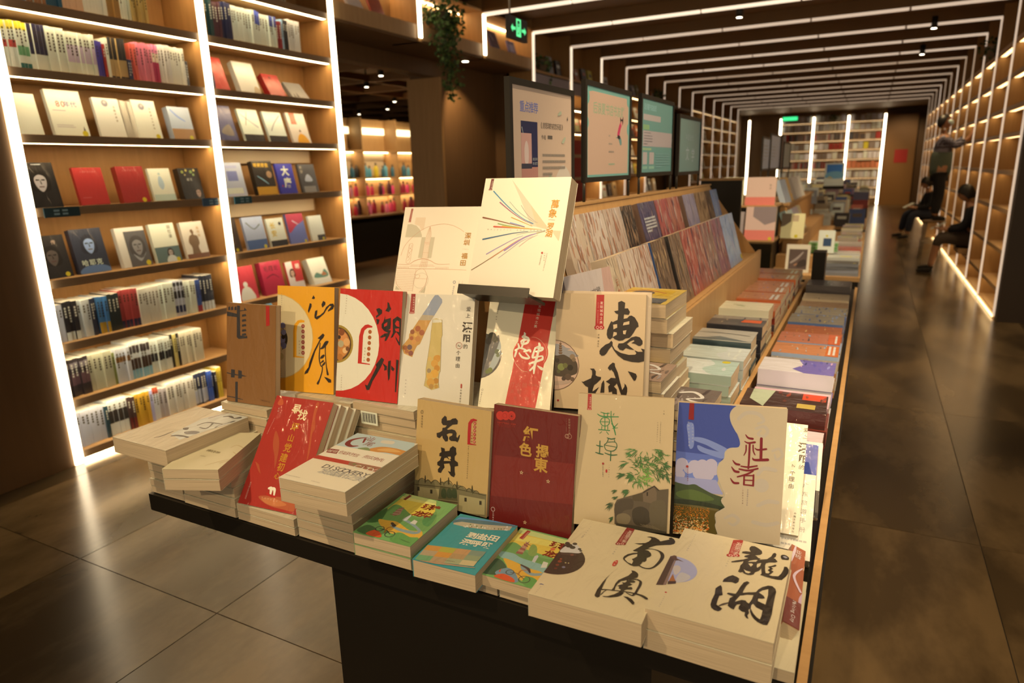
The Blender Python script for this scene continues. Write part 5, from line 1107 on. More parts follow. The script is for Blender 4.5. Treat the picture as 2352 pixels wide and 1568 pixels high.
 ('s','bda888',[1671,455,84,1930,419,91,2161,489,82]),
 ('s','bda888',[2060,1639,81,1826,1660,90,1715,1521,74]),
 ('c','bda888',[1796,1282],151),
 ('p','8a1a1a',[244,2997,340,2994,346,2612,233,2615],0),
 ('s','7a1420',[1422,2368,16,1480,2302,41,1569,2288,49]),
 ('s','7a1420',[1409,2222,16,1485,2190,38,1617,2217,45]),
 ('s','7a1420',[1516,2167,41,1518,1846,41,1513,1631,37]),
 ('s','7a1420',[1445,2139,28,1447,2011,28,1410,1912,16]),
 ('s','7a1420',[1585,2151,29,1596,2024,28,1635,1942,21]),
 ('s','7a1420',[1743,2308,57,1757,1846,57]),
 ('s','7a1420',[1624,2090,16,1688,2057,37,1852,2088,41]),
 ('s','7a1420',[1586,1874,16,1641,1831,49,1893,1858,61]),
 ('s','7a1420',[1188,1785,16,1251,1715,46,1328,1700,45]),
 ('s','7a1420',[1171,1639,17,1239,1552,50,1320,1538,50]),
 ('s','7a1420',[1161,1382,17,1232,1291,46,1328,1290,46]),
 ('s','7a1420',[1363,1671,29,1512,1663,37,1686,1707,33]),
 ('s','7a1420',[1332,1604,34,1515,1588,41,1705,1649,37]),
 ('s','7a1420',[1614,1587,28,1480,1499,42,1301,1428,29]),
 ('s','7a1420',[1438,1473,33,1442,1268,37]),
 ('s','7a1420',[1628,1502,33,1630,1265,41]),
 ('s','7a1420',[1442,1469,29,1629,1487,29]),
 ('s','7a1420',[1451,1371,25,1624,1379,25]),
 ('s','7a1420',[1442,1268,29,1630,1265,33]),
 ('c','a03028',[249,1563],28),
 ('t','8a3a3a','江西美术出版社',[262,1527],[2,-46],32,0,0),
 ('t','6a5a70','江苏溧阳人文读本',[1527,1158],[0,-48],29,0,0),
 ('t','7a4a40','江西美术社渚',[1429,1137],[1,-57],29,0,0),
 ('t','b9b4c8','中国历史文化名镇',[236,2550],[5,-73],42,0,0),
 ('t','b9b4c8','人文社渚读本',[326,2503],[3,-74],42,0,0)],
'b10':[('p','7a2018',[68,1598,2048,1717,2085,796,25,609],0),
 ('c','c03022',[171,2549],106),
 ('c','c03022',[311,2568],105),
 ('c','c03022',[461,2588],105),
 ('o','a02018',[288,2565],53,11),
 ('o','a02018',[457,2573],57,12),
 ('c','7a1a16',[462,2574],28),
 ('t','c03a24','中国共产党成立一百周年',[121,2385],[44,1],45,0,0),
 ('t','b03020','Communist Party of China',[123,2343],[19,0],32,0,0),
 ('t','b03020','100 years anniversary',[149,2310],[16,0],27,0,0),
 ('t','c08a34','紅',[963,2218],[0,0],379,0.03,0),
 ('t','c08a34','色',[859,1854],[0,0],328,0.03,0),
 ('t','c08a34','揭',[1275,1879],[0,0],322,0.03,0),
 ('t','c08a34','東',[1260,1562],[0,0],345,0.03,0),
 ('*','d8b478',[788,1300],5.2),
 ('*','d8b478',[1459,1213],5.2),
 ('*','d8b478',[941,147],5.2),
 ('t','7a3a2a','綱要',[862,1296],[56,10],39,0,0),
 ('t','7a3a2a','史志',[1537,1206],[48,9],38,0,0),
 ('t','7a3a2a','人物',[1033,144],[45,10],40,0,0),
 ('t','a87a5a','发现城市之美',[1881,2691],[4,-61],54,0,0),
 ('t','a87a5a','CITY DISCOVERY',[1816,2702],[1,-22],25,0,-90),
 ('o','c0906a',[1850,2316],43,11),
 ('o','c0906a',[1904,2317],54,8),
 ('o','c8a890',[102,294],49,11),
 ('t','d8b8a0','江西美术出版社',[114,209],[1,-57],46,0,0)],
'b2':[('p','d9c096',[782,2973,1943,1770,1968,1686,1500,1785,1073,2519],0),
 ('p','d4b988',[1411,2311,1943,1770,1968,1686,1663,1766],0),
 ('p','d9bd8c',[2082,1667,2336,1661,2313,1400],0),
 ('p','6a1820',[170,3012,254,3011,236,2719,156,2725],0),
 ('t','e8c9a0','发现城市之美',[224,2939],[-2,-34],34,0,0),
 ('t','d89a7a','CITY DISCOVERY',[188,2937],[-1,-13],18,0,-90),
 ('c','6a1820',[164,2722],22),
 ('c','6a1820',[196,2722],22),
 ('c','6a1820',[228,2722],21),
 ('o','e8b090',[176,2722],13,4),
 ('o','e8b090',[216,2722],13,5),
 ('s','2f7f90',[300,2674,33,621,2399,27,950,2147,23,1264,1954,18,1561,1829,23]),
 ('s','9a5068',[536,2377,32,907,2125,23,1270,1922,16,1540,1818,9]),
 ('s','8f9a80',[807,2399,12,1091,2148,14,1402,1955,11,1648,1851,6]),
 ('s','9a8878',[1146,2305,11,1361,2063,12,1596,1893,8,1694,1852,4]),
 ('s','7a3a1c',[115,1973,42,518,1902,27,963,1810,18,1347,1740,12]),
 ('s','c58f30',[932,1983,23,1231,1878,18,1549,1764,11]),
 ('s','6a84b4',[921,1846,23,1152,1797,18,1346,1750,8]),
 ('s','86a45a',[581,1815,32,876,1765,23,1210,1733,11]),
 ('s','c8442e',[475,1737,42,884,1721,27,1307,1705,19,1812,1683,7]),
 ('s','d9a030',[713,1751,27,1071,1724,23,1446,1703,18,1812,1683,7]),
 ('s','155a70',[217,1395,42,664,1493,29,1051,1573,21,1458,1630,11]),
 ('s','a08aa0',[390,1011,28,715,1207,21,1080,1411,16,1340,1514,9]),
 ('s','7a5a30',[31,581,21,336,780,18,677,1021,18,1056,1282,18,1391,1483,18,1693,1586,14,1909,1639,9]),
 ('s','c08050',[508,896,23,847,1135,20,1180,1371,18,1477,1517,14]),
 ('s','9a7aa4',[884,1125,40,1143,1316,36,1393,1473,27,1693,1586,14]),
 ('s','a89a94',[744,915,13,1032,1152,14,1318,1374,11,1615,1510,7]),
 ('s','d0a08a',[1273,1234,14,1494,1422,11,1743,1555,7]),
 ('s','b0b090',[1152,1532,11,1417,1601,15,1685,1634,18,1927,1664,11]),
 ('t','9a8a70','MAJESTIC AND GRAND',[320,1657],[93,0],51,0,0),
 ('t','c8861c','萬象',[2073,2333],[-24,-233],240,0.012,0),
 ('t','c8861c','罗湖',[2039,1772],[-15,-180],199,0.014,0),
 ('t','8a7a60','深圳罗湖影像志',[1966,1940],[27,-2],26,0,0),
 ('t','7a6a54','主编陈佳',[2000,1088],[3,-58],32,0,0),
 ('t','7a6a54','中国摄影出版传媒有限公司',[2064,1080],[-3,-38],28,0,0),
 ('c','b03020',[1928,1096],26),
 ('t','6a5a48','江苏凤凰文艺出版社',[1921,1033],[-2,-29],30,0,0)],
'b1':[('p','a84a3a',[210,3099,275,3099,251,2679,180,2683],0),
 ('t','e8c9a0','发现城市之美',[249,2994],[-3,-49],27,0,0),
 ('t','d89a7a','CITY DISCOVERY',[220,2990],[-1,-19],14,0,-90),
 ('c','a84a3a',[191,2681],17),
 ('c','a84a3a',[216,2681],17),
 ('c','a84a3a',[240,2681],17),
 ('o','e8b090',[200,2681],11,4),
 ('o','e8b090',[231,2681],11,4),
 ('p','ecc99a',[403,2816,713,2815,699,2423,619,2423,553,2540,382,2609],0),
 ('p','cdb88c',[162,2600,282,2608,450,2560,589,2423,661,2267,671,2199,141,2197],0),
 ('p','cdb88c',[671,2199,1080,2200,1055,1567,854,1536,643,1562],0),
 ('p','f0d2a4',[892,2530,941,2462,964,2229,938,1920,939,1556,950,1270,735,1267,773,1554,783,2035,805,2306,849,2481],0),
 ('s','c98a5e',[892,2530,6,830,2267,6,793,2035,6,773,1554,6,735,1267,6]),
 ('s','c98a5e',[892,2530,6,862,2267,6,830,2035,6,819,1554,6,789,1268,6]),
 ('s','c98a5e',[892,2530,6,894,2268,6,867,2035,6,866,1555,6,843,1269,6]),
 ('s','c98a5e',[892,2530,6,926,2268,6,904,2035,6,912,1555,6,896,1269,6]),
 ('s','c98a5e',[892,2530,6,958,2268,6,941,2036,6,959,1556,6,950,1270,6]),
 ('s','c98a5e',[783,2035,6,942,2028,6]),
 ('s','c98a5e',[781,1996,6,944,1989,6]),
 ('s','c98a5e',[778,1726,6,942,1720,6]),
 ('s','c98a5e',[752,1420,6,945,1415,6]),
 ('s','c98a5e',[86,1623,8,163,1914,8,363,2188,8,612,2403,8,891,2540,8,1275,2607,10,1573,2568,8,1819,2462,8,1966,2366,8]),
 ('s','c98a5e',[313,1983,6,417,1984,6,414,1703,6,397,1415,6,288,1413,6,286,1625,6,313,1983,6]),
 ('s','c98a5e',[335,1974,6,309,1877,6,410,1800,6,303,1644,6,380,1530,6,302,1452,6]),
 ('s','c98a5e',[397,1955,6,379,1877,6,306,1760,6,380,1664,6,298,1548,6]),
 ('s','c98a5e',[25,1361,8,366,1356,10,548,1465,14,795,1535,16,1038,1481,14,1266,1380,10,1651,1385,8]),
 ('s','c98a5e',[26,1226,10,877,1231,10,1672,1226,8,2187,1212,7]),
 ('s','c98a5e',[414,1300,6,1198,1312,5]),
 ('s','c98a5e',[448,1339,6,1154,1349,5]),
 ('s','c98a5e',[1239,1294,6,1242,1228,6]),
 ('s','c98a5e',[1281,1295,6,1285,1229,6]),
 ('s','c98a5e',[1324,1295,6,1327,1229,6]),
 ('s','c98a5e',[1366,1296,6,1370,1230,6]),
 ('s','c98a5e',[1409,1297,6,1412,1231,6]),
 ('s','c98a5e',[1451,1297,6,1454,1231,6]),
 ('s','c98a5e',[1494,1298,6,1497,1232,5]),
 ('s','c98a5e',[1536,1299,6,1539,1233,6]),
 ('s','c98a5e',[1578,1299,6,1581,1234,6]),
 ('s','c98a5e',[1620,1300,6,1623,1234,6]),
 ('s','c98a5e',[35,1294,6,39,1232,6]),
 ('s','c98a5e',[79,1294,6,83,1233,6]),
 ('s','c98a5e',[123,1295,6,127,1234,6]),
 ('s','c98a5e',[167,1296,6,170,1234,6]),
 ('s','c98a5e',[211,1297,6,214,1235,6]),
 ('s','c98a5e',[255,1297,6,258,1236,6]),
 ('s','c98a5e',[299,1298,6,302,1237,6]),
 ('s','c98a5e',[342,1299,6,345,1237,6]),
 ('s','c98a5e',[386,1299,6,389,1238,6]),
 ('o','bfae88',[831,871],230,6),
 ('s','c98a5e',[1016,1007,6,902,1194,6,780,1226,6,653,1151,6,623,1018,6,684,934,6,768,964,6,777,1040,6]),
 ('s','c98a5e',[609,1046,4,783,1040,4]),
 ('s','c98a5e',[626,932,4,1018,927,4]),
 ('s','c98a5e',[634,1217,5,613,545,6]),
 ('s','c98a5e',[12,986,8,77,759,8,264,574,8]),
 ('s','c98a5e',[1016,1007,8,985,742,8,823,513,8]),
 ('s','c98a5e',[12,1159,4,614,1150,4]),
 ('s','c98a5e',[20,1105,4,614,1097,4]),
 ('s','c98a5e',[28,1052,4,613,1044,4]),
 ('s','c98a5e',[36,998,4,613,991,4]),
 ('s','c98a5e',[44,945,4,613,938,4]),
 ('s','c98a5e',[52,892,4,613,885,4]),
 ('s','c98a5e',[61,838,3,613,832,4]),
 ('s','c98a5e',[69,785,4,612,779,4]),
 ('s','c98a5e',[112,733,4,612,726,4]),
 ('s','c98a5e',[156,681,4,612,673,4]),
 ('s','c98a5e',[200,629,4,612,620,4]),
 ('s','c98a5e',[243,577,4,612,568,4]),
 ('p','cdb88c',[75,702,213,582,64,578],0),
 ('p','cdb88c',[1000,705,988,518,862,514],0),
 ('t','b87a1c','深',[2104,2251],[0,0],200,0.012,0),
 ('t','b87a1c','圳',[2087,2042],[0,0],190,0.012,0),
 ('t','b87a1c','福',[2073,1636],[0,0],189,0.012,0),
 ('t','b87a1c','田',[2056,1429],[0,0],188,0.012,0),
 ('t','a08a60','深圳福田影像',[2003,1843],[31,-2],19,0,0),
 ('o','6a7a80',[1870,847],38,12),
 ('t','6a7a80','海天出版社',[1869,708],[-2,-59],49,0,0),
 ('t','9a8a70','主编陈佳',[2013,874],[0,-48],30,0,0),
 ('t','9a8a70','中国摄影出版传媒',[2116,877],[-3,-52],26,0,0)],
'f7':[('p','b54a24',[1350,2849,1429,2813,1444,2484,1555,2172,1528,2018,1613,1646,1646,1379,1618,1354,1529,1762,1446,2093,1383,2411,1335,2691],1),
 ('p','b04a26',[369,1953,559,1759,665,1515,734,1205,747,996,617,1294,434,1590],1),
 ('p','b04a26',[72,1087,234,1025,386,794,281,863],0),
 ('p','c0522a',[118,2684,166,2827,244,2801,308,2683,219,2639],1),
 ('p','b5562e',[562,242,866,312,1568,326,1758,81,1430,65,911,97],1),
 ('p','c8703a',[676,220,1035,279,1476,192,1164,99,846,127],1),
 ('t','e8c88c','寻',[787,2593],[0,0],313,0.02,0),
 ('t','e8c88c','找',[1036,2467],[0,0],296,0.02,0),
 ('t','c8881e','坪',[930,2124],[0,0],247,0.012,0),
 ('t','c8881e','山',[923,1830],[0,0],210,0.012,0),
 ('t','c8881e','党',[928,1572],[0,0],243,0.012,0),
 ('t','c8881e','建',[912,1304],[0,0],241,0.012,0),
 ('t','c8881e','初',[925,1064],[0,0],228,0.012,0),
 ('t','c8881e','心',[909,832],[0,0],181,0.012,0),
 ('t','e0a080','中共深圳市坪山区委组织部',[193,2264],[-5,-38],32,0,0),
 ('t','e8c0a0','主编',[218,2548],[7,-67],44,0,0),
 ('t','e0a080','深圳报业集团出版社',[175,542],[2,-49],51,0,0),
 ('s','f0dcc0',[786,493,54,863,495,90,898,358,53]),
 ('s','f0dcc0',[863,495,67,967,492,81,1018,347,44]),
 ('s','b82018',[781,360,45,938,324,54,1066,325,44]),
 ('t','d8a070','中国特色党建',[691,243],[93,-3],45,0,0)],
'f6':[('p','b9c2b8',[1,2862,1693,2839,1952,2397,1911,1965,-71,1902,-3,2154],0),
 ('p','d9c9a4',[914,2600,1214,2646,1265,2480,956,2451],1),
 ('p','cf8a3c',[884,1927,952,2098,1130,2257,1455,2302,1732,2272,1875,2225,1954,2016,1766,1994,1412,2002,1045,1887],1),
 ('p','e0a858',[1114,2056,1363,2250,1739,2170,1492,2069],1),
 ('p','7a8a50',[632,1954,830,2084,1004,1941,809,1897],1),
 ('s','7a1c1c',[412,2590,37,260,2475,73,160,2296,108,218,2093,134,393,2002,106,538,2075,43]),
 ('s','7a1c1c',[431,2520,64,535,2296,45]),
 ('t','7a1c1c','汕尾',[562,2550],[176,-269],270,0,0),
 ('p','ead7ae',[-71,1902,1923,1970,1915,1220,-89,1286],0),
 ('p','8a3a30',[-26,1686,280,1717,370,1494,72,1470],0),
 ('t','ead7ae','诚信',[106,1590],[140,14],146,0,0),
 ('t','8a3228','包容守信',[435,1618],[142,-5],186,0,0),
 ('t','8a3228','务实争先',[1142,1631],[145,-8],181,0,0),
 ('p','b93a2a',[-76,1270,1873,1277,1944,1035,1014,1103,-55,1094],0),
 ('p','9a6a4a',[952,1259,1880,1268,1949,1049,1021,1093],0),
 ('c','7a7a40',[1137,1185],41),
 ('c','b0702a',[1289,1152],41),
 ('c','8a3020',[1445,1152],40),
 ('c','c08a3a',[1599,1152],40),
 ('c','a03a28',[1758,1143],41),
 ('c','b05a2a',[1861,1148],40),
 ('t','e8d8b8','CITY',[1284,1099],[152,-6],241,0,0),
 ('t','6a6258','DISCOVERY',[621,845],[140,-4],268,0,0),
 ('t','b0a48c','发现城市之美',[744,626],[198,-2],269,0,0),
 ('t','9a8c74','全国文明城市中共汕尾市委宣传部',[48,156],[29,0],32,0,0),
 ('t','9a8c74','江西美术出版社',[813,134],[38,-2],37,0,0)],
'f8':[('t','8a7448','赣南诗文集',[578,1121],[83,-33],124,0,0),
 ('t','a8946a','主编陈佳',[549,795],[46,-19],57,0,0),
 ('s','c8ac74',[1077,1313,28,1183,1461,40,1559,1183,29]),
 ('s','c8ac74',[1274,365,36,1537,634,45,1634,907,37]),
 ('s','c8ac74',[977,228,27,1263,495,37,1537,634,27]),
 ('s','c8ac74',[1277,1035,23,1679,638,27,1722,378,22])],
'f9':[('p','cfc4a4',[1273,773,1035,1905,1342,2619,2233,2581,1973,1514,1835,619],0),
 ('s','2a2018',[1091,427,26,1161,598,51,1150,928,31]),
 ('p','4a4640',[1183,1202,1287,1292,1403,1171,1306,1127],1),
 ('p','6a6660',[1462,1027,1613,1180,1848,1201,1862,1056,1657,946],1),
 ('s','4a4640',[1406,709,71,1522,786,100,1740,819,69,1875,815,79]),
 ('s','4a4640',[1367,1505,43,1441,1763,64,1919,1842,42]),
 ('s','4a4640',[1568,1419,52,1778,1426,63,1749,1588,32,1620,1798,75]),
 ('s','4a4640',[1483,2275,78,1614,2352,100,1812,2299,55]),
 ('s','4a4640',[1877,2281,55,1964,2395,121]),
 ('s','8a3a28',[1194,1995,28,1261,2271,28,1359,2528,23]),
 ('s','5a544a',[1960,1595,52,1932,1759,32,2034,2148,54,2040,2032,32])],
'f5':[('p','e6c64a',[86,1954,981,1900,1316,1265,88,911],0),
 ('p','e8d878',[60,1849,972,1866,1084,1736,68,1697],0),
 ('p','c9cf7a',[70,1978,952,1948,1006,1821,77,1825],0),
 ('p','6f9a50',[106,1147,124,1388,303,1405,710,1175,953,1084,1175,1205,1226,1507,1502,968,1362,597,334,576,55,785],1),
 ('p','4f8a4a',[1136,1079,1204,1301,1322,1351,1436,887,1272,869],1),
 ('p','3c6a34',[-8,870,74,1191,274,658,101,476,-32,528],1),
 ('p','e0a83a',[196,679,415,718,669,745,1131,549,1407,616,1521,268,851,277,423,455],1),
 ('p','8a9a90',[579,574,968,531,1317,578,1018,761,743,858,897,896,1358,646,1314,450,881,442],1),
 ('p','66994a',[873,287,1004,393,1289,315,1493,353,1491,16,1039,13,888,143],1),
 ('p','4a6a3a',[37,81,115,376,419,296,428,46],1),
 ('p','d8572a',[302,93,411,267,625,180,700,38,382,26],1),
 ('p','b0866a',[343,991,324,1239,407,1391,525,1040,412,937],0),
 ('s','8a4a3a',[307,976,22,468,988,22]),
 ('s','8a4a3a',[314,1080,22,460,1097,23]),
 ('s','8a4a3a',[320,1186,23,452,1207,23]),
 ('s','8a4a3a',[327,1293,23,444,1319,23]),
 ('o','4a4a3a',[819,238],110,21),
 ('o','4a4a3a',[473,345],96,21),
 ('s','3a3a30',[473,345,18,654,345,20,819,238,18]),
 ('s','b0682a',[665,248,27,619,434,28,683,513,28]),
 ('s','4a3a30',[582,655,64,700,573,91]),
 ('p','c8c0b0',[719,848,708,952,763,1141,804,1103,827,867],0),
 ('p','d8ccb8',[954,813,963,978,1075,945,1111,800],0),
 ('p','7a2a20',[160,1705,186,1952,262,1934,242,1679],0),
 ('t','8a2a16','玩转',[918,1607],[180,6],270,0.04,0),
 ('t','8a2a16','龙华',[900,1256],[221,10],263,0.04,0),
 ('t','4a5a3a','广东旅游出版社',[1141,154],[44,-6],40,0,0)],
'f3':[('p','e2c04a',[19,1935,1209,1908,1247,1132,55,1245],0),
 ('p','c9cf7a',[19,1935,1226,1924,1229,1751,45,1736],0),
 ('p','e4cf62',[44,1690,1229,1751,1267,1554,58,1424],0),
 ('p','6f9a50',[34,1192,124,1344,323,1284,612,1080,757,1065,1081,1054,1229,1124,1242,510,369,560,115,600,-27,948],1),
 ('p','8aa050',[612,1080,537,1427,667,1401,782,1159,755,1023],1),
 ('p','8fb09a',[28,890,329,947,582,860,1097,824,1214,762,1178,555,590,664,154,700],1),
 ('p','e0a83a',[228,694,465,684,851,591,1228,541,1269,87,672,241,402,497],1),
 ('p','8a9a90',[695,634,999,470,1203,548,1203,454,1000,377,740,500],1),
 ('p','66994a',[951,298,1090,327,1235,250,1283,59,1096,5,954,117],1),
 ('p','3e5a3c',[51,214,97,633,435,434,421,122,83,38],1),
 ('p','7a9090',[317,148,452,403,661,348,884,84,709,1],1),
 ('p','d8572a',[348,51,495,195,751,130,811,13,485,4],1),
 ('p','d8572a',[356,243,369,345,407,191],0),
 ('p','9a5a48',[376,969,528,991,501,1069,367,1057],0),
 ('p','b98a6a',[380,1054,525,1064,493,1141,366,1141],0),
 ('p','9a5a48',[383,1140,521,1137,485,1214,366,1226],0),
 ('p','b98a6a',[387,1227,517,1211,477,1287,365,1312],0),
 ('p','9a5a48',[390,1315,513,1286,469,1361,365,1399],0),
 ('p','b98a6a',[394,1404,509,1362,461,1435,365,1487],0),
 ('s','9a5a48',[422,1395,29,442,1523,9]),
 ('s','8a4a38',[403,1408,23,534,1383,18]),
 ('o','4a4a3a',[964,194],114,18),
 ('o','4a4a3a',[588,295],81,18),
 ('s','3a3a30',[588,295,13,746,313,15,964,194,13]),
 ('s','b0682a',[779,291,26,771,438,26,890,513,20]),
 ('s','4a3a34',[677,626,38,867,560,62,963,453,36]),
 ('p','c8c0b0',[824,833,792,1040,832,1100,875,1059,902,811],0),
 ('p','d8ccb8',[1087,702,1045,937,1159,931,1196,754],0),
 ('p','a83a28',[168,1542,188,1919,277,1914,274,1524],0),
 ('t','e8c0a0','发现城市之美',[245,1829],[2,-54],42,0,0),
 ('t','8a2a16','玩转',[1026,1634],[197,-3],257,0.04,0),
 ('t','8a2a16','龙华',[1034,1257],[215,-2],248,0.04,0),
 ('c','d86a3a',[1030,1443],52)],
'f4':[('p','5f8fb4',[74,1924,1450,2153,1390,1966,26,1711],0),
 ('p','4f6f70',[119,1821,557,1952,1021,2024,1404,2041,1379,1938,70,1634],1),
 ('p','b9a882',[70,1634,215,1740,639,1796,1381,1985,1392,1807,960,1652,413,1564,82,1568],0),
 ('p','6a7a4a',[1167,1818,1199,1822,1221,1767,1189,1763],0),
 ('p','d8ccb0',[370,1595,403,1599,428,1545,395,1541],0),
 ('p','d8ccb0',[1304,1826,1336,1830,1357,1775,1325,1771],0),
 ('p','e0d4bc',[467,1666,500,1671,524,1616,491,1612],0),
 ('p','6a7a4a',[433,1725,466,1729,490,1674,457,1670],0),
 ('p','c8b894',[917,1755,950,1759,972,1704,940,1700],0),
 ('p','6a7a4a',[1114,1795,1146,1799,1168,1744,1136,1740],0),
 ('p','d8ccb0',[537,1745,570,1749,594,1694,561,1690],0),
 ('p','8a7a5a',[484,1608,516,1612,541,1557,508,1553],0),
 ('p','8a7a5a',[711,1757,744,1761,767,1706,735,1701],0),
 ('p','c8b894',[838,1781,870,1785,893,1730,861,1726],0),
 ('p','6a7a4a',[712,1728,744,1733,768,1678,735,1674],0),
 ('p','e0d4bc',[744,1722,776,1726,800,1671,767,1667],0),
 ('p','8a7a5a',[501,1654,534,1658,558,1603,525,1599],0),
 ('p','c8b894',[328,1606,361,1610,386,1556,353,1551],0),
 ('p','d8ccb0',[1255,1954,1287,1958,1309,1902,1277,1898],0),
 ('p','6a7a4a',[603,1712,636,1716,660,1661,627,1657],0),
 ('p','e0d4bc',[808,1716,840,1720,863,1666,831,1662],0),
 ('p','e0d4bc',[410,1634,443,1638,468,1583,435,1579],0),
 ('p','c8b894',[981,1765,1013,1769,1036,1714,1004,1710],0),
 ('p','8a7a5a',[1231,1846,1263,1850,1285,1795,1253,1791],0),
 ('p','e0d4bc',[394,1625,427,1629,451,1575,419,1571],0),
 ('p','d8ccb0',[1255,1935,1288,1939,1309,1883,1277,1879],0),
 ('p','d8ccb0',[1269,1816,1301,1820,1322,1766,1291,1762],0),
 ('p','8a7a5a',[1024,1768,1057,1772,1079,1718,1047,1714],0),
 ('p','d8ccb0',[652,1657,684,1661,708,1607,676,1603],0),
 ('p','c88a3a',[16,586,344,647,365,451,31,386],0),
 ('p','b0a43c',[344,647,669,707,685,511,355,447],0),
 ('p','c08e58',[669,707,990,767,1002,571,676,507],0),
 ('p','7a8a70',[990,767,1307,825,1316,630,993,567],0),
 ('p','b0956a',[31,386,355,447,375,255,46,190],0),
 ('p','cf8a36',[355,447,676,507,692,316,366,251],0),
 ('p','b08a58',[676,507,993,567,1005,376,683,312],0),
 ('p','8a9468',[993,567,1306,626,1315,435,996,372],0),
 ('p','6a9a62',[46,190,366,251,386,64,61,-1],0),
 ('p','b08e62',[366,251,683,312,699,125,377,60],0),
 ('p','a0a070',[683,312,996,372,1008,186,689,121],0),
 ('p','c8b078',[996,372,1305,432,1314,246,999,182],0),
 ('p','b08a62',[80,-13,436,78,1371,221,1361,198,529,21],0),
 ('t','ecdcb8','到',[729,1298],[0,0],258,0.03,0),
 ('t','ecdcb8','盐',[980,1327],[0,0],256,0.03,0),
 ('t','ecdcb8','田',[1221,1370],[0,0],254,0.03,0),
 ('t','ecdcb8','深',[729,1008],[0,0],251,0.03,0),
 ('t','ecdcb8','呼',[965,1034],[0,0],250,0.03,0),
 ('t','ecdcb8','吸',[1221,1064],[0,0],247,0.03,0),
 ('t','3a3020','广东旅游出版社',[646,215],[37,4],32,0,0)]}
def show(key, label, t, cover, spine=None, n=1, hard=False, mat_=None, stand_=None, group=None, back=None):
    x, y, z, yaw, lean, w, h = PLAC[key]; M = place(x, y, z, yaw, lean)
    r = book(label, M, w, h, t, cover, art=[dec(p) for p in ART[key]], spine=spine, hard=hard, mat_=mat_, back=back)
    if stand_: stand(stand_, M, w*.8, 0, t*n)
    return M, w, h
def dec(p):   # art numbers are stored in tenths of a millimetre
    k = p[0]; s = lambda q: tuple(v/10 for v in q)
    if k == 'p': return (k, p[1], [(p[2][i]/10, p[2][i+1]/10) for i in range(0, len(p[2]), 2)], p[3])
    if k == 's': return (k, p[1], [(p[2][i]/10, p[2][i+1]/10, p[2][i+2]/10) for i in range(0, len(p[2]), 3)])
    if k == 'c': return (k, p[1], s(p[2]), p[3]/10)
    if k == 'o': return (k, p[1], s(p[2]), p[3]/10, p[4]/10)
    if k == 't': return (k, p[1], p[2], s(p[3]), s(p[4]), p[5]/10, p[6], p[7])
    if k == '*': return (k, p[1], s(p[2]), p[3])
    return (k, p[1], s(p[2]))+tuple(p[3:])
def behind(M, n, dz=0): return M @ Matrix.Translation((0, 0, -n))
show('b1', 'cream book with gold tower line drawing on a high stand', .03, 'f6deae', stand_='black book stand under the gold tower line drawing book', mat_=UNC)
show('b2', 'tall thick cream book with fanned coloured streaks, highest on display', .045, 'f4dcae', stand_='black book stand under the fanned streaks book', mat_=UNC)
bx_('stand_post', 'black post holding up the fanned streaks book', 'post', BLACKM, (-.885, -.80, 1.605, 1.635, .8305, 1.30))
bx_('stand_post', 'black post holding up the gold tower book', 'post', BLACKM, (-1.42, -1.34, 1.97, 2.0, .8305, 1.20))
M, w_, h_ = show('b3', 'brown book with dark cut-off characters and a red bookmark', .02, '8a5a2c', spine='7a4c24')
show('b4', 'yellow book with cream semicircle and black brush title', .024, 'f0a01e', spine='e8d8b0')
show('b5', 'red book with cream semicircle and round dish of food', .022, 'c8281c')
show('b6', 'white book with two zither-shaped pictures', .032, 'dfcba4')
show('b7', 'cream book with broad red band and white brush title', .022, 'ecd6a4')
M, w_, h_ = show('b8', 'large cream book with huge black brush characters and pagoda roundel', .018, 'cfab78', stand_=None)
book('second cream copy behind the huge brush title pagoda book', behind(M, .0195) @ Matrix.Translation((.012, .006, 0)), w_, h_, .02, 'd4b488')
show('b9', 'tan book with black brush title above an old fortress wall', .026, 'c49a58', spine='b58a4a')
show('b10', 'dark red book with gold title and three small stars', .02, '6a1612', spine='3a0e0c')
M, w_, h_ = show('b11', 'cream book with green title, bamboo and old house', .024, 'c8a874', back='b09060')
M, w_, h_ = show('b12', 'cream and blue book with lily field and red title', .016, 'c4aa80', spine='b8a078')
M, w_, h_ = show('f7', 'red book with gold vertical title, leaning front of four', .024, 'a8281c', spine='9a2018')
for i in range(3): book('cream copy leaning behind the red gold-title book, %s from it' % ORD[i], behind(M, .0255*(i+1)) @ Matrix.Translation((.006*(i+1), .004*(i+1), 0)), w_, h_, .024, 'e0cca0', back='d8c090')
show('f1', 'flat cream book with flowing black brush title and dark roundel', .048, 'd8bc88')
show('f2', 'flat cream book with heavy black brush title and blue sky roundel', .041, 'd8bc88', group=None)
show('f3', 'small flat yellow green book with pagoda and bicycle, right copy', .0265, '7ba85a', spine='6a7a4a')
show('f4', 'small flat teal book with white title and coloured bricks', .042, '2f8f88', back='1f7f88')
show('f5', 'small flat yellow green book with bicycle, left copy on its stack', .0285, '7ba85a', spine='6a7a4a')
show('f6', 'flat cream book with lion and grey english lettering, topmost', .028, 'e8d0a2', mat_=UNC)
show('f8', 'flat tan book with faint gold lettering, lying askew', .026, 'd8c08a', mat_=UNC)
show('f9', 'flat thick cream book with ink drawing, far left corner', .044, 'cdb487')
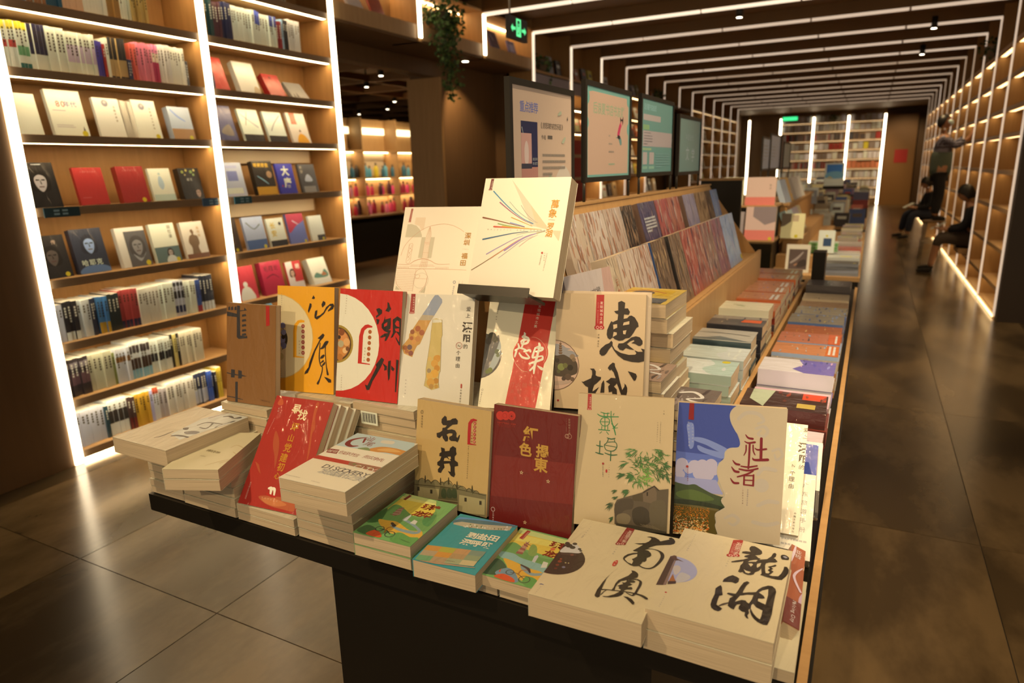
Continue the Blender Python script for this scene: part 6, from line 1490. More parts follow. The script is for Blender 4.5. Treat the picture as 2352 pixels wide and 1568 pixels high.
# ---- what lies under them
CR = ['d4bc8c', 'd8c292', 'cfb684', 'd2ba8a']
def under(key, n, t, lab, cover='d4bc8c', dx=0.0, dy=0.0):
    x, y, z, yaw, lean, w, h = PLAC[key]; tk = TH[key]
    for i in range(n):
        book(lab % ORD[i], place(x+dx*(i+1), y+dy*(i+1), z-tk-.0008-t*i-i*.0006, yaw+R_.uniform(-.01, .01), lean), w, h, t, cover)
TH = dict(f1=.048, f2=.041, f3=.0265, f4=.042, f5=.0285, f6=.028, f8=.026, f9=.044)
under('f2', 1, .041, 'cream copy under the heavy brush title book, %s below it')
under('f5', 1, .0285, 'copy under the left bicycle book, %s below it', '88a060')
under('f6', 1, .030, 'thick cream copy under the lion book, %s below it')
under('f8', 1, .030, 'thick tan book under the askew tan book, %s below it')
under('f9', 1, .022, 'cream book under the ink drawing book, %s below it', dx=.012, dy=.03)
def col(what, x, y, w, h, ts, z=.7505, **k): return stack(lambda i, n: 'cream book %s %s in the stack from the table' % (what, ORD[i]), x, y, z, w, h, ts, CR, group=None, **k)
def fit_(ztop, n, z=.7505): return [(ztop-z)/n]*n
pz = lambda k, d: PLAC[k][2]-d
col('in the far left corner stack,', -1.703, 1.052, .137, .20, fit_(pz('f9', .044+.024), 6), jit=.003)
col('under the askew tan book,', -1.560, 1.050, .196, .26, fit_(pz('f8', .026+.032), 4), jit=.003)
col('under the leaning red book,', -1.356, 1.047, .196, .27, fit_(.796, 2), jit=.002)
col('under the lion book,', -1.152, 1.050, .174, .262, fit_(pz('f6', .028+.0315), 6), jit=.002)
col('under the left bicycle book,', -.973, 1.048, .184, .19, fit_(pz('f5', .0285*2+.0015), 1), jit=.001)
col('under the teal book,', -.783, 1.048, .180, .19, fit_(pz('f4', .0425), 1), jit=.001)
col('under the right bicycle book,', -.598, 1.048, .188, .19, fit_(pz('f3', .027), 1), jit=.001)
col('under the flowing brush title book,', -.404, 1.048, .170, .20, fit_(pz('f1', .0485), 2), jit=.001)
col('under the heavy brush title book,', -.230, 1.048, .192, .28, fit_(pz('f2', .083), 1), jit=.001)
bx_('display_riser', 'black riser block under the cream stacks behind the leaning red book', 'riser', BLACK, (-1.60, -.81, 1.37, 1.60, .75, .8495))
bx_('display_riser', 'black riser block under the cream stack of the brown book', 'riser', BLACK, (-1.60, -1.43, 1.24, 1.365, .75, .8495))
col('under the brown book,', -1.606, 1.232, .182, .25, fit_(.9725, 5, .85), z=.85); col('under the yellow book,', -1.410, 1.335, .205, .26, fit_(.9905, 5, .85), z=.85)
col('under the red dish book,', -1.195, 1.330, .203, .26, fit_(1.003, 6, .85), z=.85); col('under the zither book,', -.985, 1.350, .182, .26, fit_(1.0, 6, .85), z=.85)
bc = MB(); bc.box(0, .055, -.001, 0, 0, .036, ob('e8e0d0'))
for i in range(16): bc.face([(.004+i*.003, -.0014, .006), (.004+i*.003+(.0018 if i % 3 else .001), -.0014, .006), (.004+i*.003+(.0018 if i % 3 else .001), -.0014, .032), (.004+i*.003, -.0014, .032)], ob('2a2420'))
o = bc.build('barcode_sticker', MATTE); o.location = (-1.165, 1.3235, .945); tag(o, 'white barcode sticker on the cream stack below the red dish book', 'sticker')

# ---- art helpers for painterly covers
def blot(w, h, cols, n, seed, vert=True, big=1.0):
    r = random.Random(seed); out = []
    for i in range(n):
        c = r.choice(cols); x, y = r.uniform(0, w), r.uniform(0, h); L = r.uniform(.06, .3)*(h if vert else w)*big; wd = r.uniform(3, 13)*big; dx, dy = (r.uniform(-.2, .2)*L, L) if vert else (L, r.uniform(-.2, .2)*L)
        out.append(('s', c, [(x, y, wd*.5), (x+dx*.5+r.uniform(-6, 6), y+dy*.5, wd), (x+dx, y+dy, wd*.4)]))
    return out
CRM = ['d0b498', 'c09a78', 'b8805c', 'd8c0a4', 'c8a888', 'a87050']; BRN = ['7a5a40', '9a7450', '4a382a', 'b08a5c', '6a4a34']; RED = ['b04a3c', 'c06a50', '8a3a34', 'c89a7c', '6a4a50', 'd0a890']; PUR = ['4a4460', '6a5a70', '8a7078', '3a3444', 'a08878']; BLU = ['98a8c0', '7a96b8', 'b0b8c8', 'a8a0b0', '88a0c0']; MAN = ['c88a58', '8a7898', 'a85a40', '6a7488', 'd0b090', '5a4a50', 'b8a890']
def slant(label, y, hi, w, h, t, cover, cols, seed, n=60, extra=(), spine=None, dx=0):
    o = Vector((-.752, y, 1.204)) if hi else Vector((-.592+dx, y, 1.084))
    book(label, basis(o, (0, 1, 0), D_), w, h, t, cover, art=blot(w*1000, h*1000, cols, n, seed)+list(extra), spine=spine)
up = [(1.90, .17, 'c8ac88', CRM, 'cream book'), (2.077, .18, 'cbb294', CRM, 'pale cream book'), (2.262, .183, 'bfa284', CRM, 'tan flecked book'), (2.45, .14, '2e2622', BRN[:3], 'black brown book'), (2.66, .235, '4a4258', PUR, 'purple book with grid title'), (2.905, .20, 'a8504a', RED, 'red painted book'), (3.11, .20, 'b06a54', RED, 'rust painted book'), (3.40, .24, '9a8c94', ['8a7c90', 'b0a0a0', 'a89488'], 'lilac grey book'), (3.65, .25, 'a07c54', BRN, 'orange brown book'), (3.92, .12, '3a3028', BRN[:3], 'narrow dark book'), (4.05, .185, '7a92b8', BLU, 'blue book')]
for i, (y, w_, c, cols, nm) in enumerate(up):
    ex = lines('c8c0c0', 40, 190, 150, 5, 13, 8, 3) if 'grid' in nm else ()
    slant('%s, upper row of the sloping rack, %s from the near end' % (nm, ordn(i)), y, 1, w_-.004, .262, .03 if i not in (3, 4, 7) else .045, c, cols, 40+i, extra=ex, spine='6a5040' if i > 3 else 'c8b090')
lo = [(1.858, .085, 'd0b48c', ['c8a880'], 'cream book with orange lettering'), (1.949, .185, 'c8ac8c', CRM, 'cream flecked book'), (2.138, .148, 'c4a688', CRM, 'pale rose book'), (2.31, .185, '6a5038', BRN, 'dark gold blue-spined book'), (2.545, .175, '7a6048', BRN, 'brown ornate book'), (2.727, .175, 'a85444', RED, 'scarlet painted book'), (2.905, .178, '9a5a4a', RED, 'red brown painted book'), (3.087, .22, '8a6a5a', RED, 'mauve brown painted book'), (3.311, .225, '8a5a60', RED+PUR, 'purple red painted book'), (3.545, .335, '98a2b4', BLU, 'large pale blue grey book')]
for i, (y, w_, c, cols, nm) in enumerate(lo):
    ex = [('c', 'c8b020', (w_*1000-28, 25), 15)] if i == 9 else ([('t', 'b8643c', '云中记', (40, 190), (0, -30), 24, 0, 0)] if i == 0 else ())
    slant('%s, lower row of the sloping rack, %s from the near end' % (nm, ordn(i)), y, 0, w_-.004, .268, .05, c, cols, 70+i, extra=ex, spine={3: '3a5070', 4: '2a2622'}.get(i))
book('white book with long grey handwritten title and pink edge, leaning low', basis((-.640, 1.60, 1.105), (.2, 1, 0), (-.25, .05, 1)), .235, .225, .03, 'd0b8a0', art=[('p', 'c89a80', [(190, 0), (170, 90), (190, 225), (235, 225), (235, 0)], 0), ('t', '5a5048', '一只特立独行的猪', (35, 150), (17, 2.5), 22, 0, 0)], spine='b8a090')
# ---- upper step: stacks on the platform
LBL = lambda s: (lambda i, n: ('topmost ' if i == n-1 else '')+s+((', %s from the bottom' % ORD[i]) if i < n-1 else ''))
wv = blot(175, 240, ['8a7464', '6a5648', '4a3c34', '9a8878'], 22, 5)+[('s', 'd8c8b0', [(20, 180, 10), (80, 200, 14), (130, 150, 10), (70, 120, 8), (150, 90, 14)])]
stack(LBL('brown photograph book with white brush strokes by the huge brush title'), -.535, 1.615, .8305, .11, .165, [.034]*7, ['6a5a4c', 'd8c8a4', '9a7a60', 'd8c8a4'], top_art=[(q[0], q[1], [(a*.6, b*.68, c*.8) for a, b, c in q[2]]) for q in wv], jit=.005)
sun = [('p', 'c89a20', [(0, 210), (160, 210), (160, 110), (100, 130), (0, 110)], 0), ('s', 'b06a20', [(10, 150, 10), (70, 195, 12), (140, 160, 10)]), ('c', '4a3c34', (75, 150), 34), ('c', '6a5a50', (78, 152), 22), ('r', '3a3834', (0, 0, 170, 75)), ('p', '5a5650', [(90, 75), (165, 70), (165, 20), (120, 30)], 1), ('t', 'c8a828', '万物', (40, 82), (36, 0), 34, .02, 0)]+lines('d8d0c0', 25, 55, 100, 3, 13, 5, 1)
stack(LBL('yellow and black sunflower book on the tallest stack'), -.645, 1.80, .8305, .185, .235, [.04, .04, .04, .036, .036, .036, .044, .044, .044, .042], ['d8c498', 'c8a040', 'd4c094', 'd8c498'], top_art=sun, jit=.012)
stack(LBL('brown book with white brush strokes behind the huge brush title book'), -.440, 1.665, .8305, .115, .20, [.03, .03, .03, .03, .03], ['6a5a4c', 'd8c8a4', '8a6a54', '50443c'], top_art=[(q[0], q[1], [(a*.6, b*.8, c) for a, b, c in q[2]]) if q[0] == 's' else q for q in wv], jit=.008)
mist = lambda c1, c2, s: [('p', c1, [(0, 60), (60, 100), (120, 70), (200, 110), (260, 60), (260, 0), (0, 0)], 1)]+blot(170, 240, c2, 8, s, False)
stack(LBL('white green book with yellow sticker on the step'), -.565, 2.06, .8305, .165, .235, [.034, .034, .034, .034], ['a8b098', 'c8c4ac', 'b8b89c', 'c8c4b0'], turned=True, top_art=mist('a8b49c', ['c8c0ac', 'b4b8a4'], 2)+[('c', ye, (150, 40), 14)], spines=['9aa488'])
stack(LBL('pale misty book on the step'), -.56, 2.25, .8305, .165, .235, [.034, .034, .034, .032], ['c8c0a8', 'b8b8a0'], turned=True, top_art=mist('c0bca8', ['cfc8b4'], 3), spines=['b0b098'])
stack(LBL('dark green hardback with white mountains on the step'), -.565, 2.44, .8305, .17, .24, [.05, .05, .052], ['3a4844', '404c48', 'b8a888'], turned=True, hard=True, top_art=[('p', 'a89c84', [(0, 0), (170, 0), (170, 240), (100, 240), (0, 240)], 0), ('p', '5a6058', [(10, 240), (30, 160), (60, 120), (30, 60), (0, 0), (0, 240)], 0), ('s', '6a6454', [(90, 20, 10), (110, 120, 14), (100, 220, 8)])], spines=['34423e'])
stack(LBL('charcoal hardback with orange label on the step'), -.575, 2.68, .8305, .17, .25, [.05, .052, .054], ['3a3838', '2e2c2c', '4a4440'], turned=True, hard=True, top_art=[('p', '8a7a64', [(100, 250), (170, 250), (170, 0), (120, 0)], 0), ('r', 'd0521c', (60, 15, 110, 90))]+blot(170, 250, ['3a3a40', '6a6258', '8a7458'], 12, 8, False), spines=['2a2a2c'])
stack(LBL('cream book with small green motif on the step'), -.60, 2.92, .8305, .17, .27, [.035, .035, .035, .034, .033], ['d0c094', 'd8c89c', 'ccb98c'], turned=True, top_art=[('c', 'a8a478', (80, 130), 14), ('c', 'b8b080', (95, 150), 10), ('c', 'a0a070', (70, 115), 9)])
for i, (y, n, zt) in enumerate(((3.15, 4, .955), (3.36, 4, .965), (3.60, 4, .96), (3.84, 4, .95), (4.08, 4, .955), (4.32, 4, .95))):
    nm = ['rust and grey comic book', 'purple comic book with white spine panels', 'black and cream comic book', 'orange banded comic book', 'red edged comic book', 'pale comic book at the end'][i]
    stack(LBL(nm+' on the step'), -.60, y, .8305, .20, .27, fit_(zt, n, .8305), ['b87850', 'a06850', '907060'], turned=True, top_art=blot(200, 270, MAN, 26, 120+i, False, .7)+[('r', 'd8c8b0', (20, 20, 150, 34)), ('r', 'd8c8b0', (20, 44, 150, 56)), ('r', ['c85a2c', 'c06030', 'b84a28'][i % 3], (0, 0, 18, 270))], spines=['c8602c', '5a4a48', 'a83c24'])
# ---- lower right row
RW = [(1.80, .17, .86, ['d0a8a0', 'c8a8a8', 'd8b8a8'], 'watercolour pink and blue book', blot(170, 215, ['d8a8a0', '90b0b8', 'c8b8b0', 'd8c0b0', '8a8aa8'], 30, 201, False, .8), 3, False), (2.0, .165, .905, ['6a2418', '7a3020', '3a2018'], 'thick dark red hardback with orange label', [('p', 'a8a880', [(0, 170), (60, 215), (165, 215), (165, 150)], 0), ('r', 'c8401c', (110, 0), ) if False else ('r', 'c8401c', (100, 5, 160, 70)), ('r', 'b8963c', (20, 30, 60, 80))]+blot(165, 150, ['6a2418', '8a3a24', '5a2818'], 10, 6, False), 3, True),
 (2.18, .15, .86, ['c89a90', 'd0a8a0'], 'rose coloured book', blot(150, 215, ['c89a98', 'd8b0a8', '8a5a80'], 18, 203, False, .8), 3, False), (2.34, .17, .92, ['c8b8a8', '8a78a0'], 'cream and violet hardback', [('p', '6a5a90', [(0, 0), (170, 0), (170, 120), (100, 100), (40, 130), (0, 90)], 0)]+blot(170, 110, ['c898a0', '5a5090', '8a80a8', '3a3a68'], 16, 204, False, .8), 3, True),
 (2.53, .17, .875, ['c88850', '8a7860'], 'amber comic book', blot(170, 215, ['c88a40', 'b87840', '8a6a50', 'd0a870'], 26, 205, False, .7), 4, False), (2.72, .17, .885, ['a0a8b0', 'c07848'], 'pale blue comic book', blot(170, 215, ['98a8b0', '8a7868', 'b8b0a0', '5a5450'], 26, 206, False, .7)+[('r', 'c8601c', (0, 0, 170, 45)), ('r', 'd8c8b0', (20, 12, 150, 20)), ('r', 'd8c8b0', (20, 28, 150, 36))], 4, False), (2.91, .18, .885, ['98a0a8', 'b86a48'], 'grey blue comic book', blot(180, 215, ['90a0a8', '7a5a48', 'c07050', '4a4848'], 26, 207, False, .7)+[('r', 'c8541c', (0, 0, 180, 45)), ('r', 'd8c8b0', (20, 12, 150, 20))], 4, False),
 (3.12, .19, .87, ['b86430', 'a85828'], 'burnt orange comic book', blot(190, 215, ['b86028', 'c88038', '9a5030', 'd0a060'], 26, 208, False, .7), 4, False), (3.34, .20, .875, ['5a6c88', '8a7a60'], 'blue landscape book', blot(200, 215, ['4a5e80', '7a8aa0', 'c0a050', '3a4660', '8a9098'], 30, 209, False, .8), 4, False), (3.57, .20, .87, ['6a7894', '9a8868'], 'second blue landscape book', blot(200, 215, ['5a6c90', '8a9aac', 'b89a58', '4a5468'], 30, 210, False, .8), 4, False),
 (3.80, .20, .855, ['a07850', 'b89468'], 'ochre brown book', blot(200, 215, ['a07448', 'b89464', '8a6444'], 16, 211, False), 3, False), (4.03, .20, .86, ['c8a878', '8a7458'], 'sand coloured book', blot(200, 215, ['b89868', 'c8b080', '7a6450'], 16, 212, False), 3, False), (4.26, .22, .90, ['4a4038', 'b89c70'], 'thick dark book with pale sides', blot(220, 215, ['4a4038', '6a5c50', '8a7c6c'], 14, 213, False), 3, False), (4.52, .22, .85, ['5a4c40', '8a7454'], 'umber book at the far end', blot(220, 215, ['5a4a3c', '7a644c'], 12, 214, False), 2, False)]
for y, w_, zt, cs, nm, art, n, hd_ in RW: stack(LBL(nm+' in the right edge row'), -.286, y, .7505, w_-.006, .235, fit_(zt, n), cs, turned=True, top_art=art, hard=hd_, spines=['4a1a14' if 'red hard' in nm else cs[0]])
# books leaning behind the lily field book
def leaner(label, xr, y, z, w, h, lean, t, cover, art=(), spine=None, yaw=.05): book(label, place(xr-w*math.cos(yaw), y, z, yaw, lean), w, h, t, cover, art=art, spine=spine)
leaner('white zither-series copy leaning behind the lily field book', -.070, 1.43, .815, .185, .275, .86, .05, 'e2ccA2'.lower(), [dec(p) for p in ART['b6'] if p[0] == 't'])
leaner('plain white book leaning at the right edge behind the lily book', -.042, 1.40, .778, .16, .21, .95, .04, 'dcc8a4', [('t', '8a8070', '广东旅游手册', (140, 180), (0, -22), 13, 0, 0)]+lines('a89c88', 100, 40, 50, 2, 12, 4, 4))
leaner('navy blue book leaning behind the white zither copy', -.10, 1.56, .79, .15, .21, .9, .022, '2c3a7a', [('r', '3c4a8c', (10, 120, 140, 200)), ('s', '8a90b8', [(60, 180, 4), (90, 185, 8), (120, 180, 4)])])
leaner('bright blue book with pink line leaning at the right edge', -.048, 1.56, .775, .10, .22, .9, .022, '30488c', [('r', 'b84a78', (0, 80, 120, 85))])
leaner('white book with black lower half leaning at the right edge', -.040, 1.60, .78, .10, .20, .85, .02, 'd8c8a8', [('r', '2a2826', (0, 0, 100, 70))])
ml = blot(190, 240, ['a85030', 'c07048', '8a3c28', 'd09868', 'c8a0a0', 'd8b8b0'], 34, 77)+[('t', 'e0c8b0', '亚哲', (175, 225), (0, -16), 16, 0, 0), ('s', 'd8b4b0', [(185, 190, 4), (165, 150, 9), (185, 110, 8)]), ('r', '7a3c30', (0, 0, 190, 75)), ('t', 'd8c8b8', 'Melting City', (178, 68), (0, -5), 9, 0, -90)]
# the orange book stands on edge beside the heavy brush title stack, its cover tipped up
book('orange brown book with white script beside the heavy brush title stack', basis((-.068, 1.13, .812), (.030, .002, -.012), (-.03, 1, .03)), .030, .26, .055, 'a85a38', art=[(q[0], q[1], [((a-150)*.75, b, c*.6) for a, b, c in q[2]]) if q[0] == 's' else q for q in ml if q[0] == 's']+[('r', '7a3c30', (0, 0, 30, 75)), ('t', 'd8c8b8', 'Melting City', (17, 70), (0, -5.2), 10, 0, -90), ('t', 'e0c8b0', '亚哲', (15, 240), (0, -16), 15, 0, 0)])

# ================================================================== THE SECOND AND FURTHER TABLES
def table(label, y0, y1, z, x0=-1.7, x1=-.012):
    t = thing('display_table', label, 'table', ((x0+x1)/2, (y0+y1)/2, 0)); hx, hy = (x1-x0)/2, (y1-y0)/2
    bx('table_top', OAK, (-hx, hx, -hy, hy, z-.035, z), t); bx('apron', BLACK, (-hx+.01, hx-.01, -hy+.004, hy-.004, z-.10, z-.036), t); bx('pedestal', BLACK, (-hx+.45, hx-.25, -hy+.15, hy-.15, 0, z-.10), t); return t
table('second black and oak book table down the hall', 5.95, 9.9, .70)
table('third book table further down the hall', 10.6, 15.2, .70)
table('fourth book table near the end of the hall', 16.0, 22.0, .70)
def upright(label, x, y, z, w, h, lean, t, cover, art=(), yaw=0.0, spine=None): book(label, place(x, y, z, yaw, lean), w, h, t, cover, art=art, spine=spine)
def block(name, label, m, b, cat): return tag(bx(name, m, b), label, cat)
# second table: tiered oak display with glass front box
tr = thing('tiered_display', 'tiered pale wood display unit on the second table', 'display unit', (-.86, 6.1, .7005))
bx('base_box', BLACK, (-.12, .16, 0, .5, 0, .245), tr); bx('cream_shelf', OAK, (-.16, .17, -.01, .55, .245, .26), tr); bx('upper_box', BLACK, (-.14, .14, .12, .6, .26, .53), tr); bx('upper_shelf', OAK, (-.2, .16, .08, .6, .53, .545), tr); bx('long_body', OAKV, (-.45, .2, .56, 3.4, 0, .52), tr); bx('long_top', OAK, (-.46, .22, .55, 3.4, .52, .54), tr); bx('low_step', OAK, (.17, .50, .25, 3.4, 0, .11), tr); bx('mid_step', OAK, (.2, .36, .4, 3.4, .11, .25), tr)
pk = 'd8735c'
upright('pale pink book with salmon band high on the second table', -.965, 6.24, 1.247, .245, .24, .2, .04, 'd8b090', [('r', pk, (0, 0, 245, 70)), ('t', '6a5a50', '鲁迅', (200, 170), (0, -26), 20, 0, 0)])
upright('grey and pink book with salmon band below it', -.935, 6.10, .962, .245, .285, .25, .04, 'cfa88c', [('p', '8a7468', [(60, 285), (245, 285), (245, 160), (160, 130), (120, 160), (60, 200)], 0), ('r', pk, (0, 0, 245, 85)), ('c', ye, (210, 15), 14)])
upright('cream book with small black and yellow emblem beside the black board', -1.16, 6.24, 1.247, .175, .24, .2, .03, 'dcc890', [('p', '8a7a28', [(30, 190), (60, 205), (80, 170), (50, 130), (30, 150)], 1), ('s', '2a2418', [(35, 180, 6), (60, 160, 8), (50, 140, 4)])])
upright('dull grey book left of the pink band book', -1.15, 6.12, .962, .20, .24, .25, .03, 'a08c7c', [('p', '5a4c44', [(20, 180), (90, 200), (60, 120)], 0)])
block('tablet_box', 'black glossy box under the pink band books on the second table', mat('black_gloss', (.012, .011, .008), .12), (-.99, -.695, 6.02, 6.09, .7005, .942), 'box')
upright('yellow cream book with dark corner photograph', -.675, 6.40, .953, .19, .22, .3, .03, 'e0cc8c', [('p', '6a5840', [(0, 220), (80, 220), (80, 150), (30, 110), (0, 100)], 0), ('r', 'b89c70', (90, 150, 140, 205)), ('c', ye, (130, 20), 15)])
upright('cream framed book with brown photograph at the front of the second table', -.585, 6.09, .7015, .185, .235, .25, .025, 'dcc8a0', [('r', '5a463a', (22, 25, 165, 195)), ('s', 'a08c78', [(40, 80, 14), (90, 120, 18), (130, 170, 10)]), ('s', 'b07850', [(70, 60, 10), (110, 80, 14)]), ('p', '3a2c24', [(90, 40), (160, 60), (150, 110), (100, 90)], 1)])
upright('white book with dark blue square behind the brown photograph book', -.365, 6.42, .83, .13, .20, .3, .03, 'd8d0bc', [('r', '2c4458', (40, 60, 105, 130)), ('c', ye, (65, 150), 9)])
for i, (x, y, z, wd, h, c, nm) in enumerate(((-.70, 6.72, 1.242, .15, .22, 'b0b4bc', 'pale blue'), (-.70, 6.95, 1.242, .15, .235, 'd8a048', 'amber'), (-.70, 7.2, 1.242, .16, .22, 'a89880', 'tan'), (-.70, 7.45, 1.242, .16, .22, 'c8b898', 'cream'), (-.70, 7.8, 1.242, .16, .22, 'b8a890', 'stone'), (-.70, 8.1, 1.242, .16, .22, 'd0c0a0', 'ivory'))):
    M = basis((x+.02, y, z), (.25, 1, 0), (-.35, .09, 1)); book('%s book on top of the second table display, %s along' % (nm, ORD[i]), M, wd, h, .05, c, art=blot(wd*1000, h*1000, ['c8c0b0', c, 'a8a090'], 8, 300+i))
for i, (y, c, nm, a) in enumerate(((6.62, 'c4ccd4', 'white blue', [('p', 'a8c890', [(0, 0), (150, 0), (150, 60), (60, 80), (0, 50)], 1), ('s', '8ab0d0', [(20, 130, 8), (80, 150, 10), (130, 120, 6)])]), (6.88, 'b8a8a0', 'mauve', []), (7.12, 'c8b0a0', 'rose', []), (7.36, 'd0b880', 'straw', []))):
    M = basis((-.585, y, .955), (.25, 1, 0), (-.40, .1, 1)); book('%s book leaning on the middle step of the second table, %s along' % (nm, ORD[i]), M, .165, .24, .06, c, art=a)
gs = [('r', '7ab050', (0, 0, 60, 240))]
stack(LBL('green striped white book on the second table step'), -.45, 6.55, .8115, .17, .24, [.03, .03, .03], ['d8d4b8', 'd0c8a8'], turned=True, top_art=gs, spines=['88b860'])
for i, (y, cs, n, zt, nm, art) in enumerate(((5.99, ['8a8478', '9a948a', '7a7468'], 4, .80, 'grey backed book at the front corner of the second table', [('r', '3a3028', (0, 0, 200, 240)), ('c', ye, (60, 30), 12)]), (6.22, ['c8bc9c', 'd0c4a4'], 4, .82, 'cream book with yellow block on the second table edge', [('r', 'd8c858', (60, 60, 120, 150)), ('c', ye, (60, 20), 13)]), (6.46, ['d8c8a8'], 4, .83, 'ivory book on the second table edge', [('c', ye, (60, 20), 13)]), (6.68, ['c87058', 'c8624c'], 4, .84, 'salmon book on the second table edge', [('r', 'b8684c', (0, 0, 70, 240)), ('c', ye, (90, 20), 13)]), (6.9, ['a88c74'], 3, .83, 'tan book on the second table edge', []), (7.15, ['c0a888', '8a8478'], 3, .84, 'stone book on the second table edge', []))):
    stack(LBL(nm), -.275, y, .7005, .2, .245, fit_(zt, n, .7005), cs, turned=True, top_art=art, spines=cs)
rr = random.Random(77); pl = [('cream', 'd8c8a0'), ('white', 'd8d0c0'), ('tan', 'b89c70'), ('grey', '8a8478'), ('rust', 'a8543c'), ('navy', '3a4a68'), ('dark', '3a322c'), ('straw', 'd0b878'), ('rose', 'c0988c')]
def far(label, tn, y0, y1, zb, xs, step, lean_p):
    B = MB(); q = 0
    for x, zz in xs:
        y = y0
        while y < y1:
            nm, c = rr.choice(pl); cc = ob(c); M = None
            if rr.random() < lean_p:
                w_, h = rr.uniform(.16, .22), rr.uniform(.2, .26); M = place(x, y, zb+zz, rr.uniform(-.2, .3), .3); B.box(0, w_, 0, h, -.03, 0, cc, cs={'n': ob('d8c8a8'), 'e': ob('d8c8a8')}, M=M)
                B.face([M @ Vector(p) for p in ((w_*.2, h*.55, .0008), (w_*.8, h*.55, .0008), (w_*.8, h*.75, .0008), (w_*.2, h*.75, .0008))], ob(rr.choice(['5a4a3c', 'c8b890', '6a7a90', '8a3028'])))
            else:
                w_, h, k = rr.uniform(.18, .22), rr.uniform(.15, .2), rr.randint(2, 4); th = .03
                for s in range(k): M = Matrix.Translation((x+rr.uniform(-.01, .01), y+rr.uniform(-.01, .01), zb+zz+.0005)); B.box(0, w_, 0, h, s*th, (s+1)*th-.003, cc if s == k-1 else ob('d0bc94'), cs={'s': ob(rr.choice(['d0bc94', 'a08c6c', c]))}, M=M)
                B.face([M @ Vector(p) for p in ((w_*.2, h*.3, k*th-.002), (w_*.8, h*.3, k*th-.002), (w_*.8, h*.6, k*th-.002), (w_*.2, h*.6, k*th-.002))], ob(rr.choice(['5a4a3c', 'c8b890', '6a7a90', '8a3028', 'c8b020'])))
            y += step*rr.uniform(.9, 1.15)
    o = B.build('piled_books', PRINT); tag(o, label, 'books', kind='stuff')
far('low piles of copies along the far right edge of the second table', 'second', 7.45, 9.7, .70, [(-.26, .0005)], .24, 0)
for nm, y0, y1 in (('third', 10.62, 15.1), ('fourth', 16.05, 21.8)):
    u = thing('tiered_display', 'tiered oak display unit on the %s table' % nm, 'display unit', (-.86, y0, .7005)); L = y1-y0
    bx('upper_tier', OAKV, (-.3, .12, .3, L-.2, 0, .30), u); bx('middle_tier', OAK, (.12, .32, .3, L-.2, 0, .16), u); bx('low_tier', OAK, (.32, .56, .3, L-.2, 0, .07), u)
    far('blurred piles and propped books covering the %s table' % nm, nm, y0+.35, y1-.3, .70, [(-1.14, .3005), (-.90, .3005), (-.72, .1605), (-.52, .0705), (-.25, .0005)], .27, .6)
    far('blurred books along the front end of the %s table' % nm, nm, y0+.02, y0+.2, .70, [(-1.3, .0005), (-1.08, .0005), (-.86, .0005), (-.64, .0005), (-.43, .0005), (-.23, .0005)], .3, .7)
book('blue sky book on a stand above the third table', place(-.62, 11.1, 1.25, .1, .2), .26, .33, .03, 'd8d0c0', art=[('r', '3a78c0', (25, 110, 235, 310)), ('p', '78a8d0', [(25, 110), (235, 110), (235, 190), (120, 210), (25, 180)], 1), ('p', 'c8b070', [(25, 110), (120, 110), (70, 140)], 0)])
bx_('stand_block', 'black block under the blue sky book', 'block', BLACK, (-.63, -.35, 11.08, 11.25, 1.2012, 1.249))
book('dark blue and red book standing on the third table edge', place(-.24, 12.3, .86, 0, .2), .22, .26, .03, '4a4450', art=[('r', '7a1c18', (0, 0, 220, 130))])
bx_('stand_block', 'black block under the dark blue and red book', 'block', BLACK, (-.25, -.02, 12.28, 12.42, .7012, .858))

ctr = thing('display_counter', 'cream counter with a bright top beyond the near posters', 'counter', (-3.25, 12.0, 0))
bx('body', WALN, (0, .72, 0, .45, 0, 1.10), ctr); bx('counter_top', OAK, (-.03, .75, -.03, .48, 1.10, 1.15), ctr); bx('back_rail', OAK, (-.03, .75, .40, .48, 1.15, 1.20), ctr); MB().box(0, .72, -.005, 0, 1.07, 1.095).build('edge_light', SHLR, ctr)
spot('counter_spot', (-2.9, 11.7, 3.1), (-2.9, 12.2, 1.1), 60, 40)
# ================================================================== PEOPLE AND STOOL
DG = []
def skinmesh(name, chains, mtl, parent, sub=2, col=(.5, .5, .5), jitter=None):
    # chains: list of point lists (x, y, z, r); a point equal to an earlier one joins the chains
    vs = []; es = []; rs = []; idx = {}
    for ch in chains:
        prev = None
        for x, y, z, r in ch:
            k = (round(x, 4), round(y, 4), round(z, 4))
            if k not in idx: idx[k] = len(vs); vs.append((x, y, z)); rs.append(r)
            i = idx[k]
            if prev is not None and prev != i: es.append((prev, i))
            prev = i
    me = bpy.data.meshes.new(name); me.from_pydata(vs, es, []); o = bpy.data.objects.new(name, me); COL.objects.link(o)
    sk = o.modifiers.new('skin', 'SKIN'); sk.use_smooth_shade = True
    for i, r in enumerate(rs): d = me.skin_vertices[0].data[i]; d.radius = (r, r); d.use_root = (i == 0)
    ss = o.modifiers.new('sub', 'SUBSURF'); ss.levels = sub; ss.render_levels = sub
    bpy.context.view_layer.update(); dg = bpy.context.evaluated_depsgraph_get(); m2 = bpy.data.meshes.new_from_object(o.evaluated_get(dg))
    bpy.data.objects.remove(o)
    m2.materials.clear(); m2.materials.append(mtl)
    for p in m2.polygons: p.use_smooth = True
    at = m2.color_attributes.new('Col', 'FLOAT_COLOR', 'CORNER') if 'Col' not in m2.color_attributes else m2.color_attributes['Col']
    buf = []
    for l in m2.loops:
        z = m2.vertices[l.vertex_index].co.z; c = jitter(z) if jitter else col; buf += [c[0], c[1], c[2], 1]
    at.data.foreach_set('color', buf); m2.name = name; return link(name, m2, parent)
